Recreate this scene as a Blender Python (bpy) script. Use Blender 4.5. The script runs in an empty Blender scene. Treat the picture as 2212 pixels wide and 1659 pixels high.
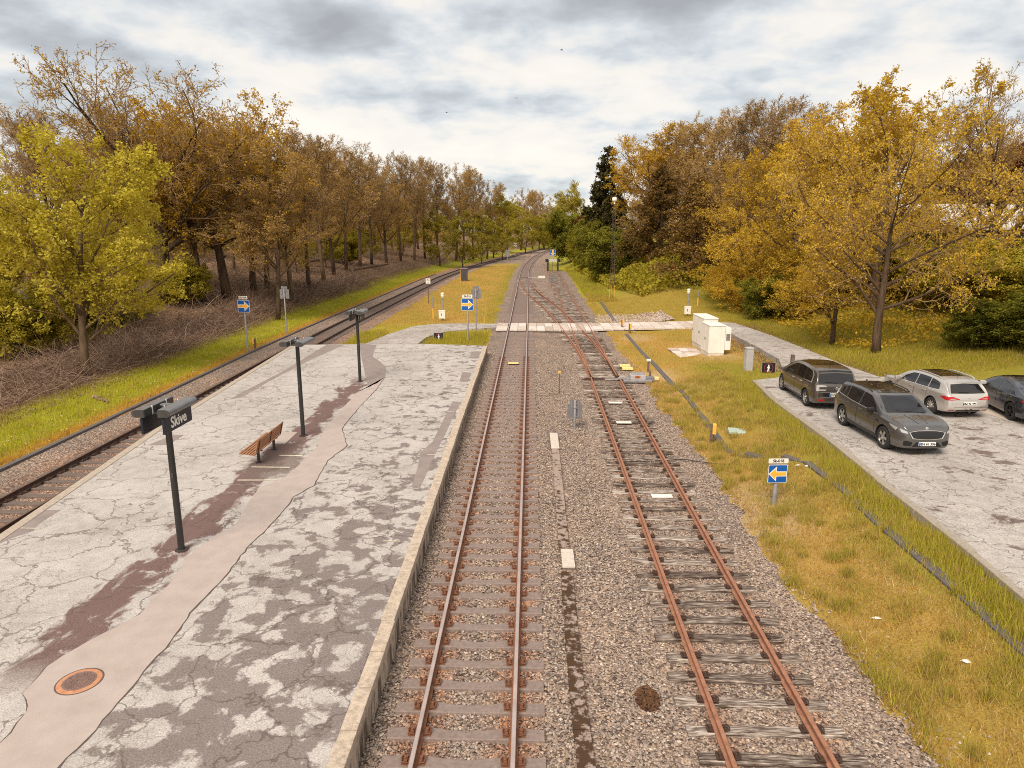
import bpy, bmesh, math, random
import numpy as np
from mathutils import Vector, Matrix, noise as mnoise
from mathutils.bvhtree import BVHTree
R = math.radians
random.seed(7); RNG = np.random.default_rng(7)
S = bpy.context.scene
C = S.collection
# ---------------------------------------------------------------- camera (7.7 m up, on a footbridge over the tracks)
CH, CF, PITCH, YAW = 7.69, 1500.0, R(12.5), R(1.49)      # height, focal length for a 2212 wide frame
cam = bpy.data.objects.new('camera', bpy.data.cameras.new('camera')); C.objects.link(cam)
cam.location = (0, 0, CH); cam.rotation_euler = (R(90) - PITCH, 0, YAW)
cam.data.sensor_width = 36; cam.data.lens = 36 * CF / 2212; cam.data.clip_start = .2; cam.data.clip_end = 5000
S.camera = cam
# ---------------------------------------------------------------- sky, sun, exposure
S.view_settings.view_transform = 'Standard'; S.view_settings.look = 'None'; S.view_settings.gamma = 1
S.view_settings.exposure = 0.60
S.cycles.filter_width = 1.0; S.cycles.use_denoising = False
SUN_EL, SUN_AZ = R(48), R(-158)          # azimuth measured from +Y towards +X
sd = bpy.data.lights.new('sun', 'SUN'); sd.energy = 2.8; sd.angle = R(28); sd.color = (1, .89, .74)
sun = bpy.data.objects.new('sun', sd); C.objects.link(sun)
dirv = Vector((math.sin(SUN_AZ) * math.cos(SUN_EL), math.cos(SUN_AZ) * math.cos(SUN_EL), math.sin(SUN_EL)))
sun.rotation_euler = dirv.to_track_quat('Z', 'Y').to_euler()

class NT:
    """small helper round a node tree"""
    def __init__(s, nt): s.nt = nt; s.L = nt.links
    def n(s, t, **k):
        d = s.nt.nodes.new(t)
        for a, b in k.items(): setattr(d, a, b)
        return d
    def set(s, d, key, v):
        i = d.inputs[key]
        if hasattr(v, 'links') or isinstance(v, bpy.types.NodeSocket): s.L.new(v, i)
        elif v is not None:
            if isinstance(v, tuple) and len(v) == 3 and i.type == 'RGBA': v = v + (1,)
            i.default_value = v
    def noise(s, vec, scale, detail=4, rough=.55, dist=0.0, out='Fac'):
        d = s.n('ShaderNodeTexNoise'); s.set(d, 'Vector', vec); s.set(d, 'Scale', scale); s.set(d, 'Detail', detail)
        s.set(d, 'Roughness', rough); s.set(d, 'Distortion', dist); return d.outputs[out]
    def voro(s, vec, scale, feature='F1', out='Distance', rnd=1.0):
        d = s.n('ShaderNodeTexVoronoi', feature=feature); s.set(d, 'Vector', vec); s.set(d, 'Scale', scale); s.set(d, 'Randomness', rnd)
        return d.outputs[out]
    def ramp(s, fac, stops, interp='LINEAR'):
        d = s.n('ShaderNodeValToRGB'); d.color_ramp.interpolation = interp; e = d.color_ramp.elements
        while len(e) < len(stops): e.new(.5)
        for i, (p, c) in enumerate(stops):
            if not isinstance(c, tuple): c = (c, c, c)
            e[i].position = p; e[i].color = c + (1,) if len(c) == 3 else c
        s.set(d, 'Fac', fac); return d.outputs['Color']
    def math(s, op, a, b=None, c=None, clamp=False):
        d = s.n('ShaderNodeMath', operation=op, use_clamp=clamp); s.set(d, 0, a)
        if b is not None: s.set(d, 1, b)
        if c is not None: s.set(d, 2, c)
        return d.outputs[0]
    def vmath(s, op, a, b=None, out=0):
        d = s.n('ShaderNodeVectorMath', operation=op); s.set(d, 0, a)
        if b is not None:
            if op == 'SCALE': s.set(d, 'Scale', b)
            else: s.set(d, 1, b)
        return d.outputs[out]
    def mix(s, fac, a, b, mode='MIX'):
        d = s.n('ShaderNodeMix', data_type='RGBA', blend_type=mode); s.set(d, 0, fac); s.set(d, 6, a); s.set(d, 7, b); return d.outputs[2]
    def xyz(s, v):
        d = s.n('ShaderNodeSeparateXYZ'); s.set(d, 0, v); return d.outputs
    def comb(s, x, y, z):
        d = s.n('ShaderNodeCombineXYZ'); s.set(d, 0, x); s.set(d, 1, y); s.set(d, 2, z); return d.outputs[0]
    def pos(s): return s.n('ShaderNodeNewGeometry').outputs['Position']
    def obj(s): return s.n('ShaderNodeTexCoord').outputs['Object']
    def rnd(s): return s.n('ShaderNodeObjectInfo').outputs['Random']
    def attr(s, name): return s.n('ShaderNodeAttribute', attribute_name=name).outputs['Color']
    def sstep(s, v, a, b):
        d = s.n('ShaderNodeMapRange', interpolation_type='SMOOTHSTEP'); s.set(d, 0, v); s.set(d, 1, a); s.set(d, 2, b); return d.outputs[0]
    def bump(s, h, strength=.5, dist=.02):
        d = s.n('ShaderNodeBump'); s.set(d, 'Height', h); s.set(d, 'Strength', strength); s.set(d, 'Distance', dist); return d.outputs[0]

W = bpy.data.worlds.new('World'); S.world = W; W.use_nodes = True
w = NT(W.node_tree); W.node_tree.nodes.clear()
sky = w.n('ShaderNodeTexSky', sky_type='NISHITA', sun_disc=False, sun_elevation=SUN_EL, sun_rotation=SUN_AZ)
dvec = w.n('ShaderNodeTexCoord').outputs['Generated']
dx, dy, dz = w.xyz(dvec)
zz = w.math('ADD', w.math('MAXIMUM', dz, 0.0), .22)
plane = w.comb(w.math('DIVIDE', dx, zz), w.math('DIVIDE', dy, zz), 0.37)
n1 = w.noise(plane, 2.1, 9, .50, .1)
n2 = w.noise(w.vmath('ADD', plane, (13.1, 4.2, 0)), .75, 4, .5)
n3 = w.noise(w.vmath('ADD', plane, (3.4, 9.7, 2)), 6.5, 8, .55, .2)
# two broad dark cloud bellies overhead, as the day has them
def blob(cx, cz, sx, sz):
    a = w.math('DIVIDE', w.math('SUBTRACT', dx, cx), sx); b = w.math('DIVIDE', w.math('SUBTRACT', dz, cz), sz)
    r2 = w.math('ADD', w.math('MULTIPLY', a, a), w.math('MULTIPLY', b, b))
    return w.math('MULTIPLY', w.math('POWER', 2.718, w.math('MULTIPLY', r2, -1.0)), w.math('GREATER_THAN', dy, 0.0))
belly = w.math('ADD', w.math('ADD', blob(-.25, .255, .17, .035), w.math('MULTIPLY', blob(.17, .285, .12, .022), 1.1)), w.math('MULTIPLY', w.math('ADD', blob(.10, .225, .10, .018), w.math('ADD', blob(-.52, .16, .10, .05), blob(-.08, .17, .2, .02))), .55))
cov = w.math('ADD', w.math('MULTIPLY', n1, .50), w.math('ADD', w.math('MULTIPLY', n2, .25), w.math('MULTIPLY', n3, .25)))
cov = w.math('SUBTRACT', cov, w.math('MULTIPLY', belly, .15))
ccol = w.ramp(cov, [(.30, (2.8, 2.85, 2.95)), (.385, (3.6, 3.8, 3.95)), (.435, (4.5, 4.75, 4.9)), (.475, (5.5, 5.55, 5.5)), (.515, (6.4, 6.1, 5.65)), (.64, (7.1, 6.65, 5.95))])
wcol = w.mix(.93, sky.outputs[0], ccol)
bg = w.n('ShaderNodeBackground'); w.set(bg, 'Color', wcol); w.set(bg, 'Strength', .1)
w.L.new(bg.outputs[0], w.n('ShaderNodeOutputWorld').inputs[0])

# ---------------------------------------------------------------- survey: photo pixel -> point on a level, or on the terrain
def ray(px, py):
    a = (px - 1106) / CF; b = -(py - 829.5) / CF
    f = math.cos(PITCH) + b * math.sin(PITCH); u = -math.sin(PITCH) + b * math.cos(PITCH)
    return Vector((a * math.cos(YAW) - f * math.sin(YAW), a * math.sin(YAW) + f * math.cos(YAW), u))
def at(px, py, z=0.0):
    d = ray(px, py); t = (z - CH) / d.z
    return Vector((d.x * t, d.y * t, z))
def row(p):
    dx_, dy_, dz_ = p[0], p[1], p[2] - CH
    f = -dx_ * math.sin(YAW) + dy_ * math.cos(YAW)
    return 829.5 - CF * (f * math.sin(PITCH) + dz_ * math.cos(PITCH)) / (f * math.cos(PITCH) - dz_ * math.sin(PITCH))
def height_to(x, y, z0, py):
    lo, hi = z0, z0 + 60
    for _ in range(40):
        m = (lo + hi) / 2
        if row((x, y, m)) > py: lo = m
        else: hi = m
    return lo - z0
def sm(x, a, b):
    t = np.clip((np.asarray(x, float) - a) / (b - a), 0, 1); return t * t * (3 - 2 * t)
# track centre lines (z = 0 is the rail head)
LT = np.array([(-14.3, 4), (-14.75, 17), (-15.05, 30), (-15.5, 45), (-15.62, 59), (-15.3, 90), (-14.9, 118), (-13.4, 145), (-10.5, 172), (-6.7, 206), (-1.2, 251), (5.8, 300), (13.7, 345), (26, 410), (45, 490)])
MT = np.array([(-.97, 4), (-.97, 60), (-1.05, 95), (-1.08, 118), (-1.0, 141), (-.35, 166), (1.45, 207), (4.9, 254), (10.3, 304), (18, 352), (30, 415), (50, 495)])
ST = np.array([(3.78, 4), (3.83, 14), (3.95, 26), (4.03, 35), (4.12, 60), (4.2, 80), (4.3, 100), (4.38, 118), (4.42, 138)])
XT = np.array([(-1.05, 118), (-.78, 108), (-.2, 96), (.5, 87), (1.2, 80), (2.1, 72), (2.75, 63.5), (3.3, 56), (3.72, 49.5), (3.97, 43), (4.04, 36)])
def cen(T, y): return np.interp(y, T[:, 1], T[:, 0])
def hz(x, y):
    x = np.asarray(x, float); y = np.asarray(y, float)
    u = x - cen(LT, y); v = x - np.where(y < 140, np.interp(y, [0, 60, 120, 140], [5.9, 5.9, 6.7, 6.9]), cen(MT, y) + 4.2)
    h_ = np.sin(np.floor(x / .45) * 12.9898 + np.floor(y / .45) * 78.233) * 43758.5453; n = .3 * (h_ - np.floor(h_) - .5) + .07 * np.sin(x * 1.3 + .41 * y) + .07 * np.sin(.83 * y - .9 * x) + .05 * np.sin(4.1 * x + 5.3 * y)
    z = np.full(np.broadcast(x, y).shape, -.32)
    # grass either side of the ballast
    z = z + .15 * sm(-u + n, 2.75, 3.25)
    z = z + .15 * sm(v + n, -.15, .35)
    mid = (u - n > 2.6) & (x + n < cen(MT, y) - 2.15) & (y > 44) & (y < 170)
    z = np.where(mid, -.16 + .03 * n, z)
    # left wood bank
    fy = .10 + .9 * sm(y, 42, 74)
    z = z + fy * (2.1 * sm(-u, 4.6, 12.5) + 1.7 * sm(-u, 11, 24) + 1.5 * sm(-u, 25, 80))
    # right: grass rising to the raised yard, path, bank
    fr = 1 - sm(y, 33, 47)
    z = z + fr * .68 * sm(v, .6, 4.0) + (1 - fr) * .25 * sm(v, 3, 9)
    bank = sm(x, 17.2, 34) * (1 - sm(y, 62, 95)) * sm(y, 27, 36)
    z = z + 2.6 * bank
    far = sm(y, 62, 105)
    z = z + far * (3.6 * sm(v, 2.2, 13) + 2.5 * sm(v, 12, 40))
    z = z + .04 * np.sin(x * .8) * np.sin(y * .7) * sm(np.minimum(np.abs(u), np.abs(v)), 4, 8)
    return z
def hz1(x, y): return float(hz(np.array([x]), np.array([y]))[0])
def on(px, py):
    d = ray(px, py); t = 6.0
    while t < 900:
        p = d * t
        if CH + p.z <= hz1(p.x, p.y): break
        t *= 1.01
    return Vector((p.x, p.y, hz1(p.x, p.y)))
def on_dist(px, Y):
    x = 0.0
    for _ in range(6):
        z = hz1(x, Y); dz_ = z - CH
        f = -x * math.sin(YAW) + Y * math.cos(YAW)
        zc = f * math.cos(PITCH) - dz_ * math.sin(PITCH)
        x = ((px - 1106) / CF * zc - Y * math.sin(YAW)) / math.cos(YAW)
    return Vector((x, Y, hz1(x, Y)))

# ---------------------------------------------------------------- materials
def mat(name, base=(.5, .5, .5), rough=.7, metal=0.0, spec=.5, fn=None):
    m = bpy.data.materials.new(name); m.use_nodes = True
    t = NT(m.node_tree); b = m.node_tree.nodes['Principled BSDF']
    b.inputs['Roughness'].default_value = rough; b.inputs['Metallic'].default_value = metal
    b.inputs['Specular IOR Level'].default_value = spec
    b.inputs['Base Color'].default_value = base + (1,)
    if fn:
        o = fn(t)
        if not isinstance(o, dict): o = {'Base Color': o}
        for k, v in o.items(): t.set(b, k, v)
    return m
def worn(name, base, rough=.6, metal=0.0, var=.25, scale=6, dirt=(.16, .10, .07), amt=.25, spec=.5):
    def fn(t):
        p = t.obj(); n = t.noise(p, scale, 6, .6)
        lo = tuple(c * (1 - var) for c in base); hi = tuple(min(1, c * (1 + var)) for c in base)
        c = t.ramp(n, [(.3, lo), (.7, hi)])
        d = t.sstep(t.noise(t.vmath('ADD', p, (5, 2, 9)), scale * 2.3, 7, .65), .52, .72)
        c = t.mix(t.math('MULTIPLY', d, amt), c, dirt)
        return {'Base Color': c, 'Roughness': t.math('ADD', t.math('MULTIPLY', n, .25), rough - .12)}
    return mat(name, base, rough, metal, spec, fn)

# ---------------------------------------------------------------- mesh builder
class MB:
    def __init__(s): s.v = []; s.f = []; s.m = []
    def add(s, vs, fs, m=0):
        o = len(s.v); s.v.extend([tuple(q) for q in vs]); s.f.extend([tuple(i + o for i in f) for f in fs]); s.m.extend([m] * len(fs)); return s
    def box(s, c, d, m=0, M=None, taper=1.0):
        hx, hy, h = d[0] / 2, d[1] / 2, d[2] / 2
        vs = [Vector((sx * hx * (taper if sz > 0 else 1), sy * hy * (taper if sz > 0 else 1), sz * h)) for sz in (-1, 1) for sy in (-1, 1) for sx in (-1, 1)]
        if M: vs = [M @ q for q in vs]
        vs = [q + Vector(c) for q in vs]
        return s.add(vs, [(0, 2, 3, 1), (4, 5, 7, 6), (0, 1, 5, 4), (1, 3, 7, 5), (3, 2, 6, 7), (2, 0, 4, 6)], m)
    def bbox(s, c, d, b=.01, m=0, M=None):
        """box with chamfered edges"""
        bm = bmesh.new(); bmesh.ops.create_cube(bm, size=1)
        for q in bm.verts: q.co = Vector((q.co.x * d[0], q.co.y * d[1], q.co.z * d[2]))
        bmesh.ops.bevel(bm, geom=bm.edges[:], offset=b, segments=2, affect='EDGES', profile=.6)
        bm.verts.index_update()
        vs = [(M @ q.co if M else q.co) + Vector(c) for q in bm.verts]; fs = [[q.index for q in f.verts] for f in bm.faces]
        bm.free(); return s.add(vs, fs, m)
    def tube(s, pts, rad, n=8, m=0, cap=True):
        pts = [Vector(p) for p in pts]
        if not hasattr(rad, '__len__'): rad = [rad] * len(pts)
        vs = []; up = None
        for i, p in enumerate(pts):
            t = (pts[min(i + 1, len(pts) - 1)] - pts[max(i - 1, 0)]).normalized()
            if up is None: up = Vector((0, 0, 1)) if abs(t.z) < .9 else Vector((0, 1, 0))
            a = t.cross(up)
            if a.length < 1e-4: a = t.orthogonal()
            a.normalize(); b = a.cross(t); up = b
            for k in range(n):
                an = 2 * math.pi * k / n; vs.append(p + (a * math.cos(an) + b * math.sin(an)) * rad[i])
        fs = [(i * n + k, i * n + (k + 1) % n, (i + 1) * n + (k + 1) % n, (i + 1) * n + k) for i in range(len(pts) - 1) for k in range(n)]
        if cap: fs += [tuple(range(n))[::-1], tuple(range((len(pts) - 1) * n, len(pts) * n))]
        return s.add(vs, fs, m)
    def lathe(s, prof, n=16, m=0, M=None, c=(0, 0, 0)):
        vs = []
        for r, z in prof:
            for k in range(n):
                a = 2 * math.pi * k / n; q = Vector((r * math.cos(a), r * math.sin(a), z)); vs.append((M @ q if M else q) + Vector(c))
        L = len(prof)
        fs = [(i * n + k, i * n + (k + 1) % n, (i + 1) * n + (k + 1) % n, (i + 1) * n + k) for i in range(L - 1) for k in range(n)]
        fs += [tuple(range(n))[::-1], tuple(range((L - 1) * n, L * n))]
        return s.add(vs, fs, m)
    def prism(s, poly, h, m=0, M=None, c=(0, 0, 0)):
        """polygon in local XY pushed along Z by h"""
        k = len(poly); vs = [Vector((x, y, 0)) for x, y in poly] + [Vector((x, y, h)) for x, y in poly]
        if M: vs = [M @ q for q in vs]
        vs = [q + Vector(c) for q in vs]
        fs = [tuple(range(k))[::-1], tuple(range(k, 2 * k))] + [(i, (i + 1) % k, k + (i + 1) % k, k + i) for i in range(k)]
        return s.add(vs, fs, m)
    def mesh(s, name, mats, smooth=False, angle=None):
        me = bpy.data.meshes.new(name); me.from_pydata(s.v, [], s.f)
        for q in (mats if isinstance(mats, (list, tuple)) else [mats]): me.materials.append(q)
        me.polygons.foreach_set('material_index', s.m)
        if smooth: me.polygons.foreach_set('use_smooth', [True] * len(s.f))
        me.update()
        bm = bmesh.new(); bm.from_mesh(me); bmesh.ops.recalc_face_normals(bm, faces=bm.faces[:]); bm.to_mesh(me); bm.free()
        if smooth and angle: me.set_sharp_from_angle(angle=R(angle))
        return me
    def build(s, name, mats, parent=None, smooth=False, angle=40):
        return link(name, s.mesh(name, mats, smooth, angle), parent)
def link(name, me, parent=None):
    o = bpy.data.objects.new(name, me); C.objects.link(o)
    if parent: o.parent = parent
    return o
def thing(name, label, cat, loc=(0, 0, 0), rz=0.0, group=None):
    o = bpy.data.objects.new(name, None); C.objects.link(o); o.location = loc; o.rotation_euler = (0, 0, rz); o.empty_display_size = .2
    return tag(o, label, cat, group)
def tag(o, label=None, cat=None, group=None, kind=None):
    if label: o['label'] = label
    if cat: o['category'] = cat
    if group: o['group'] = group
    if kind: o['kind'] = kind
    return o
def dup(o, parent=None, **k):
    c = o.copy(); C.objects.link(c)
    if parent: c.parent = parent
    for ch in list(o.children): dup(ch, c)
    for a, b in k.items(): setattr(c, a, b)
    return c
def np_mesh(name, V, F, mats, mi=None, smooth=False, col=None):
    """V (n,3), F (m,k) arrays -> mesh; col: per-vertex colours"""
    me = bpy.data.meshes.new(name); n, (m, k) = len(V), F.shape
    me.vertices.add(n); me.vertices.foreach_set('co', np.ascontiguousarray(V, dtype=np.float32).ravel())
    me.loops.add(m * k); me.loops.foreach_set('vertex_index', np.ascontiguousarray(F, dtype=np.int32).ravel())
    me.polygons.add(m); me.polygons.foreach_set('loop_start', np.arange(0, m * k, k, dtype=np.int32))
    for q in (mats if isinstance(mats, (list, tuple)) else [mats]): me.materials.append(q)
    if mi is not None: me.polygons.foreach_set('material_index', np.asarray(mi, dtype=np.int32))
    me.polygons.foreach_set('use_smooth', np.full(m, smooth))
    if col is not None:
        a = me.color_attributes.new('col', 'FLOAT_COLOR', 'POINT')
        a.data.foreach_set('color', np.hstack([col, np.ones((n, 1))]).astype(np.float32).ravel())
    me.update(calc_edges=True); me.validate(); return me
def sheet(name, pts, z, m, kind='structure', sub=None):
    bm = bmesh.new(); vs = [bm.verts.new((p[0], p[1], z if len(p) < 3 else p[2])) for p in pts]
    f = bm.faces.new(vs)
    if f.normal.z < 0 or sum((pts[i][0] * pts[(i + 1) % len(pts)][1] - pts[(i + 1) % len(pts)][0] * pts[i][1]) for i in range(len(pts))) < 0: f.normal_flip()
    bmesh.ops.triangulate(bm, faces=bm.faces[:])
    me = bpy.data.meshes.new(name); bm.to_mesh(me); bm.free(); me.materials.append(m)
    o = link(name, me); tag(o, kind=kind); return o
def text_mesh(s, size, bold=0.0, depth=.004):
    cu = bpy.data.curves.new('text', 'FONT'); cu.body = s; cu.size = size; cu.extrude = depth; cu.align_x = 'CENTER'; cu.align_y = 'CENTER'; cu.offset = bold; cu.resolution_u = 3
    o = bpy.data.objects.new('text', cu); C.objects.link(o)
    me = bpy.data.meshes.new_from_object(o.evaluated_get(bpy.context.evaluated_depsgraph_get()))
    bpy.data.objects.remove(o); bpy.data.curves.remove(cu); me.materials.clear(); return me
def lettering(s, size, m, parent, M, bold=0.0, name='lettering'):
    me = text_mesh(s, size, bold); me.transform(M); me.materials.append(m); me.name = name
    return link(name, me, parent)
FACE = Matrix.Rotation(R(90), 4, 'X')     # text upright, read from -Y
# ================================================================ GROUND
def m_ground():
    def fn(t):
        p = t.pos(); c = t.attr('col')
        n = t.noise(p, 1.3, 7, .62); f = t.noise(p, 26, 5, .7)
        c = t.mix(t.math('MULTIPLY', t.sstep(n, .4, .68), .5), c, t.mix(.5, c, (.42, .27, .09)))
        g = t.ramp(f, [(.28, (.55, .53, .5)), (.5, (1, 1, 1)), (.74, (1.4, 1.35, 1.25))])
        c = t.mix(1.0, c, g, 'MULTIPLY')
        return {'Base Color': c, 'Normal': t.bump(f, .8, .06)}
    return mat('ground_cover', rough=.95, spec=.1, fn=fn)
M_GROUND = m_ground()
def ground_colour(x, y):
    x = np.asarray(x, float); y = np.asarray(y, float)
    u = x - cen(LT, y); v = x - 5.9
    n = .5 + .25 * np.sin(.9 * x + .35 * y + 1.3) + .25 * np.sin(.7 * y - .8 * x) * np.cos(.31 * y + .2)
    dry = np.array([.40, .25, .065]); green = np.array([.25, .22, .028]); lush = np.array([.29, .285, .022]); litter = np.array([.185, .115, .075]); olive = np.array([.22, .185, .022]); straw = np.array([.46, .34, .19])
    def mixc(a, b, f): f = np.clip(f, 0, 1)[..., None]; return a * (1 - f) + b * f
    c = np.broadcast_to(olive, x.shape + (3,)).copy()
    mid = (u > 2) & (x < 0) & (y > 44)
    c = np.where(mid[..., None], mixc(dry, green, .25 + .6 * (n - .4) + .5 * sm(x, -5.5, -3.2) * sm(y, 55, 70)), c)
    c = np.where((mid & (y < 58.5))[..., None], mixc(dry, lush, .7 + .5 * (n - .5)), c)
    left = u < 2
    g = mixc(mixc(np.array([.40, .20, .04]), lush, sm(-u, 3.0, 4.2)), litter, sm(-u + .9 * (n - .5), 6.4, 8.2))
    g = mixc(g, olive, .75 * sm(-u + 5 * (n - .5), 16, 21) * (1 - sm(y, 55, 70)))
    c = np.where(left[..., None], g, c)
    right = v > -1.5
    r_ = mixc(mixc(dry, straw, sm(n, .62, .9) * .8), green, sm(v + 1.6 * (n - .5), 1.9, 3.6) * (1 - sm(y, 33, 46)) + .35 * sm(n, .5, .3))
    r_ = mixc(r_, mixc(dry, green, .6), sm(y, 48, 60))
    r_ = mixc(r_, mixc(olive, green, n), sm(x, 15.5, 18.5))
    r_ = mixc(r_, mixc(green, lush, n), sm(y, 78, 92))
    c = np.where(right[..., None], r_, c)
    return c
xs = np.unique(np.round(np.concatenate([np.linspace(-700, -90, 16), np.arange(-90, -32, 2.0), np.arange(-32, 25, .4), np.arange(25, 90, 2.0), np.linspace(90, 700, 16)]), 3))
ys = np.unique(np.round(np.concatenate([np.linspace(-60, 4, 9), np.arange(4, 66, .4), np.arange(66, 190, 1.2), np.arange(190, 420, 5), np.linspace(420, 1500, 12)]), 3))
GX, GY = np.meshgrid(xs, ys); GZ = hz(GX, GY)
plat_in = (GX > cen(LT, GY) + 1.3) & (GX < -2.9) & (GY < 44.3)
GZ = np.where(plat_in, -.4, GZ)
GZ = np.where((GX > 10.9) & (GX < 40) & (GY < 32.2), np.minimum(GZ, .45), GZ)
nx = len(xs); ii, jj = np.meshgrid(np.arange(nx - 1), np.arange(len(ys) - 1)); b0 = (jj * nx + ii).ravel()
me = np_mesh('ground', np.stack([GX.ravel(), GY.ravel(), GZ.ravel()], 1), np.stack([b0, b0 + 1, b0 + nx + 1, b0 + nx], 1), M_GROUND, smooth=True, col=ground_colour(GX, GY).reshape(-1, 3))
tag(link('ground', me), kind='structure')
# ---------------------------------------------------------------- ballast
def m_ballast(name, tint=(1, 1, 1)):
    def fn(t):
        p = t.pos()
        q = t.vmath('ADD', p, t.vmath('SCALE', t.noise(p, 9, 2, .5, 0, 'Color'), .05))
        cell = t.voro(q, 21, 'F1', 'Color'); d = t.voro(q, 21, 'F1', 'Distance')
        r = t.xyz(cell)[0]
        c = t.ramp(r, [(.0, (.09, .065, .055)), (.25, (.20, .15, .13)), (.5, (.29, .23, .195)), (.72, (.34, .245, .175)), (.9, (.45, .37, .31)), (1, (.60, .52, .44))])
        big = t.noise(p, .45, 5, .6)
        c = t.mix(t.sstep(big, .35, .7), t.mix(1, c, (.82, .80, .80), 'MULTIPLY'), t.mix(1, c, (1.12, 1.03, .96), 'MULTIPLY'))
        # rust dust along the running rails
        x, y, z = t.xyz(p)
        rs = None
        for cx, wd in ((-1.72, .55), (-.22, .6), (3.15, .35), (4.7, .35)):
            a = t.math('SUBTRACT', 1.0, t.sstep(t.math('ABSOLUTE', t.math('SUBTRACT', x, cx)), .05, wd))
            rs = a if rs is None else t.math('MAXIMUM', rs, a)
        lt = t.sstep(t.math('ABSOLUTE', t.math('ADD', x, 15.0)), 2.4, 1.2)
        rs = t.math('MULTIPLY', t.math('MAXIMUM', rs, t.math('MULTIPLY', lt, .8)), t.sstep(t.noise(p, 3.0, 5, .7), .3, .62))
        c = t.mix(t.math('MULTIPLY', rs, .62), c, t.mix(1, c, (1.02, .62, .42), 'MULTIPLY'))
        c = t.mix(1, c, tint, 'MULTIPLY')
        return {'Base Color': c, 'Normal': t.bump(t.math('SUBTRACT', 1.0, d), 1.0, .05)}
    return mat(name, rough=.92, spec=.2, fn=fn)
M_BAL = m_ballast('ballast_stone')
bx_l = lambda y: cen(LT, y) - 3.6
bx_r = lambda y: np.where(y < 150, 7.6, cen(MT, y) + 5.5)
yb = np.concatenate([np.arange(3, 90, 3.0), np.arange(90, 500, 10.0)])
V = []; F = []
for y in yb:
    a, b = float(bx_l(y)), float(bx_r(np.array(y)))
    for k in range(9): V.append((a + (b - a) * k / 8, y, -.23))
for i in range(len(yb) - 1):
    for k in range(8): F.append((i * 9 + k, i * 9 + k + 1, (i + 1) * 9 + k + 1, (i + 1) * 9 + k))
tag(link('ballast_bed', np_mesh('ballast_bed', np.array(V), np.array(F), M_BAL)), kind='structure')
def m_stone():
    def fn(t):
        r = t.attr('col'); return t.mix(1, r, t.ramp(t.noise(t.pos(), 90, 3), [(.3, .8), (.7, 1.2)]), 'MULTIPLY')
    return mat('loose_stone', rough=.9, spec=.25, fn=fn)
M_STONE = m_stone()
def stones(n, sampler, smin, smax):
    x, y = sampler(n); n = len(x)
    z = np.where(x > 2.3, -.235, -.222) + RNG.uniform(-.015, .018, n); z = np.maximum(z, np.where(hz(x, y) > -.2, hz(x, y), -1) + .005)
    base = np.array([(1, 0, 0), (-1, 0, 0), (0, 1, 0), (0, -1, 0), (0, 0, 1), (0, 0, -1), (.62, .62, .55), (-.6, .6, -.5)], float)[:6]
    tri = np.array([(0, 2, 4), (2, 1, 4), (1, 3, 4), (3, 0, 4), (2, 0, 5), (1, 2, 5), (3, 1, 5), (0, 3, 5)])
    s = RNG.uniform(smin, smax, (n, 1, 1)) * RNG.uniform(.65, 1.25, (n, 6, 1))
    a = RNG.uniform(0, 2 * np.pi, n); ca, sa = np.cos(a)[:, None], np.sin(a)[:, None]
    b = base[None] * s + RNG.normal(0, .12, (n, 6, 3)) * s
    vx = b[..., 0] * ca - b[..., 1] * sa; vy = b[..., 0] * sa + b[..., 1] * ca; vz = b[..., 2] * .8
    V = np.stack([vx + x[:, None], vy + y[:, None], vz + z[:, None]], -1).reshape(-1, 3)
    F = (tri[None] + (np.arange(n) * 6)[:, None, None]).reshape(-1, 3)
    pal = np.array([(.11, .08, .065), (.235, .18, .15), (.32, .25, .21), (.37, .265, .19), (.37, .30, .25), (.48, .405, .34), (.25, .21, .19)])
    col = pal[RNG.choice(7, n, p=[.13, .22, .22, .15, .13, .06, .09])] * RNG.uniform(.8, 1.2, (n, 1))
    rust = np.zeros(n)
    for cx in (-1.72, -.22): rust = np.maximum(rust, 1 - sm(np.abs(x - cx), .1, .62))
    for cx in (3.15, 4.7): rust = np.maximum(rust, .5 * (1 - sm(np.abs(x - cx), .1, .4)))
    rust = (rust * RNG.uniform(.2, 1, n))[:, None]
    col = col * (1 - rust) + col * np.array([1.1, .62, .40]) * rust
    return V, F, np.repeat(col, 6, 0)
def samp(x0, x1, y0, y1):
    def f(n):
        y = y0 + (y1 - y0) * RNG.uniform(0, 1, n) ** 1.75; x = RNG.uniform(x0, x1, n)
        k = ~((np.abs(x - .95) < .22) & (y < 27)); k &= (hz(x, y) < -.19) | ((x > 4) & (x < 7.3) & (RNG.uniform(0, 1, n) < .15 * np.exp(-np.maximum(x - 5.9, 0) / .55)))
        return x[k], y[k]
    return f
V, F, col = stones(125000, samp(-2.62, 7.4, 7.5, 46), .019, .037)
tag(link('ballast_stones', np_mesh('ballast_stones', V, F, M_STONE, col=col)), kind='stuff')

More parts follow.
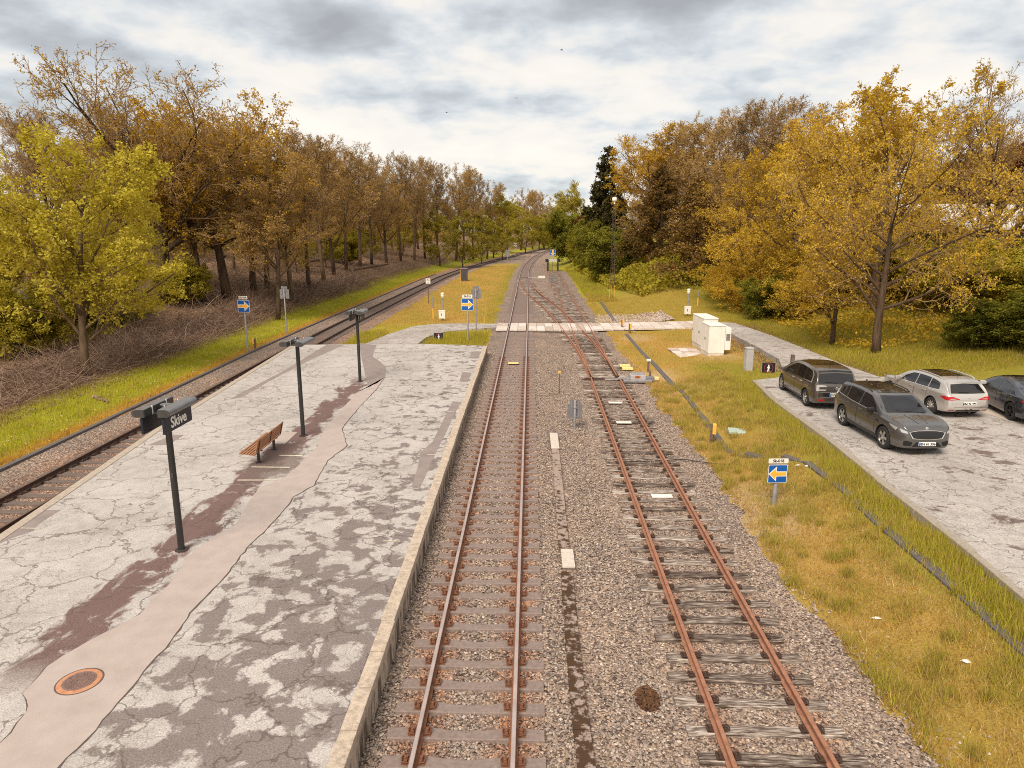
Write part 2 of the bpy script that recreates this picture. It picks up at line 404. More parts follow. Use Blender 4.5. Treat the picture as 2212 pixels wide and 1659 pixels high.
# ---------------------------------------------------------------- rails and sleepers
def m_rust(name, a, b, c_, rough=.75):
    def fn(t):
        p = t.obj(); n = t.noise(p, 7, 8, .7)
        return {'Base Color': t.ramp(n, [(.3, a), (.5, b), (.72, c_)]), 'Normal': t.bump(n, .3, .01)}
    return mat(name, rough=rough, spec=.3, fn=fn)
M_RUST = m_rust('rail_rust', (.12, .048, .025), (.21, .085, .042), (.28, .125, .065))
M_RUST_D = m_rust('rail_dark_rust', (.045, .024, .017), (.075, .040, .028), (.11, .058, .04))
M_RUST_S = m_rust('siding_rust', (.20, .088, .054), (.30, .138, .085), (.37, .185, .12))
M_TOP = mat('rail_head_worn', rough=.42, metal=.55, fn=lambda t: t.ramp(t.noise(t.obj(), 3.0, 5), [(.3, (.42, .33, .31)), (.7, (.55, .45, .42))]))
M_TOP_D = mat('rail_head_dark', rough=.45, metal=.3, fn=lambda t: t.ramp(t.noise(t.obj(), 3.0, 5), [(.3, (.12, .07, .05)), (.7, (.2, .12, .09))]))
PROF = [(-.07, -.16), (.07, -.16), (.07, -.145), (.012, -.125), (.011, -.045), (.036, -.035), (.036, -.006), (.028, 0), (-.028, 0), (-.036, -.006), (-.036, -.035), (-.011, -.045), (-.012, -.125), (-.07, -.145)]
def resample(T, step):
    T = np.asarray(T, float); yy = np.arange(T[0, 1], T[-1, 1] + .01, step) if T[-1, 1] > T[0, 1] else np.arange(T[-1, 1], T[0, 1] + .01, step)
    o = np.argsort(T[:, 1]); x = np.interp(yy, T[o, 1], T[o, 0])
    k = 5; xp = np.pad(x, k, mode='reflect', reflect_type='odd'); x = np.convolve(xp, np.ones(2 * k + 1) / (2 * k + 1), 'valid')
    return np.stack([x, yy], 1)
def rail(P, off, y0, y1, name, mats, parent, dz=0.0):
    t = np.gradient(P, axis=0); t /= np.linalg.norm(t, axis=1)[:, None]
    Q = P + np.stack([t[:, 1], -t[:, 0]], 1) * off
    k = (Q[:, 1] >= y0) & (Q[:, 1] <= y1); Q, t = Q[k], t[k]
    n = len(PROF); pr = np.array(PROF)
    V = (Q[:, None, :] + pr[None, :, 0, None] * np.stack([t[:, 1], -t[:, 0]], 1)[:, None, :])
    V = np.concatenate([V, np.broadcast_to(pr[None, :, 1, None], V.shape[:2] + (1,)) + dz], -1).reshape(-1, 3)
    F = []; mi = []
    for i in range(len(Q) - 1):
        for k in range(n):
            F.append((i * n + k, i * n + (k + 1) % n, (i + 1) * n + (k + 1) % n, (i + 1) * n + k)); mi.append(1 if k in (6, 7, 8) else 0)
    mb = MB(); mb.add(V, F); mb.m = mi
    mb.add([V[k] for k in range(n)], [tuple(range(n))]); mb.add([V[-n + k] for k in range(n)], [tuple(range(n))])
    return mb.build(name, mats, parent)
def m_conc(name, base, spots=(.5, .46, .42)):
    def fn(t):
        p = t.pos(); n = t.noise(p, 14, 6, .65); s = t.sstep(t.noise(p, 55, 3, .6), .66, .74)
        c = t.ramp(n, [(.28, tuple(q * .72 for q in base)), (.72, tuple(q * 1.2 for q in base))])
        c = t.mix(t.math('MULTIPLY', s, .7), c, spots)
        return {'Base Color': c, 'Normal': t.bump(n, .4, .01)}
    return mat(name, rough=.9, spec=.2, fn=fn)
M_SLP = m_conc('sleeper_concrete', (.23, .175, .155)); M_SLP_D = m_conc('sleeper_concrete_dark', (.15, .115, .10), (.3, .26, .24))
def m_wood():
    def fn(t):
        p = t.obj(); r = t.rnd(); x, y, z = t.xyz(p)
        q = t.comb(t.math('MULTIPLY', x, .9), t.math('ADD', t.math('MULTIPLY', y, 9), t.math('MULTIPLY', r, 70)), t.math('MULTIPLY', z, 9))
        g = t.noise(q, 3.2, 7, .65, .3); b = t.noise(t.vmath('ADD', p, (0, 0, 3)), 1.4, 3)
        f = t.math('ADD', t.math('MULTIPLY', g, .75), t.math('ADD', t.math('MULTIPLY', b, .2), t.math('MULTIPLY', r, .10)))
        c = t.ramp(f, [(.36, (.024, .016, .013)), (.46, (.08, .056, .045)), (.54, (.20, .155, .128)), (.65, (.50, .43, .375))])
        return {'Base Color': c, 'Normal': t.bump(g, .7, .02)}
    return mat('weathered_timber', rough=.9, spec=.15, fn=fn)
M_WOOD = m_wood()
def conc_sleeper(dark=False):
    st = [(-1.25, .125, -.165), (-1.0, .135, -.158), (-.52, .13, -.158), (-.3, .11, -.178), (0, .10, -.188), (.3, .11, -.178), (.52, .13, -.158), (1.0, .135, -.158), (1.25, .125, -.165)]
    mb = MB(); vs = []
    for x, w_, z in st: vs += [(x, -w_ - .03, -.36), (x, -w_, z - .012), (x, -w_ + .02, z), (x, w_ - .02, z), (x, w_, z - .012), (x, w_ + .03, -.36)]
    fs = [(i * 6 + k, i * 6 + k + 1, (i + 1) * 6 + k + 1, (i + 1) * 6 + k) for i in range(len(st) - 1) for k in range(5)]
    fs += [tuple(range(6)), tuple(range(48, 54))]
    mb.add(vs, fs); return mb
def fastening():
    mb = MB()
    mb.box((0, 0, -.151), (.36, .17, .018))
    for sx in (-1, 1):
        mb.box((sx * .115, 0, -.128), (.05, .12, .04)); mb.lathe([(.022, -.14), (.022, -.085), (.012, -.08)], 6, c=(sx * .12, 0, 0))
        mb.tube([(sx * .08, -.075, -.125), (sx * .17, -.07, -.11), (sx * .185, 0, -.10), (sx * .17, .07, -.11), (sx * .08, .075, -.125)], .012, 5)
    return mb
def wood_sleeper(seed):
    r = random.Random(seed); mb = MB(); st = []; N = 11
    for i in range(N):
        x = -1.27 + 2.54 * i / (N - 1) + (r.uniform(-.03, .03) if i in (0, N - 1) else 0)
        w_ = .115 + r.uniform(-.010, .008); z = -.150 + r.uniform(-.012, .008) + .012 * math.sin(i * .8 + seed); o = r.uniform(-.012, .012)
        st.append((x, w_, z, o))
    vs = []
    for x, w_, z, o in st: vs += [(x, -w_ + o, -.36), (x, -w_ + o, z - .025), (x, -w_ + .02 + o, z), (x, o, z - r.uniform(0, .012)), (x, w_ - .02 + o, z), (x, w_ + o, z - .02), (x, w_ + o, -.36)]
    fs = [(i * 7 + k, i * 7 + k + 1, (i + 1) * 7 + k + 1, (i + 1) * 7 + k) for i in range(N - 1) for k in range(6)]
    fs += [tuple(range(7)), tuple(range((N - 1) * 7, N * 7))]
    mb.add(vs, fs); return mb
M_FAST = m_rust('fastening_rust', (.10, .042, .025), (.17, .07, .038), (.25, .11, .06)); M_FAST_D = m_rust('fastening_dark', (.04, .022, .016), (.065, .035, .025), (.09, .05, .035))
ME_CS = conc_sleeper().mesh('sleeper', M_SLP); ME_CSD = conc_sleeper().mesh('sleeper', M_SLP_D)
ME_WS = [wood_sleeper(k).mesh('sleeper', M_WOOD) for k in range(7)]
ME_FA = fastening().mesh('rail_fastening', M_FAST); ME_FAD = fastening().mesh('rail_fastening', M_FAST_D)
def track(name, label, T, y0, y1, pitch, mats, slp, fast, nparts=95, nfast=45, gauge=.752, wood=False, ysl=None, skip=None):
    th = thing(name, label, 'railway track')
    P = resample(T, .5)
    for s in (-1, 1): rail(P, s * gauge, y0, y1, 'rail', mats, th)
    y = (ysl or y0) + .3; k = 0; rest = MB()
    while y < y1 - .2:
        x = float(np.interp(y, P[:, 1], P[:, 0])); dxdy = (float(np.interp(y + 1, P[:, 1], P[:, 0])) - float(np.interp(y - 1, P[:, 1], P[:, 0]))) / 2
        a = -math.atan(dxdy) + (random.uniform(-.022, .022) if wood else random.uniform(-.004, .004))
        jx = random.uniform(-.07, .07) if wood else random.uniform(-.015, .015)
        if not (skip and skip(y)):
            if k < nparts:
                s = link('sleeper', random.choice(slp), th); s.location = (x + jx, y, random.uniform(-.012, .004) if wood else 0); s.rotation_euler = (0, random.uniform(-.006, .006) if wood else 0, a)
                if k < nfast:
                    for sx in (-1, 1):
                        f = link('rail_fastening', fast, s); f.location = (sx * gauge - jx, 0, 0.0)
            else:
                M = Matrix.Translation((x, y, -.26)) @ Matrix.Rotation(a, 4, 'Z'); rest.box((x, y, -.26), (2.5, .25, .2), 0, Matrix.Rotation(a, 3, 'Z'))
            k += 1
        y += pitch * (random.uniform(.94, 1.06) if wood else 1)
    if rest.v: tag(rest.build('sleepers', slp[0].materials[0], th), kind='stuff')
    return th
track('railway_track', 'rusty centre track beside the platform kerb, running straight then curving away', MT, 6.2, 400, .62, [M_RUST, M_TOP], [ME_CS], ME_FA, 98, 60)
track('railway_track', 'dark brown track on the far side of the platform beside the wood', LT, 6.2, 400, .62, [M_RUST_D, M_TOP_D], [ME_CSD], ME_FAD, 98, 40)
track('siding_track', 'rust red siding on weathered timber sleepers ending at the buffer stop', ST, 6.2, 138, .66, [M_RUST_S, M_RUST_S], ME_WS, ME_FAD, 98, 40, wood=True)
xo = track('crossover_track', 'crossover track linking the centre track to the timber siding', XT, 36.2, 117.5, .66, [M_RUST_S, M_RUST_S], ME_WS, ME_FA, 90, 0, wood=True, ysl=49, skip=lambda y: 53.8 < y < 59.2)
# check rails and wing rails of the points
P_ = resample(XT, .5); PM = resample(MT, .5); PS = resample(ST, .5)
rail(PM, -.67, 82, 90, 'check_rail', [M_RUST, M_RUST], xo, .01); rail(PM, .66, 84, 89, 'check_rail', [M_RUST, M_RUST], xo, .01)
rail(PS, .68, 36.5, 44, 'switch_blade', [M_RUST_D, M_RUST_S], xo, .006); rail(PS, -.67, 36.3, 46, 'switch_blade', [M_RUST_D, M_RUST_S], xo, .006)
rail(P_, .67, 84, 92, 'check_rail', [M_RUST, M_RUST], xo, .01)
b = MB()
for x, y in ((3.95, 36.3), (-1.05, 117)): b.box((x, y, -.1), (2.3, .09, .05)); b.box((x, y + .35, -.1), (2.0, .06, .04))
b.build('stretcher_bar', M_FAST_D, xo)
# ================================================================ PLATFORM, YARD, PATHS
ZP = .38
def m_asphalt(name, light, dark, dirt, patch_lo, patch_hi, band=False, crack=.55, pscale=1.1, stretch=1.0, cw=.02):
    def fn(t):
        p = t.pos(); x, y, z = t.xyz(p)
        sp = t.noise(p, 34, 4, .85); mid = t.noise(p, 3.2, 6, .6); big = t.noise(p, .35, 5, .55)
        c = t.ramp(t.math('ADD', t.math('MULTIPLY', mid, .5), t.math('MULTIPLY', big, .5)), [(.36, dark), (.6, light)])
        ps = t.comb(t.math('MULTIPLY', x, pscale), t.math('MULTIPLY', y, pscale * stretch), 0)
        pn = t.noise(ps, 1.0, 8, .58, .35)
        if band:      # surface wear: more of the binder shows towards the near right
            e = t.math('ADD', t.math('MULTIPLY', t.sstep(x, -7.2, -4.2), .07), t.math('MULTIPLY', t.sstep(y, 25, 9), .11))
            e = t.math('MULTIPLY', e, t.sstep(x, -7.4, -6.0)); pn = t.math('ADD', pn, e)
        if band: pn = t.math('SUBTRACT', pn, t.math('MULTIPLY', t.sstep(x, -7.6, -9.0), .07))
        pn = t.math('ADD', pn, t.math('MULTIPLY', t.math('SUBTRACT', t.noise(p, 9.0, 6, .75), .5), .16))
        pm = t.sstep(pn, patch_lo, patch_hi)
        c = t.mix(t.math('MULTIPLY', pm, .86), c, dirt)
        if band:      # reddish brown strip along the lamp posts
            cx = t.math('ADD', x, 8.35); wv = t.math('MULTIPLY', t.math('SUBTRACT', t.noise(t.comb(t.math('MULTIPLY', x, 1.1), t.math('MULTIPLY', y, .55), 3), 1.3, 7, .62, .4), .5), 2.3)
            bm_ = t.math('SUBTRACT', 1.0, t.sstep(t.math('ADD', t.math('ABSOLUTE', cx), wv), .36, .60))
            bm_ = t.math('MULTIPLY', bm_, t.sstep(t.noise(p, 1.9, 7, .7, .3), .33, .43))
            bm_ = t.math('MULTIPLY', bm_, t.math('MULTIPLY', t.sstep(y, 9.3, 10.8), t.sstep(y, 36, 32)))
            c = t.mix(t.math('MULTIPLY', bm_, .92), c, (.135, .075, .068))
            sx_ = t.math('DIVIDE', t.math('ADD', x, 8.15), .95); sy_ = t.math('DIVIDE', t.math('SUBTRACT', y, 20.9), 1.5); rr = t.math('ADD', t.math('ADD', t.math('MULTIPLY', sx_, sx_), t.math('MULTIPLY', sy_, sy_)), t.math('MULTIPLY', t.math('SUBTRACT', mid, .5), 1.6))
            c = t.mix(t.math('MULTIPLY', t.sstep(rr, 1.15, .5), .8), c, (.15, .11, .095))  # bench shadow painted into the asphalt colour as a ragged dark stain
        # cracks
        q = t.vmath('ADD', p, t.vmath('SCALE', t.vmath('SUBTRACT', t.noise(p, 1.7, 5, .56, 0, 'Color'), (.5, .5, .5)), 1.15))
        d1 = t.voro(q, crack, 'DISTANCE_TO_EDGE'); d2 = t.voro(t.vmath('ADD', q, (7, 3, 0)), crack * 3.1, 'DISTANCE_TO_EDGE')
        k1 = t.math('SUBTRACT', 1.0, t.sstep(d1, cw * .35, cw)); k2 = t.math('MULTIPLY', t.math('SUBTRACT', 1.0, t.sstep(d2, cw * .3, cw * 1.3)), t.sstep(t.noise(p, .6, 3), .44, .58))
        k = t.math('MULTIPLY', t.math('MAXIMUM', k1, t.math('MULTIPLY', k2, .7)), t.sstep(mid, .28, .5))
        c = t.mix(t.math('MULTIPLY', k, .68), c, (.10, .075, .066))
        c = t.mix(1, c, t.ramp(sp, [(.3, .50), (.5, 1.0), (.70, 1.5)]), 'MULTIPLY')
        return {'Base Color': c, 'Normal': t.bump(t.math('SUBTRACT', sp, t.math('MULTIPLY', k, .8)), .35, .012)}
    return mat(name, rough=.92, spec=.2, fn=fn)
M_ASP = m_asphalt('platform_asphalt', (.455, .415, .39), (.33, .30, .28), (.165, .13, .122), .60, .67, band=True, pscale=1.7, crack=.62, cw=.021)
M_YARD = m_asphalt('yard_asphalt', (.43, .39, .36), (.31, .28, .255), (.12, .078, .066), .585, .64, crack=.95, pscale=.8, stretch=1.6, cw=.022)
M_PATH = m_asphalt('path_asphalt', (.44, .40, .37), (.30, .265, .24), (.19, .13, .115), .55, .66, crack=.9, pscale=1.3, stretch=2.2, cw=.022)
def m_patch(name, a, b, sp=.25):
    def fn(t):
        p = t.pos(); n = t.noise(p, 2.2, 6, .6); s = t.noise(p, 85, 3, .8)
        c = t.mix(1, t.ramp(n, [(.3, a), (.7, b)]), t.ramp(s, [(.25, 1 - sp), (.75, 1 + sp)]), 'MULTIPLY')
        return {'Base Color': c, 'Normal': t.bump(s, .25, .008)}
    return mat(name, rough=.92, spec=.2, fn=fn)
M_PINK = m_patch('trench_asphalt', (.36, .295, .265), (.425, .355, .325), .3)
M_GREYP = m_patch('repair_asphalt', (.215, .175, .165), (.28, .23, .215))
M_EDGE = m_patch('crack_filler', (.085, .06, .055), (.13, .095, .085))
M_PCONC = m_conc('kerb_concrete', (.40, .33, .27), (.56, .48, .38)); M_WALLC = m_conc('stained_concrete', (.33, .28, .235), (.48, .41, .34))
# platform slab
rx = [(6.0, -2.70), (10, -2.74), (16, -2.78), (30, -2.86), (44.4, -2.93)]
ledge = [at(0, 1170, ZP), at(360, 920, ZP), at(640, 745, ZP)]
P0, P1, P2 = [(float(v.x), float(v.y)) for v in ledge]
slope = (P1[0] - P0[0]) / (P1[1] - P0[1])
LE = [(P0[0] - slope * (P0[1] - 5.8), 5.8), P0, P1, (P2[0], P2[1])]
top = [(x, y) for y, x in rx] + [(-7.5, 45.1), (P2[0], P2[1])] + LE[::-1][1:]
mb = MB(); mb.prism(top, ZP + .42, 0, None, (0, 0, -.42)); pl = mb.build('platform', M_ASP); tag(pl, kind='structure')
# kerb stones along the centre track
kt = thing('platform_kerb', 'row of pale concrete kerb stones with mossy joints edging the platform above the centre track', 'kerb', (0, 0, 0))
def m_kerb():
    def fn(t):
        p = t.pos(); x, y, z = t.xyz(p); n = t.noise(p, 9, 7, .65); s = t.noise(p, 60, 3, .7)
        c = t.ramp(n, [(.3, (.30, .235, .18)), (.6, (.50, .41, .33))]); c = t.mix(1, c, t.ramp(s, [(.25, .7), (.75, 1.3)]), 'MULTIPLY')
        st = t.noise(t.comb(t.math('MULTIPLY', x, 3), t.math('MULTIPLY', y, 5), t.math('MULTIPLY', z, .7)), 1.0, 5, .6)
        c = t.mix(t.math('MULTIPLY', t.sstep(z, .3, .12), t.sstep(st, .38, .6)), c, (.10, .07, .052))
        ms = t.math('MULTIPLY', t.sstep(t.noise(p, 2.6, 6, .7), .53, .64), t.sstep(t.math('SUBTRACT', x, t.math('MULTIPLY', y, -.006)), -2.80, -2.93))
        c = t.mix(t.math('MULTIPLY', ms, .75), c, (.20, .15, .035))
        return {'Base Color': c, 'Normal': t.bump(n, .5, .02)}
    return mat('kerb_stone', rough=.92, spec=.15, fn=fn)
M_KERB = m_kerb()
y = 6.0
while y < 44.2:
    L = random.choice([1.95, 1.95, 1.0]); y2 = min(y + L, 44.4)
    xa = float(np.interp((y + y2) / 2, [q[0] for q in rx], [q[1] for q in rx])) + random.uniform(-.012, .012)
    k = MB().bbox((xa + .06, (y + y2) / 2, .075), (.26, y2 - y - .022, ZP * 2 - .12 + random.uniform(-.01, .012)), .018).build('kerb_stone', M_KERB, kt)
    y = y2
# kerb along the far track: pale coping
ke = thing('platform_edging', 'narrow pale coping along the platform side beside the dark brown track', 'edging', (0, 0, 0))
for i in range(len(LE) - 1):
    (xa, ya), (xb, yb_) = LE[i], LE[i + 1]
    n_ = max(1, int((yb_ - ya) / 2.4))
    for k in range(n_):
        a = Vector((xa + (xb - xa) * k / n_, ya + (yb_ - ya) * k / n_, 0)); b = Vector((xa + (xb - xa) * (k + 1) / n_, ya + (yb_ - ya) * (k + 1) / n_, 0))
        M = Matrix.Rotation(-math.atan2(b.x - a.x, b.y - a.y), 3, 'Z')
        MB().bbox(((a + b) / 2 + Vector((-.12, 0, .02))), (.26, (b - a).length - .02, ZP * 2), .015, 0, M).build('coping_stone', M_PCONC, ke)
r1 = lambda p, z=ZP: [at(a * .3418, (1000 + b * .633) / 1.8517, z) for a, b in p]
def reg(x0, y0, s): return lambda p, z=ZP: [at((x0 + a * s) / 1.8517, (y0 + b * s) / 1.8517, z) for a, b in p]
q1, q2, q3, q4, q6 = reg(0, 1000, .633), reg(1300, 900, .633), reg(2700, 1000, .633), reg(0, 2022, .633), reg(2696, 2022, .633)
pinkR = q4([(360, 1659), (550, 1480), (700, 1300), (830, 1150), (950, 1000), (1080, 860), (1200, 680), (1400, 470), (1560, 270), (1700, 130), (1820, 0)]) + q1([(1850, 1560), (1980, 1490), (2070, 1330), (2190, 1240), (2160, 1130)]) + q2([(110, 1280), (200, 1170), (330, 1030), (380, 960)])
pinkL = q4([(0, 1500), (120, 1380), (175, 1310), (150, 1190), (300, 1020), (400, 950), (560, 860), (700, 790), (880, 690), (960, 600), (1080, 490), (1180, 330), (1350, 200), (1480, 130), (1560, 0)]) + q1([(1640, 1500), (1800, 1440), (1930, 1320), (1990, 1270)]) + q2([(0, 1280), (110, 1160), (200, 1060), (330, 1000)])
def jag(pts, amp):
    out = []
    for i in range(len(pts) - 1):
        a, b = Vector(pts[i]), Vector(pts[i + 1]); n = max(1, int((b - a).length / .18))
        for k in range(n): p = a.lerp(b, k / n); out.append(Vector((p.x + random.uniform(-amp, amp), p.y, p.z)))
    out.append(Vector(pts[-1])); return out
pinkR = [Vector((-6.7, 6.2, ZP))] + [p for p in sorted(jag(pinkR, .018), key=lambda v: v.y)]; pinkL = [Vector((-8.0, 6.2, ZP))] + [p for p in sorted(jag(pinkL, .03), key=lambda v: v.y)]
sheet('asphalt_joint', [Vector((p.x + .012 + random.uniform(0, .03), p.y, 0)) .to_2d() for p in pinkR] + [Vector((p.x - (random.uniform(.0, .03) if p.y < 12.5 else -.02), p.y, 0)).to_2d() for p in pinkL[::-1]], ZP + .004, M_EDGE)
sheet('asphalt_trench', [p.to_2d() for p in pinkR] + [p.to_2d() for p in pinkL[::-1]], ZP + .008, M_PINK)
for pts in ([q2([(805, 1115), (860, 1120), (820, 1190), (770, 1300), (720, 1400), (610, 1640), (545, 1659), (590, 1520), (600, 1440), (680, 1370)])],
            [q2([(868, 930), (928, 935), (900, 993), (850, 988)])], [q2([(925, 800), (985, 800), (965, 840), (915, 838)])],
            [q2([(215, 745), (325, 760), (300, 830), (350, 865), (385, 900), (380, 960), (345, 1010), (270, 1015), (235, 860)])],
            [q1([(1450, 945), (1530, 900), (1800, 760), (2060, 600), (2170, 600), (1950, 700), (1700, 830), (1530, 930)])],
            [q1([(930, 1235), (1090, 1170), (1160, 1170), (1060, 1230)])], [q4([(0, 190), (170, 80), (270, 30), (380, 30), (240, 120), (210, 160), (60, 210), (0, 240)])]):
    sheet('asphalt_patch', [p.to_2d() for p in pts[0]], ZP + .004, M_GREYP)
# squarish patch under the bench
sheet('asphalt_patch', [p.to_2d() for p in q1([(1660, 1225), (1750, 1148), (1880, 1150), (1800, 1225)])], ZP + .004, M_PINK)
M_WHITE = worn('road_paint', (.66, .58, .46), .8, var=.2, scale=9, dirt=(.3, .22, .18), amt=.6)
for a, b in (((1500, 1456), (1750, 1456)), ((1590, 1373), (1832, 1375)), ((1765, 1299), (1907, 1301))):
    A, B = q1([a, b]); d = (B - A).normalized() * 1; n = Vector((-d.y, d.x, 0)) * .035
    sheet('painted_line', [(A - n).to_2d(), (B - n).to_2d(), (B + n).to_2d(), (A + n).to_2d()], ZP + .012, M_WHITE)
for x, y, l in ((-3.35, 18.9, .35), (-3.3, 15.4, .42), (-3.25, 22.0, .3), (-3.25, 27.6, .3), (-13.1, 26.4, .5), (-12.5, 15.9, .5)):
    sheet('painted_line', [(x - l / 2, y - .02), (x + l / 2, y - .02), (x + l / 2, y + .02), (x - l / 2, y + .02)], ZP + .012, M_WHITE)
# ---------------------------------------------------------------- path from the platform end to the crossing
PZ = -.07
pts = [at(720, 745, ZP)] ; 
path = q2([(240, 756)], .36) + q2([(270, 745)], .30) + q2([(400, 690)], .16) + q2([(560, 640), (700, 625), (900, 622), (1090, 625)], PZ) + q2([(1090, 648), (900, 660), (760, 675)], PZ) + q2([(640, 710)], .16) + q2([(590, 748)], .32) + q2([(575, 757)], .36)
bm = bmesh.new(); L_ = [path[k] for k in range(7)]; R_ = [path[k] for k in (12, 11, 10, 9, 8, 7)]
R_ = [R_[0], R_[1], R_[2], R_[3], R_[3].lerp(R_[4], .5), R_[4], R_[5]]
g = [[L_[i].lerp(R_[i], k / 4) for k in range(5)] for i in range(7)]
V = [tuple(p + Vector((0, 0, .012))) for r_ in g for p in r_]; F = [(i * 5 + k, i * 5 + k + 1, (i + 1) * 5 + k + 1, (i + 1) * 5 + k) for i in range(6) for k in range(4)]
for k in (0, 4):
    o_ = len(V); V += [(V[i * 5 + k][0], V[i * 5 + k][1], V[i * 5 + k][2] - .4) for i in range(7)]; F += [(i * 5 + k, (i + 1) * 5 + k, o_ + i + 1, o_ + i) for i in range(6)]
o = MB().add(V, F).build('platform_path', M_PATH); tag(o, kind='structure')
# ---------------------------------------------------------------- crossing of concrete slabs
def m_slab():
    def fn(t):
        p = t.pos(); n = t.noise(p, 3.0, 6, .6); s = t.noise(p, 40, 4, .7); r = t.rnd()
        c = t.ramp(t.math('ADD', n, t.math('MULTIPLY', t.math('SUBTRACT', r, .5), .5)), [(.25, (.40, .31, .26)), (.5, (.55, .46, .40)), (.75, (.64, .58, .54))])
        return {'Base Color': t.mix(1, c, t.ramp(s, [(.3, .8), (.7, 1.15)]), 'MULTIPLY')}
    return mat('crossing_slab', rough=.9, spec=.2, fn=fn)
M_SLAB = m_slab()
cr = thing('crossing_deck', 'level crossing deck of pale concrete slabs laid across the tracks', 'crossing', (0, 0, 0))
edges = [-2.72, -1.80, -1.64, -.98, -.30, -.14, .9, 1.7, 2.5]
def slab(x0, x1, y0, y1, z1, th=.14):
    MB().bbox(((x0 + x1) / 2, (y0 + y1) / 2, z1 - th / 2), (x1 - x0 - .02, y1 - y0 - .02, th), .012).build('slab', M_SLAB, cr)
for a, b in ((-2.72, -1.80), (-1.62, -.97), (-.97, -.31), (-.13, .55), (.55, 1.2), (1.2, 1.85)):
    slab(a, b, 54.6, 56.6, -.004); slab(a, b, 56.6, 58.6, -.004)
for k in range(5): a = 1.85 + k * .64; slab(a, a + .64, 54.6, 56.6, -.006); slab(a, a + .64, 56.6, 58.6, -.006)
for k in range(11):
    a = 5.05 + k * .82; slab(a, a + .82, 55.0 + k * .05, 56.7 + k * .06, .0 + .012 * k); slab(a, a + .82, 56.7 + k * .06, 58.6 + k * .08, .0 + .012 * k)
# gravel apron behind the crossing, right
V, F, col = stones(5000, lambda n: (lambda x, y: (x, y))(RNG.uniform(5.6, 12.5, n), 60.2 + RNG.uniform(0, 1, n) * RNG.uniform(2, 6.5, n)), .05, .1)
V[:, 2] += .2 + np.repeat(hz(V[::6, 0], V[::6, 1]), 6) - .03
tag(link('gravel_apron', np_mesh('gravel_apron', V, F, M_STONE, col=np.minimum(col * 1.25, .7))), kind='stuff')
# ---------------------------------------------------------------- asphalt path on the right, raised yard
ZY = .75
pl_ = [(13.6, 56.0), (14.9, 53), (14.55, 48.3), (14.4, 43.5), (14.0, 38.8), (12.4, 33.2)]
pr_ = [(14.2, 59.2), (16.8, 57.2), (17.2, 49.5), (17.15, 43.5), (16.9, 37.5), (16.9, 33.2)]
g = [[(a[0] + (b[0] - a[0]) * k / 5, a[1] + (b[1] - a[1]) * k / 5) for k in range(6)] for a, b in zip(pl_, pr_)]
zz_ = [.12, .22, .34, .45, .58, ZY - .01]
V = [(x, y, max(zz_[i], hz1(x, y)) + .025) for i, r_ in enumerate(g) for x, y in r_]; F = [(i * 6 + k, i * 6 + k + 1, (i + 1) * 6 + k + 1, (i + 1) * 6 + k) for i in range(5) for k in range(5)]
for k in (0, 5):
    o_ = len(V); V += [(V[i * 6 + k][0], V[i * 6 + k][1], V[i * 6 + k][2] - .5) for i in range(6)]; F += [(i * 6 + k, (i + 1) * 6 + k, o_ + i + 1, o_ + i) for i in range(5)]
tag(MB().add(V, F).build('yard_path', M_PATH), kind='structure')
kp = [(10.72, 32.5), (10.34, 28.4), (10.27, 22.8), (10.06, 19.1), (9.98, 16.8), (9.88, 14.4), (9.74, 12.7), (9.5, 9.5), (9.2, 6)]
yard = kp + [(40, 6), (40, 33.4), (17, 33.4), (12.2, 33.2)]
mb = MB(); mb.prism(yard[::-1], .6, 0, None, (0, 0, ZY - .6)); tag(mb.build('yard_surface', M_YARD), kind='structure')
ky = thing('yard_kerb', 'low crumbling concrete wall holding the raised parking yard above the grass', 'retaining wall', (0, 0, 0))
for i in range(len(kp) - 1):
    a, b = Vector(kp[i] + (0,)), Vector(kp[i + 1] + (0,)); n_ = max(1, int((b - a).length / 1.9))
    for k in range(n_):
        p, q = a.lerp(b, k / n_), a.lerp(b, (k + 1) / n_); M = Matrix.Rotation(-math.atan2(q.x - p.x, q.y - p.y), 3, 'Z')
        MB().bbox((p + q) / 2 + Vector((-.06 + random.uniform(-.015, .015), 0, .36)), (.24, (q - p).length - random.uniform(.01, .03), .79 + random.uniform(-.012, .02)), .022, 0, M).build('kerb_block', M_KERB if False else M_WALLC, ky)
    
sheet('asphalt_patch', [(16.9, 29.8), (17.65, 29.8), (19.9, 20.5), (21.6, 14), (20.8, 14), (19.0, 20.5)], ZY + .004, m_patch('yard_trench', (.40, .33, .285), (.50, .42, .36)))
# ---------------------------------------------------------------- cable ducts
M_DUCT = m_conc('duct_lid', (.125, .108, .105), (.2, .17, .16))
def duct(name, label, pts, wd, z, L, m, lift=.02):
    th = thing(name, label, 'cable duct', (0, 0, 0)); pts = [Vector((p[0], p[1], 0)) for p in pts]; n = 0
    for i in range(len(pts) - 1):
        a, b = pts[i], pts[i + 1]; k_ = max(1, round((b - a).length / L))
        for k in range(k_):
            p, q = a.lerp(b, k / k_), a.lerp(b, (k + 1) / k_); c_ = (p + q) / 2; zc = (hz1(c_.x, c_.y) if z is None else z) + lift
            if n > 95: continue
            M = Matrix.Rotation(-math.atan2(q.x - p.x, q.y - p.y) + random.uniform(-.012, .012), 3, 'Z')
            MB().bbox((c_.x, c_.y, zc - .05 + random.uniform(-.008, .008)), (wd, (q - p).length - .012, .12), .01, 0, M).build('lid', m, th); n += 1
    return th
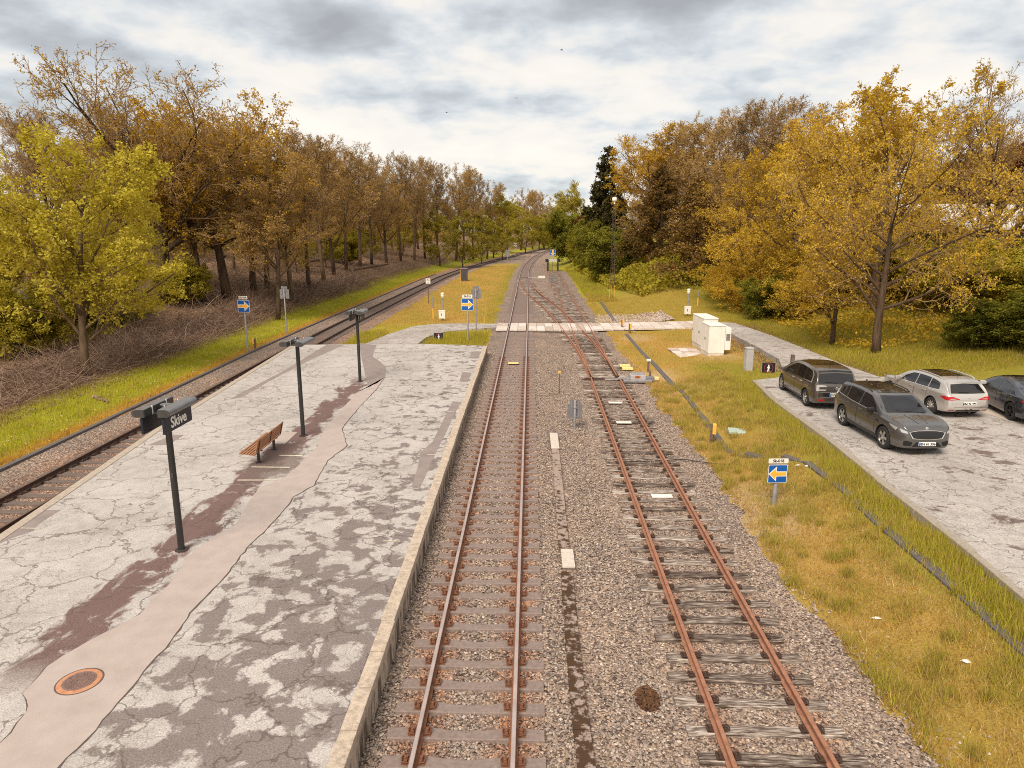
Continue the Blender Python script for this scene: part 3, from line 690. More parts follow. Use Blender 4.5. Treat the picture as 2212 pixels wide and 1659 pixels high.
duct('cable_duct', 'dark concrete cable duct winding through the dry grass on the right', [(8.95, 8.2), (8.86, 11.3), (8.94, 13.9), (8.95, 17), (9.05, 18.9), (8.96, 21.6), (8.5, 22.4), (7.55, 23.3), (7.25, 24), (7.2, 25.2), (7.33, 27.9), (7.5, 33), (7.35, 35.5), (7.42, 41), (7.36, 45.2), (7.44, 53.6)], .27, None, 1.0, M_DUCT, .02)
duct('cable_duct', 'thin cable duct running past the bramble bank beyond the crossing', [(7.44, 61), (7.8, 74), (8.1, 88), (8.15, 105), (8.12, 123)], .32, None, 1.5, M_DUCT, .05)
duct('cable_duct', 'narrow grey duct edge along the ballast on the wood side of the dark track', [(float(cen(LT, y)) - 2.95, y) for y in range(8, 130, 6)], .2, -.2, 1.9, M_DUCT, .05)
def m_moss():
    def fn(t):
        p = t.pos(); x, y, z = t.xyz(p); n = t.noise(p, 5, 7, .68); s = t.noise(p, 30, 4, .7)
        c = t.ramp(s, [(.3, (.26, .195, .165)), (.7, (.38, .30, .26))])
        c = t.mix(t.sstep(t.math('ADD', n, t.math('MULTIPLY', t.sstep(y, 24, 12), .13)), .53, .64), c, (.07, .04, .024))
        return {'Base Color': c, 'Normal': t.bump(s, .5, .02)}
    return mat('mossy_lid', rough=.95, spec=.1, fn=fn)
M_MOSS = m_moss()
dm = duct('cable_duct', 'mossy concrete duct lids half buried in ballast between centre track and siding', [(.90, 8), (.86, 10.6), (.88, 13.7), (.90, 15.05)], .27, -.2, 1.0, M_MOSS, .035)
for k in range(9): MB().bbox((.90 + .008 * k, 16.7 + k * .98, -.205), (.27, .96, .1), .012).build('lid', M_MOSS, dm)
M_LIDW = m_conc('pale_lid', (.55, .47, .41), (.40, .33, .28))
for y, L in ((15.72, .95), (24.95, .98), (25.95, .98)): tag(MB().bbox((.96, y, -.165), (.31, L - .02, .07), .02).build('duct_cover', M_LIDW), {15.72: 'single pale concrete cover in the ballast nearest the footbridge', 24.95: 'nearer pale square cover of the pair before the grey sign back', 25.95: 'farther pale square cover of the pair before the grey sign back'}[y], 'duct cover', group='pale duct covers in the ballast')
# dark mossy heap in the ballast
V, F, col = stones(420, lambda n: (lambda a, r: (2.05 + .2 * r * np.cos(a), 10.55 + .32 * r * np.sin(a)))(RNG.uniform(0, 6.3, n), np.sqrt(RNG.uniform(0, 1, n))), .02, .04)
V[:, 2] += .05; tag(link('moss_clump', np_mesh('moss_clump', V, F, M_STONE, col=np.clip(col * np.array([.32, .2, .12]), .01, .2))), 'dark moss clump in the ballast beside the mossy duct', 'moss')
# ================================================================ STREET FURNITURE AND RAILWAY EQUIPMENT
M_POST = worn('post_charcoal', (.022, .020, .020), .5, var=.2, scale=3, dirt=(.07, .05, .045), amt=.2)
M_LAMPG = worn('lamp_grey', (.17, .17, .18), .38, .35, .18, 4, (.25, .2, .18), .25)
M_LAMPD = worn('lamp_dark', (.045, .042, .042), .55, var=.2)
M_GALV = worn('galvanised', (.30, .28, .28), .5, .3, .18, 5, (.2, .14, .11), .2)
M_GALVB = worn('plate_back', (.20, .195, .215), .55, .25, .15, 4, (.2, .15, .13), .2)
M_NAVY = worn('sign_navy', (.008, .010, .022), .45, var=.2, scale=3, dirt=(.05, .04, .04), amt=.2)
M_LET = mat('sign_white', (.80, .77, .72), .5); M_BLACK = mat('sign_black', (.01, .01, .012), .6)
M_BLUE = worn('sign_blue', (.004, .09, .36), .4, var=.12, scale=2, dirt=(.05, .1, .2), amt=.15)
M_YEL = worn('sign_yellow', (.82, .40, .035), .5, var=.1, scale=3, dirt=(.5, .25, .05), amt=.15)
M_WPL = worn('white_plate', (.76, .70, .63), .5, var=.08, scale=4, dirt=(.35, .26, .2), amt=.2)
M_GLASSD = mat('lamp_lens', (.05, .05, .045), .15)
M_IRON = worn('dark_iron', (.035, .025, .022), .7, var=.3)
M_CABW = worn('cabinet_white', (.76, .72, .66), .55, var=.06, scale=1.2, dirt=(.45, .36, .28), amt=.22)
M_CABB = worn('cabinet_base', (.62, .57, .52), .7, var=.1, scale=3, dirt=(.35, .25, .18), amt=.4)
M_GPOST = worn('grey_plastic', (.42, .40, .40), .6, var=.1, scale=3)
M_YBOX = worn('yellow_plastic', (.80, .42, .06), .5, var=.12, scale=8, dirt=(.5, .3, .1), amt=.3)
M_PYEL = worn('faded_yellow', (.82, .62, .24), .6, var=.1, scale=8)
M_TIMB = worn('old_timber', (.13, .09, .07), .9, var=.4, scale=9)
M_BENCH = None
def m_bench():
    def fn(t):
        p = t.obj(); x, y, z = t.xyz(p); g = t.noise(t.comb(t.math('MULTIPLY', x, 1.2), t.math('MULTIPLY', y, 22), t.math('MULTIPLY', z, 22)), 1.5, 6, .65)
        return {'Base Color': t.ramp(g, [(.3, (.21, .09, .042)), (.7, (.40, .19, .095))]), 'Roughness': .6}
    return mat('bench_timber', rough=.6, spec=.3, fn=fn)
M_BENCH = m_bench()
# ---------------------------------------------------------------- lamp posts
def fixture():
    a = []
    for k in range(9):
        an = math.pi * k / 8; a.append((.045 + .105 * math.sin(an) - .0, .085 * math.cos(an)))
    prof = [(-.12, .085)] + a + [(-.12, -.085)]
    M = Matrix(((1, 0, 0), (0, 0, 1), (0, 1, 0)))
    return prof, M
def lamp(x, y, label, boards, h=3.82 - ZP):
    t = thing('lamp_post', label, 'lamp post', (x, y, ZP), 0, 'twin lamp posts along the platform')
    mb = MB(); mb.lathe([(.095, 0), (.095, .02), (.075, .03), (.072, h * .55), (.068, h - .25), (.066, h - .02)], 20); mb.build('pole', M_POST, t, True)
    MB().lathe([(.15, .004), (.15, .022), (.11, .03)], 8).build('base_plate', M_IRON, t)
    MB().box((.0, -.073, 1.86), (.07, .012, .13)).build('service_hatch', M_LAMPD, t)
    MB().lathe([(.085, h - .03), (.085, h + .05), (.11, h + .065), (.11, h + .085), (.02, h + .095)], 16).build('pole_cap', M_LAMPG, t, True)
    b = MB()
    for yy in (-.28, .28): b.tube([(-.17, yy, h + .10), (-.17, yy, h - .06), (.17, yy, h - .06), (.17, yy, h + .10)], .016, 6)
    b.box((0, 0, h - .06), (.34, .6, .03)); b.build('bracket', M_LAMPD, t)
    prof, M = fixture()
    for sx in (-1, 1):
        pr = [(sx * px + sx * .27, pz) for px, pz in prof]
        hd = MB(); hd.prism([(a_, b_) for a_, b_ in pr], 1.26, 0, M, (0, -.63, h + .02)); f = hd.build('lamp_head', M_LAMPG, t, True, 35)
        for yy in (-.641, .629): MB().prism(pr, .012, 0, M, (0, yy, h + .02)).build('end_cap', M_LAMPD, f)
        e = MB(); e.box((sx * .145, 0, h + .02), (.012, 1.2, .15)); e.build('lens', M_GLASSD, f)
        for yy in (-.3, .3): MB().box((sx * .136, yy, h + .03), (.012, .03, .2)).build('clip', M_LET, f)
    if boards:
        Lb, zb, txt, ts = boards
        for sx in (-1, 1):
            bd = MB().bbox((sx * .235, 0, h + .02 - .11 - zb / 2), (.055, Lb, zb), .006).build('name_board', M_NAVY, t)
            if txt:
                M_ = Matrix.Translation((sx * .2645, 0, h + .02 - .11 - zb / 2)) @ Matrix.Rotation(R(90 * sx), 4, 'Z') @ FACE
                lettering(txt, ts, M_LET, bd, M_, .006)
        MB().box((0, 0, h - .11), (.42, .05, .03)).build('board_arm', M_LAMPD, t)
    return t
lamp(-8.12, 14.82, 'dark lamp post carrying Skive name boards under its twin grey lamps', (1.22, .36, 'Skive', .34))
lamp(-8.22, 24.05, 'plain twin lamp post with no board beside the slatted bench', None)
l3 = lamp(-8.37, 33.3, 'twin lamp post with small dark direction boards at the worn patch near the platform end', (.95, .30, None, 0))
lettering('Spor', .2, M_LAMPG, l3, Matrix.Translation((.2645, .02, 3.82 - ZP - .24)) @ Matrix.Rotation(R(90), 4, 'Z') @ FACE, .003)
MB().prism([(-.07, 0), (.05, .10), (.05, -.10)], .004, 0, Matrix(((0, 0, 1), (1, 0, 0), (0, 1, 0))), (.265, -.34, 3.82 - ZP - .24)).build('direction_arrow', M_LET, l3)
# ---------------------------------------------------------------- bench
bt = thing('platform_bench', 'timber slatted bench with iron legs facing the far track', 'bench', (-8.62, 21.75, ZP), R(0))
def slat(c, d, M=None): return MB().bbox(c, d, .006, 0, M)
s_ = MB()
for k in range(6): s_.bbox((-.47 + k * .085, 0, .45 - .012 * k), (.065, 2.3, .03), .006)
s_.build('seat', M_BENCH, bt)
s_ = MB(); MBk = Matrix.Rotation(R(14), 3, 'Y')
for k in range(5): zz2 = .50 + k * .082; s_.bbox((.02 + (zz2 - .45) * .25, 0, zz2), (.03, 2.3, .062), .006, 0, MBk)
s_.build('backrest', M_BENCH, bt)
for yy in (-.68, .68):
    l = MB(); l.box((-.08, yy, .2), (.07, .07, .42)); l.box((-.08, yy, .005), (.16, .16, .012)); l.tube([(-.46, yy, .42), (-.05, yy, .385), (.06, yy, .42)], .022, 6); l.build('leg', M_IRON, bt)
for yy in (-1.0, 0, 1.0):
    MB().tube([(-.05, yy, .37), (.055, yy, .45), (.155, yy, .88)], .014, 5).build('back_strap', M_IRON, bt)
# ---------------------------------------------------------------- manhole
mh = thing('manhole_cover', 'round rust orange manhole cover set in the pale asphalt strip', 'manhole cover', (-7.43, 9.98, ZP + .008))
M_MHR = m_rust('manhole_frame_rust', (.36, .15, .075), (.47, .22, .12), (.54, .30, .19)); M_MHC = worn('manhole_iron', (.20, .125, .105), .6, .2, .3, 14, (.38, .19, .1), .5)
MB().lathe([(.335, -.02), (.335, .004), (.325, .010), (.205, .010), (.20, .004), (.20, -.02)], 48).build('frame', M_MHR, mh)
c_ = MB(); c_.lathe([(.255, .010), (.255, .0125), (.20, .0135), (.0, .0135)][:3], 48, 0)
for r_ in (.045, .085, .125, .165, .205):
    n_ = int(2 * math.pi * r_ / .05)
    for k in range(n_): a = 2 * math.pi * k / n_ + r_ * 9; c_.box((r_ * math.cos(a), r_ * math.sin(a), .016), (.026, .03, .008), 0, Matrix.Rotation(a, 3, 'Z'))
c_.build('lid', M_MHC, mh)
MB().lathe([(.36, .001), (.36, .003), (.33, .003)], 40).build('joint_ring', M_EDGE, mh)
# ---------------------------------------------------------------- shunting arrow signs
def rrect(w_, h_, r=.03, n=4):
    out = []
    for cx, cy, a0 in ((w_ / 2 - r, h_ / 2 - r, 0), (-w_ / 2 + r, h_ / 2 - r, 90), (-w_ / 2 + r, -h_ / 2 + r, 180), (w_ / 2 - r, -h_ / 2 + r, 270)):
        for k in range(n + 1): a = R(a0 + 90 * k / n); out.append((cx + r * math.cos(a), cy + r * math.sin(a)))
    return out
MX = Matrix(((1, 0, 0), (0, 0, -1), (0, 1, 0)))       # local XY plate -> world XZ, front towards -Y
def arrow_poly(s, dirn, grow=0.0):
    a = [(-.46, -.135), (.06, -.135), (.06, -.40), (.47, 0), (.06, .40), (.06, .135), (-.46, .135)]
    if grow: a = [(-.46 + .03, -.135 + .045), (.06 + .045, -.135 + .045), (.06 + .045, -.40 + .11), (.47 - .07, 0), (.06 + .045, .40 - .11), (.06 + .045, .135 - .045), (-.46 + .03, .135 - .045)]
    an = {'R': 0, 'L': math.pi, 'D': -math.pi / 2}[dirn]
    return [((x * math.cos(an) - y * math.sin(an)) * s, (x * math.sin(an) + y * math.cos(an)) * s) for x, y in a]
def arrow_sign(loc, s, zc, dirn, label, txt=None, rz=0.0, pole_r=.055, front=True, pole_top=None, tw=.84, group='blue arrow signs beside the tracks', tilt=0):
    t = thing('arrow_sign' if front else 'track_sign', label, 'sign', loc, rz, group)
    ph = pole_top or zc + s * .5
    MB().lathe([(pole_r, -.1), (pole_r, ph), (pole_r * .8, ph + .015)], 14, 0, None, (0, .0, 0)).build('pole', M_GALV, t, True)
    sg = -1 if front else 1
    yf = sg * (pole_r + .012)
    p = MB(); p.prism(rrect(s, s, s * .07), .012, 0, MX, (0, yf + .006, zc)); pl = p.build('plate', M_GALVB, t)
    bands = MB()
    for zz_ in (-.32, .28): bands.box((0, -yf * .1, zc + zz_ * s), (pole_r * 2.6, pole_r * 2.3, .035))
    bands.build('clamp', M_GALV, t)
    if front:
        MB().prism(rrect(s * .985, s * .985, s * .065), .003, 0, MX, (0, yf - .006, zc)).build('border', M_WPL, pl)
        MB().prism(rrect(s * .93, s * .93, s * .05), .003, 0, MX, (0, yf - .0095, zc)).build('blue_face', M_BLUE, pl)
        MB().prism(arrow_poly(s, dirn), .003, 0, MX, (0, yf - .013, zc)).build('arrow_outline', M_WPL, pl)
        MB().prism(arrow_poly(s, dirn, 1), .003, 0, MX, (0, yf - .0165, zc)).build('arrow', M_YEL, pl)
    else:
        fr = MB()
        for sx in (-1, 1): fr.box((sx * s * .24, yf - .018, zc + s * .15), (s * .05, .02, s * 1.15))
        for zz_ in (-.42, .3): fr.box((0, yf - .018, zc + zz_ * s), (s * .5, .02, s * .05))
        fr.build('back_frame', M_GALV, t)
    if txt is not None:
        zt = zc + s * .5 + s * .19; w_ = s * tw if front else s * .66
        q = MB(); q.prism(rrect(w_, s * .25, s * .05), .01, 0, MX, (0, yf + .005, zt)); nb = q.build('number_plate', M_WPL if front else M_GALVB, t)
        b = MB()
        for sx in (-1, 1): b.box((sx * s * .28, yf + .016, zc + s * .5 + .03 * s), (s * .06, .01, s * .25))
        b.build('plate_strap', M_GALV, t)
        if txt: lettering(txt, s * .21, M_BLACK, nb, Matrix.Translation((0, yf - .0085, zt)) @ FACE, s * .004)
    return t
def pl3(px, py): v = on(px, py); return (v.x, v.y, v.z)
l18 = pl3(1671, 1093)
arrow_sign(l18, .56, .98, 'L', 'nearest blue sign, yellow arrow pointing left, under a plate reading Sk-018', 'Sk-018', R(3), .062, tw=1.02)
arrow_sign(pl3(1011, 745), .84, 2.78, 'R', 'blue sign with yellow right arrow under plate Sk-016 on the grass by the platform end', 'Sk-016', 0, .06)
arrow_sign(pl3(536, 765), .80, 3.1, 'R', 'blue sign with yellow right arrow under plate Sk-014 before the brushwood', 'Sk-014', R(-2), .06, tw=.72)
v = on_dist(1113, 225); arrow_sign((v.x, v.y, v.z), 1.1, 3.2, 'R', 'small far blue arrow sign beyond the dark track by the wood', '', 0, .06, group=None)
v = on_dist(1203, 285); arrow_sign((v.x, v.y, v.z), 1.5, 3.6, 'L', 'farthest tiny blue arrow sign where the tracks vanish behind the conifer', None, 0, .06, group=None)
arrow_sign(pl3(620, 722), .72, 3.05, 'R', 'grey back of a sign on its post before the brushwood', '', 0, .05, front=False, group='sign backs seen from behind')
arrow_sign(pl3(1029, 718), .74, 3.0, 'R', 'grey back of the sign standing behind plate Sk-016', '', 0, .055, front=False, group='sign backs seen from behind')
arrow_sign((1.84, 27.3, -.2), .60, .70, 'R', 'low grey sign back in the ballast between the tracks', '', R(2), .05, front=False, pole_top=1.16, group='sign backs seen from behind')
arrow_sign(pl3(1096, 581), 1.05, 3.0, 'R', 'distant grey sign back at the tip of the middle grass', '', 0, .055, front=False, group='sign backs seen from behind')
arrow_sign((3.15, 107, -.2), .62, .55, 'R', 'distant low grey sign back beside the far point machine', None, 0, .05, front=False, group='sign backs seen from behind')
# ---------------------------------------------------------------- buffer stop with its arrow
bf = thing('buffer_stop', 'black buffer stop with a white striped beam closing the siding', 'buffer stop', (4.42, 138.6, 0))
for sx in (-1, 1):
    b = MB(); b.box((sx * .98, 0, .6), (.36, .36, 1.75)); b.tube([(sx * .98, .2, 1.0), (sx * 1.0, 1.8, -.15)], .08, 6); b.build('post', M_IRON, bf)
    MB().bbox((sx * 1.15, -.1, 1.85), (.62, .5, .58), .04).build('buffer_block', M_BLACK, bf)
b = MB(); b.box((0, -.05, 1.85), (2.3, .2, .40)); bm_ = b.build('beam', M_WPL, bf)
b = MB()
for k in range(5): b.box((-.68 + .34 * k, -.156, 1.85), (.1, .006, .42), 0, Matrix.Rotation(R(35), 3, 'Y'))
b.build('stripe', M_GALVB, bm_)
arrow_sign((4.42, 139.4, 0), 1.15, 3.35, 'D', 'blue sign with a yellow arrow pointing down above the buffer stop', None, 0, .06, group=None)
# ---------------------------------------------------------------- no-walking boards (black board, red ring, white walker)
M_RED = mat('ring_red', (.45, .02, .02), .5)
def no_walk(loc, rz, label):
    t = thing('warning_board', label, 'warning board', loc, rz, 'black no walking boards'); t.scale = (.62, .62, .62)
    fr = MB()
    for sx in (-1, 1): fr.box((sx * .57, .02, .35), (.07, .09, .95))
    fr.build('post', M_GALV, t)
    bd = MB().bbox((0, 0, .42), (1.06, .05, .82), .01).build('board', M_NAVY, t)
    r_ = MB(); n_ = 36
    vs = [Vector((math.cos(2 * math.pi * k / n_) * q, -.029, .40 + math.sin(2 * math.pi * k / n_) * q)) for k in range(n_) for q in (.345, .375)]
    r_.add(vs, [(2 * k, 2 * k + 1, (2 * k + 3) % (2 * n_), (2 * k + 2) % (2 * n_)) for k in range(n_)])
    r_.build('ring', M_RED, bd)
    f = MB(); head = [(.055 * math.cos(2 * math.pi * k / 12), .62 + .06 * math.sin(2 * math.pi * k / 12)) for k in range(12)]
    body = [(-.05, .55), (.06, .55), (.12, .36), (.10, .33), (.06, .40), (.05, .28), (.09, .08), (.03, .08), (0, .25), (-.05, .08), (-.11, .08), (-.06, .30), (-.06, .42), (-.12, .36), (-.14, .38)]
    for pg in (head, body): f.prism(pg, .004, 0, MX, (0, -.0275, 0))
    f.build('walker', M_LET, bd); return t
v = on(948, 739); no_walk((v.x, v.y, v.z + .12), 0, 'black warning board with red ring and white walker in the grass by the platform end')
v = on(1659, 808); no_walk((v.x, v.y, v.z + .02), R(-4), 'black warning board with red ring and white walker beside the parked people carrier')
# ---------------------------------------------------------------- white equipment cabinets
def cabinet(loc, w_, d, h, rz, label, doors=3, vent=False, base=.28):
    t = thing('equipment_cabinet', label, 'cabinet', loc, rz, 'white trackside cabinets')
    MB().bbox((0, 0, base / 2), (w_ - .04, d - .04, base), .01).build('plinth', M_CABB, t)
    MB().bbox((0, 0, base + (h - base) / 2), (w_, d, h - base), .012).build('body', M_CABW, t)
    MB().bbox((0, 0, h + .03), (w_ + .05, d + .05, .07), .018).build('roof', M_CABW, t)
    dw = (d - .06) / doors
    for k in range(doors):
        yc = -d / 2 + .03 + dw * (k + .5)
        dr = MB().bbox((-w_ / 2 - .006, yc, base + (h - base) / 2), (.016, dw - .018, h - base - .08), .004).build('door', M_CABW, t)
        MB().box((-w_ / 2 - .022, yc + (dw * .36 if k % 2 == 0 else -dw * .36), base + (h - base) * .48), (.02, .035, .15)).build('handle', M_BLACK, dr)
    if vent:
        v_ = MB().bbox((w_ * .5 + .2, -d * .18, h * .60), (.36, d * .62, h * .70), .02).build('cooling_unit', M_CABW, t)
        g_ = MB()
        for k in range(7): g_.box((w_ * .5 + .2, -d * .18 - d * .31 - .004, h * .56 + k * .06), (.24, .012, .03))
        g_.build('louvre', M_BLACK, v_)
    return t
cz = hz1(11.3, 44.5)
cabinet((11.72, 46.6, cz - .05), .92, 2.7, 2.12, R(2), 'taller longer white cabinet at the back of the pair', 3)
cabinet((11.55, 43.75, cz - .05), .98, 1.75, 1.98, R(2), 'nearer white cabinet with a louvred cooling unit on its side', 2, True)
pv = thing('paved_apron', 'small apron of worn paving slabs in front of the white cabinets', 'paving', (10.2, 44.6, hz1(10.2, 44.6) + .03), R(2))
for i in range(3):
    for j in range(6): MB().bbox((-.62 + i * .62, -1.7 + j * .62, random.uniform(-.015, .01)), (.6, .6, .06), .012).build('paving_slab', M_SLAB, pv)
# grey cable post
v = on(1615, 803)
t = thing('cable_post', 'slim grey cable distribution post standing in the grass before the white cabinets', 'distribution post', (v.x, v.y, v.z - .03), R(8))
MB().bbox((0, 0, .6), (.36, .34, 1.24), .012).build('housing', M_GPOST, t); MB().bbox((0, 0, 1.25), (.40, .38, .08), .03).build('cap', M_GPOST, t); MB().box((-.184, 0, .62), (.01, .28, 1.0)).build('cover', M_GPOST, t)
# level detector posts with a white box
def vent_post(loc, label):
    t = thing('detector_post', label, 'equipment post', loc, 0, 'grey posts with white boxes')
    MB().lathe([(.065, -.1), (.062, 2.1)], 12).build('pole', M_GALV, t, True)
    MB().lathe([(.10, 2.05), (.13, 2.08), (.13, 2.18), (.16, 2.2), (.16, 2.28), (.13, 2.3), (.13, 2.36), (.165, 2.39), (.15, 2.46), (.05, 2.49)], 18).build('cap', M_WPL, t, True, 30)
    b = MB().bbox((-.06, -.11, .56), (.56, .30, .66), .02).build('box', M_WPL, t); MB().bbox((-.06, -.11, .91), (.60, .34, .05), .012).build('box_lid', M_WPL, b)
    MB().box((-.1, -.267, .58), (.05, .012, .22)).build('slot', M_BLACK, b); return t
vent_post(pl3(957, 693), 'grey capped post with a white box on the middle grass'); vent_post(pl3(1485, 684), 'grey capped post with a white box behind the white cabinets')
# marker pegs
def peg(loc, h, label, r=.045, split=.5):
    t = thing('marker_post', label, 'marker post', loc, 0)
    MB().lathe([(r, -.1), (r, h * split)], 8).build('lower_tube', M_YBOX, t); MB().lathe([(r * .9, h * split), (r * .9, h), (r * .5, h + .03)], 8).build('upper_tube', M_GALV, t)
peg(pl3(936, 692), 2.0, 'yellow and grey marker tube beside the capped post on the middle grass', .06); peg(pl3(1507, 662), 1.5, 'yellow and grey marker tube behind the taller white cabinet', .06)
for px, py, h, lb in ((1050, 682, 1.2, 'thin yellow peg where the grass meets the ballast'), (1046, 703, 1.0, 'thin yellow peg beside the asphalt path at the crossing'), (1016, 623, 1.2, 'thin yellow peg far out on the middle grass')): peg(pl3(px, py), h, lb, .025, .8)
v = on(926, 656); t = thing('number_post', 'thin rusty post with a small white PU board by the dark track', 'sign', v)
MB().lathe([(.04, -.1), (.035, 2.5)], 8).build('pole', M_TIMB, t); b = MB().bbox((0, -.05, 2.45), (.5, .03, .55), .01).build('board', M_WPL, t)
lettering('PU', .25, M_BLACK, b, Matrix.Translation((0, -.07, 2.55)) @ FACE, .004); lettering('4', .2, M_BLACK, b, Matrix.Translation((0, -.07, 2.32)) @ FACE, .004)
# yellow phone-type boxes on short posts
def ybox(loc, rz, label, sg=1):
    t = thing('junction_box', label, 'junction box', loc, rz, 'yellow boxes on short posts')
    MB().box((0, 0, .33), (.09, .09, .86)).build('post', M_TIMB, t); MB().bbox((sg * .10, -.03, .58), (.14, .2, .40), .035).build('box', M_YBOX, t)
    MB().tube([(sg * .1, 0, .42), (sg * .07, 0, .2), (sg * .12, .02, -.05)], .012, 5).build('cable', M_BLACK, t)
ybox(pl3(552, 755), 0, 'yellow box on a short dark post by the brushwood', -1); ybox(pl3(1343, 712), 0, 'yellow box on a short post at the edge of the crossing slabs'); ybox(pl3(1359, 722), 0, 'yellow box on a short post just this side of the crossing slabs'); ybox(pl3(1535, 962), R(-12), 'yellow box on a short post over the bend of the duct, nearest of its kind')
def small_post(loc, h, label, w_=.07, hd=None):
    t = thing('stub_post', label, 'post', loc, 0); MB().box((0, 0, h / 2 - .05), (w_, w_, h)).build('post', M_TIMB, t)
    if hd: MB().bbox((0, -.02, h - .06), (w_ * 2.3, w_ * 1.6, .12), .01).build('head', hd, t)
small_post((1.46, 33.4, -.2), 1.15, 'rusty thin stub post with a square head in the ballast', .05, M_YBOX)
small_post(pl3(1400, 805), .75, 'small timber post with a pale meter head beside the point machine', .10, M_WPL); small_post(pl3(1404, 818), .42, 'short bare timber stub beside the point machine', .09)
v = on(1704, 790); small_post((13.55, 35.6, hz1(13.55, 35.6)), 1.0, 'dark timber post at the path behind the people carrier', .16)
small_post((24.6, 34.2, hz1(24.6, 34.2)), 1.6, 'weathered timber post against the dark hedge', .2)
# point machine
pm = thing('point_machine', 'grey point machine with orange number label beside the switch blades', 'point machine', (5.75, 36.2, -.2))
MB().bbox((-.05, -.05, .10), (1.5, .55, .12), .015).build('bed_plate', M_GALV, pm); MB().bbox((-.02, .05, .30), (.82, .5, .30), .05).build('housing', M_GPOST, pm)
MB().bbox((-.02, .05, .47), (.70, .44, .08), .03).build('cover', M_GALV, pm)
lb = MB().box((-.06, -.208, .32), (.30, .006, .13)).build('label', mat('label_orange', (.55, .16, .04), .6), pm); lettering('A001', .1, M_BLACK, lb, Matrix.Translation((-.06, -.214, .32)) @ FACE, .002)
MB().bbox((.62, 0, .2), (.46, .3, .2), .02).build('motor', M_GALVB, pm); MB().bbox((.93, -.02, .22), (.3, .24, .14), .02).build('end_cap', M_PYEL, pm); MB().tube([(-.5, 0, .16), (-1.75, .1, .12)], .045, 8).build('drive_rod', M_GALV, pm)
MB().bbox((-.75, .0, .2), (.62, .2, .1), .02).build('rod_cover', M_GALV, pm)
p2_ = thing('point_machine', 'distant grey point machine in the ballast right of the far points', 'point machine', (1.9, 116.5, -.2)); MB().bbox((0, 0, .25), (1.1, .6, .4), .05).build('housing', M_WPL, p2_); MB().tube([(-.5, 0, .16), (-2.1, 0, .15)], .05, 6).build('drive_rod', M_GALV, p2_)
yp = thing('yellow_blocks', 'pair of pale yellow blocks lying by the siding rail', 'blocks', (5.55, 39.6, -.2))
MB().bbox((0, .35, .16), (.62, .34, .12), .02).build('block', M_PYEL, yp); MB().bbox((.08, -.2, .1), (.62, .34, .12), .02).build('block', M_PYEL, yp)
bal_lab = ['pale flat plate lying between the siding rails nearest the footbridge', 'second pale plate between the siding rails, short of the low sign back', 'third pale plate between the siding rails, near the switch blades']
for (x, y), lb in zip(((4.0, 19.8), (3.93, 28.0), (3.98, 31.4)), bal_lab): tag(MB().bbox((x, y, -.13), (.62, .24, .03), .008).build('track_plate', M_WPL), lb, 'track plate', group='pale plates between the siding rails')
tag(MB().bbox((-.98, 41.0, -.12), (.62, .3, .05), .01).build('track_plate', M_PYEL), 'pale yellow plate between the centre track rails', 'track plate')
# pale green lid, litter
v = on(1591, 937); t = tag(MB().bbox((0, 0, .05), (.62, .62, .1), .015).build('chamber_lid', worn('green_lid', (.38, .47, .40), .5, var=.12, scale=5, dirt=(.5, .48, .42), amt=.35)), 'pale green square chamber lid in the dry grass', 'lid'); t.location = v; t.rotation_euler = (0, 0, R(-12))
M_LIT = mat('litter_white', (.75, .72, .68), .7)
for k, (px, py, lb) in enumerate(((1722, 1012, 'crumpled white scrap just right of plate Sk-018'), (1741, 1014, 'white scrap lying on the dark duct right of the arrow sign'), (1890, 1340, 'white scrap in the dry grass below the bend of the dark duct'), (2085, 1435, 'white scrap in the dry grass left of the dark duct'), (1370, 720, 'white scrap beside the upright yellow box near the crossing'), (1441, 711, 'white scrap on the grass before the cabinets'))):
    v = on(px, py); m_ = MB(); n_ = 7
    vs = [Vector((random.uniform(.04, .12) * math.cos(2 * math.pi * i / n_) * 1.6, random.uniform(.04, .09) * math.sin(2 * math.pi * i / n_), .03 + random.uniform(0, .03))) for i in range(n_)] + [Vector((0, 0, .09)), Vector((0, 0, -.01))]
    m_.add(vs, [(i, (i + 1) % n_, n_) for i in range(n_)] + [((i + 1) % n_, i, n_ + 1) for i in range(n_)]); o = m_.build('litter', M_LIT); o.location = v; o.scale = (.75, .75, .7); tag(o, lb, 'litter', group='white scraps of litter')
# dark ribbed bin-like hut by the dark track
v = on(1003, 607); t = thing('relay_box', 'dark ribbed relay box standing in the middle grass by the dark track', 'relay box', v); 
b = MB().bbox((0, 0, .95), (1.0, .8, 2.0), .04).build('body', worn('relay_dark', (.05, .046, .048), .6), t); r_ = MB()
for k in range(5): r_.box((-.4 + .2 * k, -.405, .95), (.04, .03, 1.8))
r_.build('rib', worn('relay_rib', (.09, .08, .085), .6), b); MB().bbox((0, 0, 1.98), (1.08, .88, .08), .02).build('lid', M_GALV, t); MB().tube([(-.58, -.4, 0), (-.5, -.42, 1.95)], .025, 6).build('cable_tube', M_YEL, t)
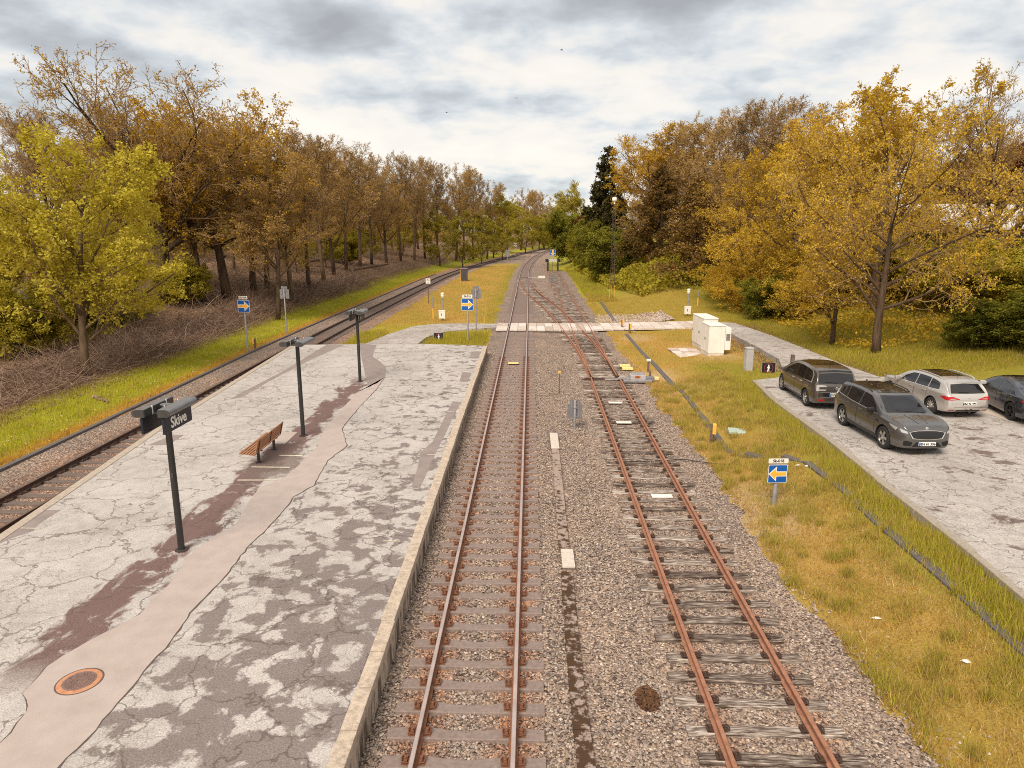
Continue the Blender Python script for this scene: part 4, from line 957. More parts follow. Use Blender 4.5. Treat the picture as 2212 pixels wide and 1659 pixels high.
# lattice light mast with a white globe lamp
v = on(1321, 647); hgt = height_to(v.x, v.y, v.z, 431)
t = thing('light_mast', 'slender lattice mast with a white globe lamp before the dark conifers', 'light mast', v)
mb = MB(); yl = MB(); k_ = 24
for sx, sy in ((-1, -1), (1, -1), (0, 1)):
    f_ = lambda z: (sx * (.26 - .14 * z / hgt), sy * (.22 - .12 * z / hgt), z)
    yl.tube([f_(-.1), f_(1.6)], .035, 5); mb.tube([f_(1.6), f_(hgt - .5)], .024, 5)
for i in range(k_):
    z0, z1 = .3 + (hgt - 1) * i / k_, .3 + (hgt - 1) * (i + 1) / k_; c3 = [(-1, -1), (1, -1), (0, 1)]
    for j in range(3):
        g2 = lambda q, z: (q[0] * (.26 - .14 * z / hgt), q[1] * (.22 - .12 * z / hgt), z); mb.tube([g2(c3[j], z0), g2(c3[(j + 1) % 3], z1)], .012, 4)
yl.build('mast_foot', M_YEL, t); mb.build('lattice', worn('mast_steel', (.085, .06, .04), .7, var=.3), t)
MB().lathe([(.08, hgt - .5), (.1, hgt - .2), (.26, hgt - .12), (.29, hgt + .05), (.24, hgt + .2), (.1, hgt + .28)], 16).build('globe_lamp', M_LET, t, True)
# cable lying across the ballast
pts = [(3.0, 23.0), (4.4, 23.15), (5.4, 23.35), (6.2, 23.0), (6.8, 22.7), (7.25, 23.1)]
tag(MB().tube([(x, y, max(-.16, hz1(x, y) + .03)) for x, y in pts], .016, 6).build('cable', M_BLACK), 'black cable lying across ballast and grass this side of the nearest yellow box', 'cable')
# ---------------------------------------------------------------- buildings
def m_roofw(): return worn('pale_roof', (.62, .58, .55), .6, var=.12, scale=1.0, dirt=(.3, .25, .18), amt=.4)
bd = thing('warehouse', 'low dark building with a long pale roof behind the trees above the yard', 'building', (44.5, 60, 4.0), R(5))
MB().box((6, 4, 1.6), (30, 8, 4.2)).build('wall', worn('warehouse_wall', (.05, .042, .04), .8, var=.2, scale=.5), bd)
MB().prism([(-.6, 3.7), (8.6, 5.9), (8.6, 6.05), (-.6, 3.9)], 31, 0, Matrix(((0, 0, 1), (1, 0, 0), (0, 1, 0))), (-9.5, 0, 0)).build('roof', m_roofw(), bd)
M_DW = mat('dark_window', (.02, .02, .025), .15)
for k in range(6): MB().box((-6 + 4.6 * k, -.01, 2.2), (2.2, .06, 1.1)).build('window', M_DW, bd)
v = on(255, 690)
sh = thing('shed', 'dark open shed with a mossy sloping roof half hidden behind the bright green tree', 'shed', (-36.5, 51.5, hz1(-36.5, 51.5) - .2), R(-24))
MB().box((0, 2.4, 1.3), (7.5, .15, 2.6)).box((-3.7, 0, 1.3), (.15, 4.8, 2.6)).box((3.7, 0, 1.3), (.15, 4.8, 2.6)).build('wall', worn('shed_wall', (.025, .02, .018), .9, var=.3), sh)
MB().prism([(-3.2, 2.45), (3.0, 3.3), (3.0, 3.45), (-3.2, 2.6)], 9.0, 0, Matrix(((0, 0, 1), (1, 0, 0), (0, 1, 0))), (-4.5, 0, 0)).build('roof', worn('mossy_roof', (.13, .09, .03), .95, var=.4, scale=1.5), sh)
MB().box((0, -3.22, 2.53), (9.1, .06, .2)).build('fascia', M_GALV, sh)
for x in (-3.6, 0, 3.6): MB().box((x, -2.6, 1.2), (.13, .13, 2.6)).build('post', M_GALV, sh)
# ================================================================ VEGETATION
def m_leaf(name, a, b, c, tr=.35):
    m = bpy.data.materials.new(name); m.use_nodes = True; t = NT(m.node_tree); m.node_tree.nodes.clear()
    p = t.pos(); n = t.noise(p, .55, 4, .6); f = t.noise(p, 5.5, 3, .7); r = t.rnd()
    x = t.math('ADD', t.math('ADD', t.math('MULTIPLY', n, .55), t.math('MULTIPLY', f, .45)), t.math('MULTIPLY', t.math('SUBTRACT', r, .5), .14))
    col = t.ramp(x, [(.32, a), (.5, b), (.68, c)])
    d = t.n('ShaderNodeBsdfDiffuse'); t.set(d, 0, col); tl = t.n('ShaderNodeBsdfTranslucent'); t.set(tl, 0, t.mix(1, col, (1.15, 1.0, .6), 'MULTIPLY'))
    mx = t.n('ShaderNodeMixShader'); t.set(mx, 0, tr); t.L.new(d.outputs[0], mx.inputs[1]); t.L.new(tl.outputs[0], mx.inputs[2])
    t.L.new(mx.outputs[0], t.n('ShaderNodeOutputMaterial').inputs[0]); return m
ML_LIN = m_leaf('leaf_lime', (.28, .24, .022), (.48, .41, .045), (.62, .54, .10), .4)
ML_ORG = m_leaf('leaf_amber', (.30, .18, .02), (.52, .325, .04), (.64, .43, .08))
ML_GOLD = m_leaf('leaf_gold', (.33, .215, .02), (.55, .37, .04), (.67, .48, .09))
ML_BRN = m_leaf('leaf_brown', (.26, .165, .055), (.41, .27, .095), (.52, .37, .15))
ML_OLV = m_leaf('leaf_olive', (.19, .16, .018), (.34, .285, .034), (.48, .41, .065))
ML_GRN = m_leaf('leaf_green', (.08, .082, .014), (.17, .165, .024), (.29, .27, .045))
ML_DK = m_leaf('needle_dark', (.03, .027, .012), (.065, .056, .02), (.11, .095, .032), .1)
ML_LAR = m_leaf('needle_brown', (.09, .055, .018), (.18, .105, .032), (.28, .165, .05), .15)
ML_RED = m_leaf('leaf_purple', (.04, .010, .010), (.09, .022, .018), (.14, .04, .025), .2)
def m_bark(name, a, b):
    def fn(t):
        p = t.obj(); x, y, z = t.xyz(p); n = t.noise(t.comb(t.math('MULTIPLY', x, 6), t.math('MULTIPLY', y, 6), t.math('MULTIPLY', z, 1.1)), 1.6, 6, .65)
        return {'Base Color': t.ramp(n, [(.32, a), (.68, b)]), 'Normal': t.bump(n, .8, .06)}
    return mat(name, rough=.95, spec=.1, fn=fn)
MB_DK = m_bark('bark_dark', (.05, .032, .02), (.14, .092, .06)); MB_MID = m_bark('bark_mid', (.09, .058, .034), (.20, .135, .085)); MB_TW = m_bark('twig_brown', (.17, .105, .052), (.30, .19, .10)); MB_TWL = m_bark('twig_light', (.22, .135, .062), (.37, .235, .12))
class Tree:
    def __init__(s, seed): s.r = random.Random(seed); s.tr = MB(); s.tw = []; s.ends = []
    def tube(s, pts, rad, level, nside):
        if level <= s.trunk_lv: s.tr.tube(pts, rad, nside, 0, level == 0)
        else: s.tw.append((np.array(pts), np.array(rad), 3 if level > s.trunk_lv + 1 else 4))
    def grow(s, p, d, L, rad, level, sp):
        r = s.r; mx = sp['levels']; seg = [7, 6, 4, 3, 2][min(level, 4)]
        pts = [p.copy()]; rr = [rad]; q = p.copy(); dd = d.normalized(); tip = rad * (.28 if level < mx else .35)
        for k in range(seg):
            wob = sp['wob'][min(level, len(sp['wob']) - 1)]
            dd = (dd + Vector((r.gauss(0, wob), r.gauss(0, wob), r.gauss(0, wob) + sp['up'][min(level, len(sp['up']) - 1)]))).normalized()
            q = q + dd * (L / seg); pts.append(q.copy()); rr.append(rad + (tip - rad) * (k + 1) / seg)
        s.tube(pts, rr, level, [9, 6, 5, 4, 3][min(level, 4)])
        if level >= mx - 1: s.ends.append((pts, level))
        if level >= mx: return
        n = sp['n'][level]; n = max(1, int(n * r.uniform(.8, 1.2) + .5)); t0 = sp['start'][level]
        for k in range(n):
            t = t0 + (1 - t0) * ((k + r.uniform(.1, .9)) / n); t = min(t, .99)
            i = min(int(t * seg), seg - 1); f = t * seg - i; pp = pts[i].lerp(pts[i + 1], f); rl = rr[i] + (rr[i + 1] - rr[i]) * f
            ax = (pts[i + 1] - pts[i]).normalized(); az = k * 2.399 + r.uniform(-.5, .5)
            o = ax.orthogonal().normalized(); o.rotate(Matrix.Rotation(az, 3, ax))
            an = R(sp['ang'][level] + r.uniform(-12, 12)); nd = ax * math.cos(an) + o * math.sin(an)
            LL = sp['len'][level] * L * r.uniform(.7, 1.15) * (1 - sp['fall'][level] * t)
            if sp.get('env'): LL = min(LL, sp['env'](pp, nd))
            if LL < .08: continue
            s.grow(pp, nd, LL, max(min(rl * sp['rr'][level], rad * .75), sp.get('rmin', .006)), level + 1, sp)
    def twig_mesh(s):
        Vs = []; Fs = []; o = 0
        for pts, rad, n in s.tw:
            m = len(pts); d = pts[-1] - pts[0]; a = np.cross(d, (0.3, .2, 1.0)); a /= np.linalg.norm(a) + 1e-9; b = np.cross(d, a); b /= np.linalg.norm(b) + 1e-9
            an = np.arange(n) * 2 * np.pi / n; ring = np.cos(an)[:, None] * a + np.sin(an)[:, None] * b
            Vs.append((pts[:, None, :] + ring[None] * rad[:, None, None]).reshape(-1, 3))
            i, k = np.meshgrid(np.arange(m - 1), np.arange(n), indexing='ij'); k2 = (k + 1) % n
            Fs.append(np.stack([o + i * n + k, o + i * n + k2, o + (i + 1) * n + k2, o + (i + 1) * n + k], -1).reshape(-1, 4)); o += m * n
        if not Vs: return np.zeros((0, 3)), np.zeros((0, 4), int)
        return np.concatenate(Vs), np.concatenate(Fs)
    def leaves(s, per, size, spread, droop=0.0, seed=1, keep=1.0, flat=0.0):
        g = np.random.default_rng(seed); P = []
        for pts, lv in s.ends:
            if g.random() > keep: continue
            a = np.array(pts); n = g.poisson(per)
            if n == 0: continue
            t = np.sqrt(g.uniform(.08, 1, n)) * (len(a) - 1); i = np.minimum(t.astype(int), len(a) - 2); f = (t - i)[:, None]
            P.append(a[i] * (1 - f) + a[i + 1] * f)
        P = np.concatenate(P); n = len(P); P = P + g.normal(0, spread, (n, 3)); P[:, 2] -= droop * g.uniform(0, 1, n)
        u = g.normal(size=(n, 3)); u[:, 2] *= (1 - flat); u /= np.linalg.norm(u, axis=1)[:, None]; v = np.cross(u, g.normal(size=(n, 3))); v /= np.linalg.norm(v, axis=1)[:, None] + 1e-9
        sz = size * g.uniform(.55, 1.4, (n, 1)); a, b = u * sz, v * sz * .62
        V = np.stack([P - a * .5, P + b * .5, P + a * .6, P - b * .5], 1).reshape(-1, 3)
        return V, np.arange(n * 4).reshape(-1, 4)
TREE_KINDS = {}
def make_kind(key, seed, sp, leaf=None, bark=None, twig=None, lv=None, trunk_lv=1, lean=(0, 0, 1), multi=1):
    """a tree of height about 10; returns trunk and crown meshes"""
    T = Tree(seed); T.trunk_lv = trunk_lv
    for k in range(multi):
        d = Vector(lean) if multi == 1 else Vector((math.cos(k * 2.4 + seed) * sp.get('spread', .3), math.sin(k * 2.4 + seed) * sp.get('spread', .3), 1))
        T.grow(Vector((0, 0, -.25)), d, sp['H'] * (1 if multi == 1 else random.Random(seed + k).uniform(.75, 1.05)), sp['r0'], 0, sp)
    tm = T.tr.mesh(key + '_trunk', bark or MB_DK, True)
    V, F = T.twig_mesh(); mi = np.zeros(len(F), int); mats = [twig or MB_TW]
    if leaf:
        for q, kw in (leaf if isinstance(leaf, list) else [leaf]):
            LV, LF = T.leaves(seed=seed, **kw); F = np.concatenate([F, LF + len(V)]); V = np.concatenate([V, LV]); mi = np.concatenate([mi, np.full(len(LF), len(mats))]); mats.append(q)
    cm = np_mesh(key + '_crown', V, F, mats, mi)
    zt = max(V[:, 2].max() if len(V) else 0, max(v[2] for v in T.tr.v)); TREE_KINDS[key] = (tm, cm, float(np.quantile(V[:, 2], .997)))
def ell(cx, cz, rx, rz):
    def f(p, d):
        px, py, pz = p.x / rx, p.y / rx, (p.z - cz) / rz; dx_, dy_, dz_ = d.x / rx, d.y / rx, d.z / rz
        a = dx_ * dx_ + dy_ * dy_ + dz_ * dz_; b = px * dx_ + py * dy_ + pz * dz_; c = px * px + py * py + pz * pz - 1
        if c > 0: return .3
        return (-b + math.sqrt(max(b * b - a * c, 0))) / a
    return f
base = dict(wob=[.04, .13, .16, .2, .2], up=[.03, .05, .05, .04, .02], rmin=.006)
# big spreading oak, few leaves
make_kind('bare_oak', 11, dict(base, H=5.2, r0=.27, levels=4, n=[17, 10, 8, 5], start=[.34, .12, .15, .15], ang=[46, 42, 44, 44], len=[1.2, .55, .5, .5], fall=[.25, .4, .35, .3], rr=[.62, .5, .5, .55], env=ell(0, 6.0, 5.0, 4.2), rmin=.011), [(ML_ORG, dict(per=1.5, size=.075, spread=.05, keep=.9)), (ML_BRN, dict(per=1.2, size=.06, spread=.05))], MB_DK, MB_TWL)
make_kind('amber_oak', 12, dict(base, H=6.0, r0=.20, levels=4, n=[13, 8, 7, 5], start=[.32, .12, .15, .15], ang=[48, 44, 46, 45], len=[.85, .55, .5, .5], fall=[.25, .4, .4, .3], rr=[.55, .5, .5, .55], env=ell(0, 6.0, 3.4, 4.1), rmin=.009), (ML_ORG, dict(per=4.6, size=.10, spread=.07)), MB_DK, MB_TW)
make_kind('amber_oak_b', 13, dict(base, H=6.4, r0=.18, levels=4, n=[12, 8, 7, 5], start=[.38, .15, .15, .15], ang=[40, 44, 46, 45], len=[.8, .52, .5, .5], fall=[.2, .4, .4, .3], rr=[.55, .5, .5, .55], env=ell(0, 6.3, 2.9, 3.8), rmin=.009), (ML_ORG, dict(per=4.2, size=.10, spread=.07)), MB_DK, MB_TW)
# wide golden oak with low limbs (the one by the yard)
make_kind('gold_oak', 14, dict(base, H=5.8, r0=.21, levels=4, n=[17, 10, 7, 5], start=[.26, .10, .15, .15], ang=[62, 42, 44, 45], len=[1.12, .5, .48, .5], fall=[.22, .4, .35, .3], rr=[.5, .5, .5, .55], wob=[.05, .13, .16, .2, .2], up=[.03, .045, .04, .03, .02], env=ell(0, 5.3, 5.7, 4.7), rmin=.008), [(ML_GOLD, dict(per=4.2, size=.082, spread=.05))], MB_DK, MB_TWL)
make_kind('gold_tree', 15, dict(base, H=6.5, r0=.17, levels=4, n=[14, 8, 6, 5], start=[.2, .12, .15, .15], ang=[46, 42, 45, 45], len=[.78, .52, .5, .5], fall=[.35, .4, .35, .3], rr=[.5, .5, .5, .55], env=ell(0, 5.3, 3.7, 4.8), rmin=.008), [(ML_GOLD, dict(per=4.8, size=.09, spread=.055))], MB_DK, MB_TWL)
# woodland trees: high, fine brown twigs
def wood_sp(H, nn, st, wd, an=30): return dict(base, H=H, r0=.115, levels=4, n=nn, start=[st, .15, .2, .2], ang=[an, 32, 36, 40], len=[.5, .5, .5, .5], fall=[.3, .4, .35, .3], rr=[.5, .5, .5, .55], wob=[.025, .08, .11, .15, .18], up=[.03, .09, .08, .06, .04], rmin=.012, env=ell(0, 5.9, wd, 4.6))
make_kind('wood_tree_a', 21, wood_sp(8.2, [16, 9, 7, 6], .27, 2.3), [(ML_BRN, dict(per=2.2, size=.06, spread=.05))], MB_MID, MB_TWL)
make_kind('wood_tree_b', 22, wood_sp(8.6, [14, 9, 7, 6], .36, 2.1), [(ML_BRN, dict(per=1.6, size=.055, spread=.05))], MB_DK, MB_TW)
make_kind('wood_tree_c', 23, wood_sp(7.6, [15, 9, 7, 6], .22, 2.7, 40), [(ML_BRN, dict(per=1.8, size=.065, spread=.05)), (ML_ORG, dict(per=1.0, size=.07, spread=.06, keep=.6))], MB_DK, MB_TWL)
make_kind('young_beech', 24, dict(base, H=7.6, r0=.09, levels=4, n=[20, 8, 6, 4], start=[.06, .12, .2, .2], ang=[56, 42, 44, 45], len=[.5, .55, .5, .5], fall=[.5, .4, .35, .3], rr=[.5, .5, .5, .55], env=ell(0, 4.8, 2.9, 5.2)), [(ML_OLV, dict(per=4.2, size=.13, spread=.09, flat=.3))], MB_DK, MB_TW)
# bright linden, leafy to the ground
make_kind('linden', 31, dict(base, H=7.0, r0=.17, levels=4, n=[20, 9, 6, 5], start=[.17, .08, .15, .15], ang=[50, 40, 44, 45], len=[.74, .52, .48, .5], fall=[.45, .4, .35, .3], rr=[.5, .5, .5, .55], up=[.03, .07, .03, -.02, -.03], env=ell(0, 5.3, 3.9, 4.8)), [(ML_LIN, dict(per=6.6, size=.105, spread=.075, droop=.1))], MB_MID, MB_TWL)
make_kind('leafy_bush', 32, dict(base, H=7.5, r0=.10, levels=3, n=[12, 8, 6], start=[.12, .1, .15], ang=[46, 44, 45], len=[.55, .5, .5], fall=[.35, .35, .3], rr=[.5, .5, .55], spread=.42), [(ML_OLV, dict(per=14, size=.20, spread=.16))], MB_DK, MB_TW, multi=6)
make_kind('green_bush', 33, dict(base, H=7.0, r0=.10, levels=3, n=[12, 8, 6], start=[.05, .1, .15], ang=[52, 46, 45], len=[.6, .5, .5], fall=[.35, .35, .3], rr=[.5, .5, .55], spread=.6), [(ML_GRN, dict(per=16, size=.22, spread=.18))], MB_DK, MB_TW, multi=7)
make_kind('purple_bush', 34, dict(base, H=7.5, r0=.10, levels=3, n=[11, 7, 5], start=[.05, .1, .15], ang=[48, 46, 45], len=[.55, .5, .5], fall=[.35, .35, .3], rr=[.5, .5, .55], spread=.4), [(ML_RED, dict(per=11, size=.4, spread=.2))], MB_DK, MB_TW, multi=5)
make_kind('dry_bush', 35, dict(base, H=7.0, r0=.08, levels=3, n=[12, 8, 5], start=[.05, .1, .15], ang=[50, 46, 45], len=[.6, .5, .5], fall=[.35, .35, .3], rr=[.5, .5, .55], spread=.6), [(ML_GOLD, dict(per=6, size=.15, spread=.12))], MB_DK, MB_TWL, multi=7)
# conifers
def conifer(key, seed, leaf, wd, n0, per, size, up, trunkbare, bark=MB_DK, keep=1.0, spread=.08):
    sp = dict(base, H=10, r0=.17, levels=3, n=[n0, 10, 5], start=[trunkbare, .12, .2], ang=[84, 48, 46], len=[wd, .42, .45], fall=[.86, .5, .3], rr=[.33, .5, .5], wob=[.012, .06, .1, .12], up=[.0, up, .01, 0], rmin=.008)
    make_kind(key, seed, sp, [(leaf, dict(per=per, size=size, spread=spread, droop=.12, keep=keep))], bark, MB_DK, trunk_lv=0)
conifer('spruce', 41, ML_DK, .26, 62, 6.5, .19, -.03, .12)
conifer('larch', 42, ML_LAR, .40, 56, 6.5, .17, .02, .06, spread=.12)
conifer('pine', 43, ML_DK, .34, 26, 8, .18, .05, .4, keep=.8)
def tree(key, name, label, cat, p, H, wx=1.0, rz=None, group=None, wy=None):
    tm, cm, h0 = TREE_KINDS[key]; s = H / h0
    t = thing(name, label, cat, p, random.uniform(0, 6.28) if rz is None else rz, group); t.scale = (s * wx, s * (wy or wx), s)
    link('trunk', tm, t); link('crown', cm, t); return t
def tree_px(key, name, label, cat, px, py, top, wx=1.0, Y=None, rz=None, group=None):
    p = on(px, py) if Y is None else on_dist(px, Y)
    return tree(key, name, label, cat, p, height_to(p.x, p.y, p.z, top), wx, rz, group)
TD = 'deciduous tree'
# --- left side
tree_px('linden', 'linden_tree', 'bright lime green linden leaning over the brushwood, leafiest tree of the left bank', TD, 187, 812, 285, 1.08, rz=.6)
tree_px('linden', 'linden_tree', 'second lime green linden behind the first, cut by the left edge of the picture', TD, -10, 760, 360, 1.1, Y=43, rz=2.5)
tree_px('linden', 'linden_tree', 'slim lime green sapling with several stems before the dark shed', TD, 262, 700, 430, .75, Y=47, rz=4)
tree_px('bare_oak', 'oak_tree', 'tallest bare spreading oak with sparse amber buds behind the lime green linden', TD, 352, 672, 142, 1.12, Y=60, rz=3.6)
tree_px('amber_oak', 'oak_tree', 'dense amber oak right of the tall bare oak', TD, 492, 646, 205, 1.15, rz=.4)
tree_px('amber_oak_b', 'oak_tree', 'slender amber oak between the tall bare oak and the dense amber oak', TD, 440, 653, 265, 1.0, rz=2.2)
tree_px('amber_oak_b', 'oak_tree', 'amber oak with a clean dark trunk behind the sign back on the left bank', TD, 548, 627, 262, 1.1, rz=3.3)
tree_px('amber_oak', 'oak_tree', 'smaller amber oak at the start of the brown woodland row', TD, 578, 624, 305, .9, rz=5.1)
wl = [(600, 612, 330, 'wood_tree_c'), (632, 600, 272, 'wood_tree_a'), (668, 592, 283, 'wood_tree_b'), (700, 588, 290, 'wood_tree_a'), (722, 583, 318, 'wood_tree_c'), (748, 576, 322, 'wood_tree_b'), (778, 570, 312, 'wood_tree_a'), (803, 562, 335, 'wood_tree_b'), (835, 558, 352, 'wood_tree_c'), (866, 550, 330, 'wood_tree_b'), (895, 547, 338, 'wood_tree_a'), (918, 540, 342, 'wood_tree_b'), (945, 535, 350, 'wood_tree_b'), (985, 532, 356, 'wood_tree_c'), (1003, 528, 372, 'wood_tree_a'), (1022, 524, 370, 'wood_tree_b'), (1052, 520, 392, 'wood_tree_c')]
wlab = ['short brown tree with low branches beside the last amber oak', 'tall buff brown tree, first of the woodland row after the amber oaks', 'dark stemmed brown tree standing second in the woodland row', 'dense buff tree standing third in the woodland row', 'low forked brown tree before the third woodland tree', 'narrow brown tree above the fallen log', 'buff tree with upright twigs past the fallen log', 'thin dark tree halfway along the woodland row', 'bushy brown tree before the tall bare group', 'tall bare tree opening the thin group by the far bend', 'second tall bare tree of the thin group by the far bend', 'third tall bare tree of the thin group by the far bend', 'fourth tall bare tree of the thin group by the far bend', 'broad bare tree above the far bend of the dark track', 'buff tree right of the broad bare tree', 'dark thin tree near the end of the woodland row', 'last low bare tree of the woodland row']
for k, (px, py, top, kind) in enumerate(wl):
    p = on(px, py); Y = min(p.y, 60 + k * 8.5); tree_px(kind, 'woodland_tree', wlab[k], TD, px, py, top, 1.4 if k < 9 else 1.15, Y=Y, group='brown woodland trees on the left bank')
# second and third ranks inside the wood, alike to the eye
rk = 0
for row_, (y0, y1, off, tp) in enumerate(((62, 190, 13, 0), (70, 230, 24, 10), (85, 260, 38, 5))):
    y = y0
    while y < y1:
        x = float(cen(LT, y)) - 8 - off + random.uniform(-2.5, 2.5); z = hz1(x, y)
        tree(random.choice(['wood_tree_a', 'wood_tree_b', 'wood_tree_c', 'wood_tree_a']), 'woodland_tree', 'bare brown tree deep inside the wood behind the front row', TD, (x, y, z), random.uniform(13.5, 17) - row_ * .3, random.uniform(1.0, 1.3), group='trees deep inside the left wood'); y += random.uniform(5.0, 8.0) * (1 + row_ * .15); rk += 1
# far trees where the line bends
fr_ = [(1066, 205, 418, 'young_beech', 1.3, 'olive green beech left of the far bend'), (1095, 240, 425, 'young_beech', 1.4, 'second olive beech at the far bend'), (1125, 275, 408, 'wood_tree_c', 1.3, 'pale bare tree over the far bend'), (1150, 300, 412, 'wood_tree_a', 1.3, 'buff tree straight over the far bend'), (1175, 320, 416, 'wood_tree_c', 1.4, 'farthest buff tree just left of the vanishing tracks'), (1200, 345, 425, 'young_beech', 1.6, 'farthest olive tree where the tracks vanish'), (1135, 250, 455, 'young_beech', 1.3, 'low yellow green tree before the pale bare tree'), (1085, 190, 470, 'young_beech', 1.2, 'small yellow green beech left of the tiny far sign'), (1040, 170, 462, 'young_beech', 1.2, 'small olive beech under the last bare trees'), (1165, 290, 462, 'young_beech', 1.4, 'low olive tree right of the tiny far sign'), (1190, 310, 470, 'leafy_bush', 1.4, 'bushy olive shrub where the rails vanish')]
for px, Y, top, kind, wx, lb in fr_: tree_px(kind, 'far_tree', lb, TD, px, 0, top, wx, Y=Y, group='trees at the far bend')
for k in range(26):
    y = 330 + 5 * random.random() * 14; x = -70 + k * 6.5; tree(random.choice(['wood_tree_a', 'wood_tree_c', 'young_beech']), 'far_tree', 'tree in the far belt closing the view beyond the bend', TD, (x, y, hz1(x, y) + 1), random.uniform(14, 18), 1.5, group='far belt of trees beyond the bend')
# understorey of the left wood
for px, py, top, kind, lb in ((395, 660, 560, 'leafy_bush', 'yellow green bush at the foot of the tall bare oak'), (60, 770, 610, 'leafy_bush', 'olive bush under the lime green linden at the left edge'), (640, 590, 480, 'young_beech', 'small yellow green sapling before the woodland row'), (705, 580, 480, 'young_beech', 'second yellow green sapling in the woodland row'), (805, 560, 480, 'young_beech', 'small olive sapling among the brown trunks'), (870, 545, 455, 'young_beech', 'olive sapling before the thin bare group'), (950, 532, 455, 'young_beech', 'olive sapling under the fourth tall bare tree'), (1000, 527, 458, 'young_beech', 'olive sapling right of the broad bare tree'), (745, 572, 500, 'leafy_bush', 'olive bush beside the fallen log'), (210, 705, 560, 'leafy_bush', 'shaded olive bush before the shed')):
    p = on(px, py); tree_px(kind, 'understorey_bush', lb, 'bush', px, py, top, 1.3 if kind == 'leafy_bush' else 1.2, Y=min(p.y, 150), group='undergrowth bushes of the left wood')
# --- right side
tree_px('gold_oak', 'oak_tree', 'wide golden oak with low limbs and one thick trunk beside the yard', TD, 1893, 771, 236, .86, Y=41.5, rz=2.0)
tree_px('gold_tree', 'oak_tree', 'tallest golden tree behind the wide oak, its top leaning right', TD, 1885, 650, 148, 1.05, Y=54, rz=.3)
tree_px('bare_oak', 'oak_tree', 'sparse tree with wind swept top above the pale roofed building', TD, 2120, 640, 150, .8, Y=52, rz=3.9)
tree_px('gold_tree', 'oak_tree', 'golden tree left of the wide oak, reaching down to the grass', TD, 1712, 650, 285, 1.15, Y=62, rz=5.0)
tree_px('gold_tree', 'oak_tree', 'small golden tree with a thin dark trunk left of the wide oak', TD, 1797, 726, 500, 1.3, Y=46, rz=1.2)
tree_px('amber_oak', 'oak_tree', 'amber tree filling the gap behind the wide golden oak', TD, 1830, 640, 215, 1.1, Y=64, rz=2.2)
tree_px('gold_tree', 'oak_tree', 'golden tree beyond the grass between brown larch and wide oak', TD, 1628, 640, 330, 1.1, Y=74, rz=2.9)
tree_px('larch', 'larch_tree', 'dark brown conifer with drooping branches and a bare lower trunk', 'conifer', 1495, 632, 385, 1.25, Y=82, rz=.8)
tree_px('larch', 'larch_tree', 'second brown conifer half hidden left of the first', 'conifer', 1425, 600, 360, 1.2, Y=96, rz=2.8)
for px, Y, top, kind, wx, lb in ((1395, 118, 300, 'amber_oak', 1.1, 'amber topped tree right of the dark spruce'), (1425, 108, 268, 'amber_oak_b', 1.3, 'tall amber brown tree right of the spruce'), (1480, 104, 258, 'wood_tree_a', 1.5, 'broad brown tree behind the brown conifer'), (1530, 98, 242, 'wood_tree_c', 1.4, 'brown tree with fine upright twigs right of the conifer'), (1585, 92, 226, 'wood_tree_a', 1.5, 'tall bare brown tree in the middle of the right wood'), (1640, 88, 212, 'wood_tree_b', 1.5, 'tallest bare brown tree of the right wood'), (1690, 84, 216, 'wood_tree_a', 1.4, 'bare brown tree left of the amber tree'), (1560, 84, 330, 'wood_tree_c', 1.3, 'lower brown tree in front of the right wood'), (1605, 80, 370, 'wood_tree_c', 1.3, 'low twiggy brown tree beside the golden tree'), (1385, 100, 420, 'wood_tree_c', 1.4, 'twiggy grey brown tree behind the light mast')):
    tree_px(kind, 'woodland_tree', lb, TD, px, 0, top, wx, Y=Y, group='brown woodland trees on the right bank')
for k in range(22):
    x = random.uniform(20, 75); y = 70 + random.uniform(0, 75) + (x - 20) * .25
    if x < 10 + (y - 60) * .2: x += 12
    tree(random.choice(['wood_tree_a', 'wood_tree_c', 'amber_oak_b', 'wood_tree_a']), 'woodland_tree', 'brown tree deep inside the right wood', TD, (x + 6, y + 10, hz1(x + 6, y + 10)), random.uniform(12, 15.5), 1.4, group='trees deep inside the right wood')
tree_px('spruce', 'spruce_tree', 'tall dark spruce with a thin pointed top by the far tracks', 'conifer', 1303, 0, 322, 1.2, Y=135, rz=1)
tree_px('spruce', 'spruce_tree', 'lower dark spruce beside the tall pointed one', 'conifer', 1325, 0, 405, 1.6, Y=128, rz=2)
tree_px('young_beech', 'beech_tree', 'light green tree left of the tall dark spruce', TD, 1243, 0, 395, 1.0, Y=165)
tree_px('green_bush', 'green_bush', 'dark green bush beside the vanishing tracks', 'bush', 1243, 0, 455, .95, Y=158); tree_px('purple_bush', 'purple_bush', 'deep purple leaved bush among the green ones', 'bush', 1276, 0, 468, .9, Y=150)
tree_px('green_bush', 'green_bush', 'mid green bush behind the light mast', 'bush', 1325, 0, 490, 1.1, Y=104); tree_px('green_bush', 'green_bush', 'dark green bush between the purple bush and the mast', 'bush', 1290, 0, 475, .9, Y=132); tree_px('leafy_bush', 'green_bush', 'olive bush at the foot of the far conifers', 'bush', 1262, 0, 500, 1.2, Y=140)
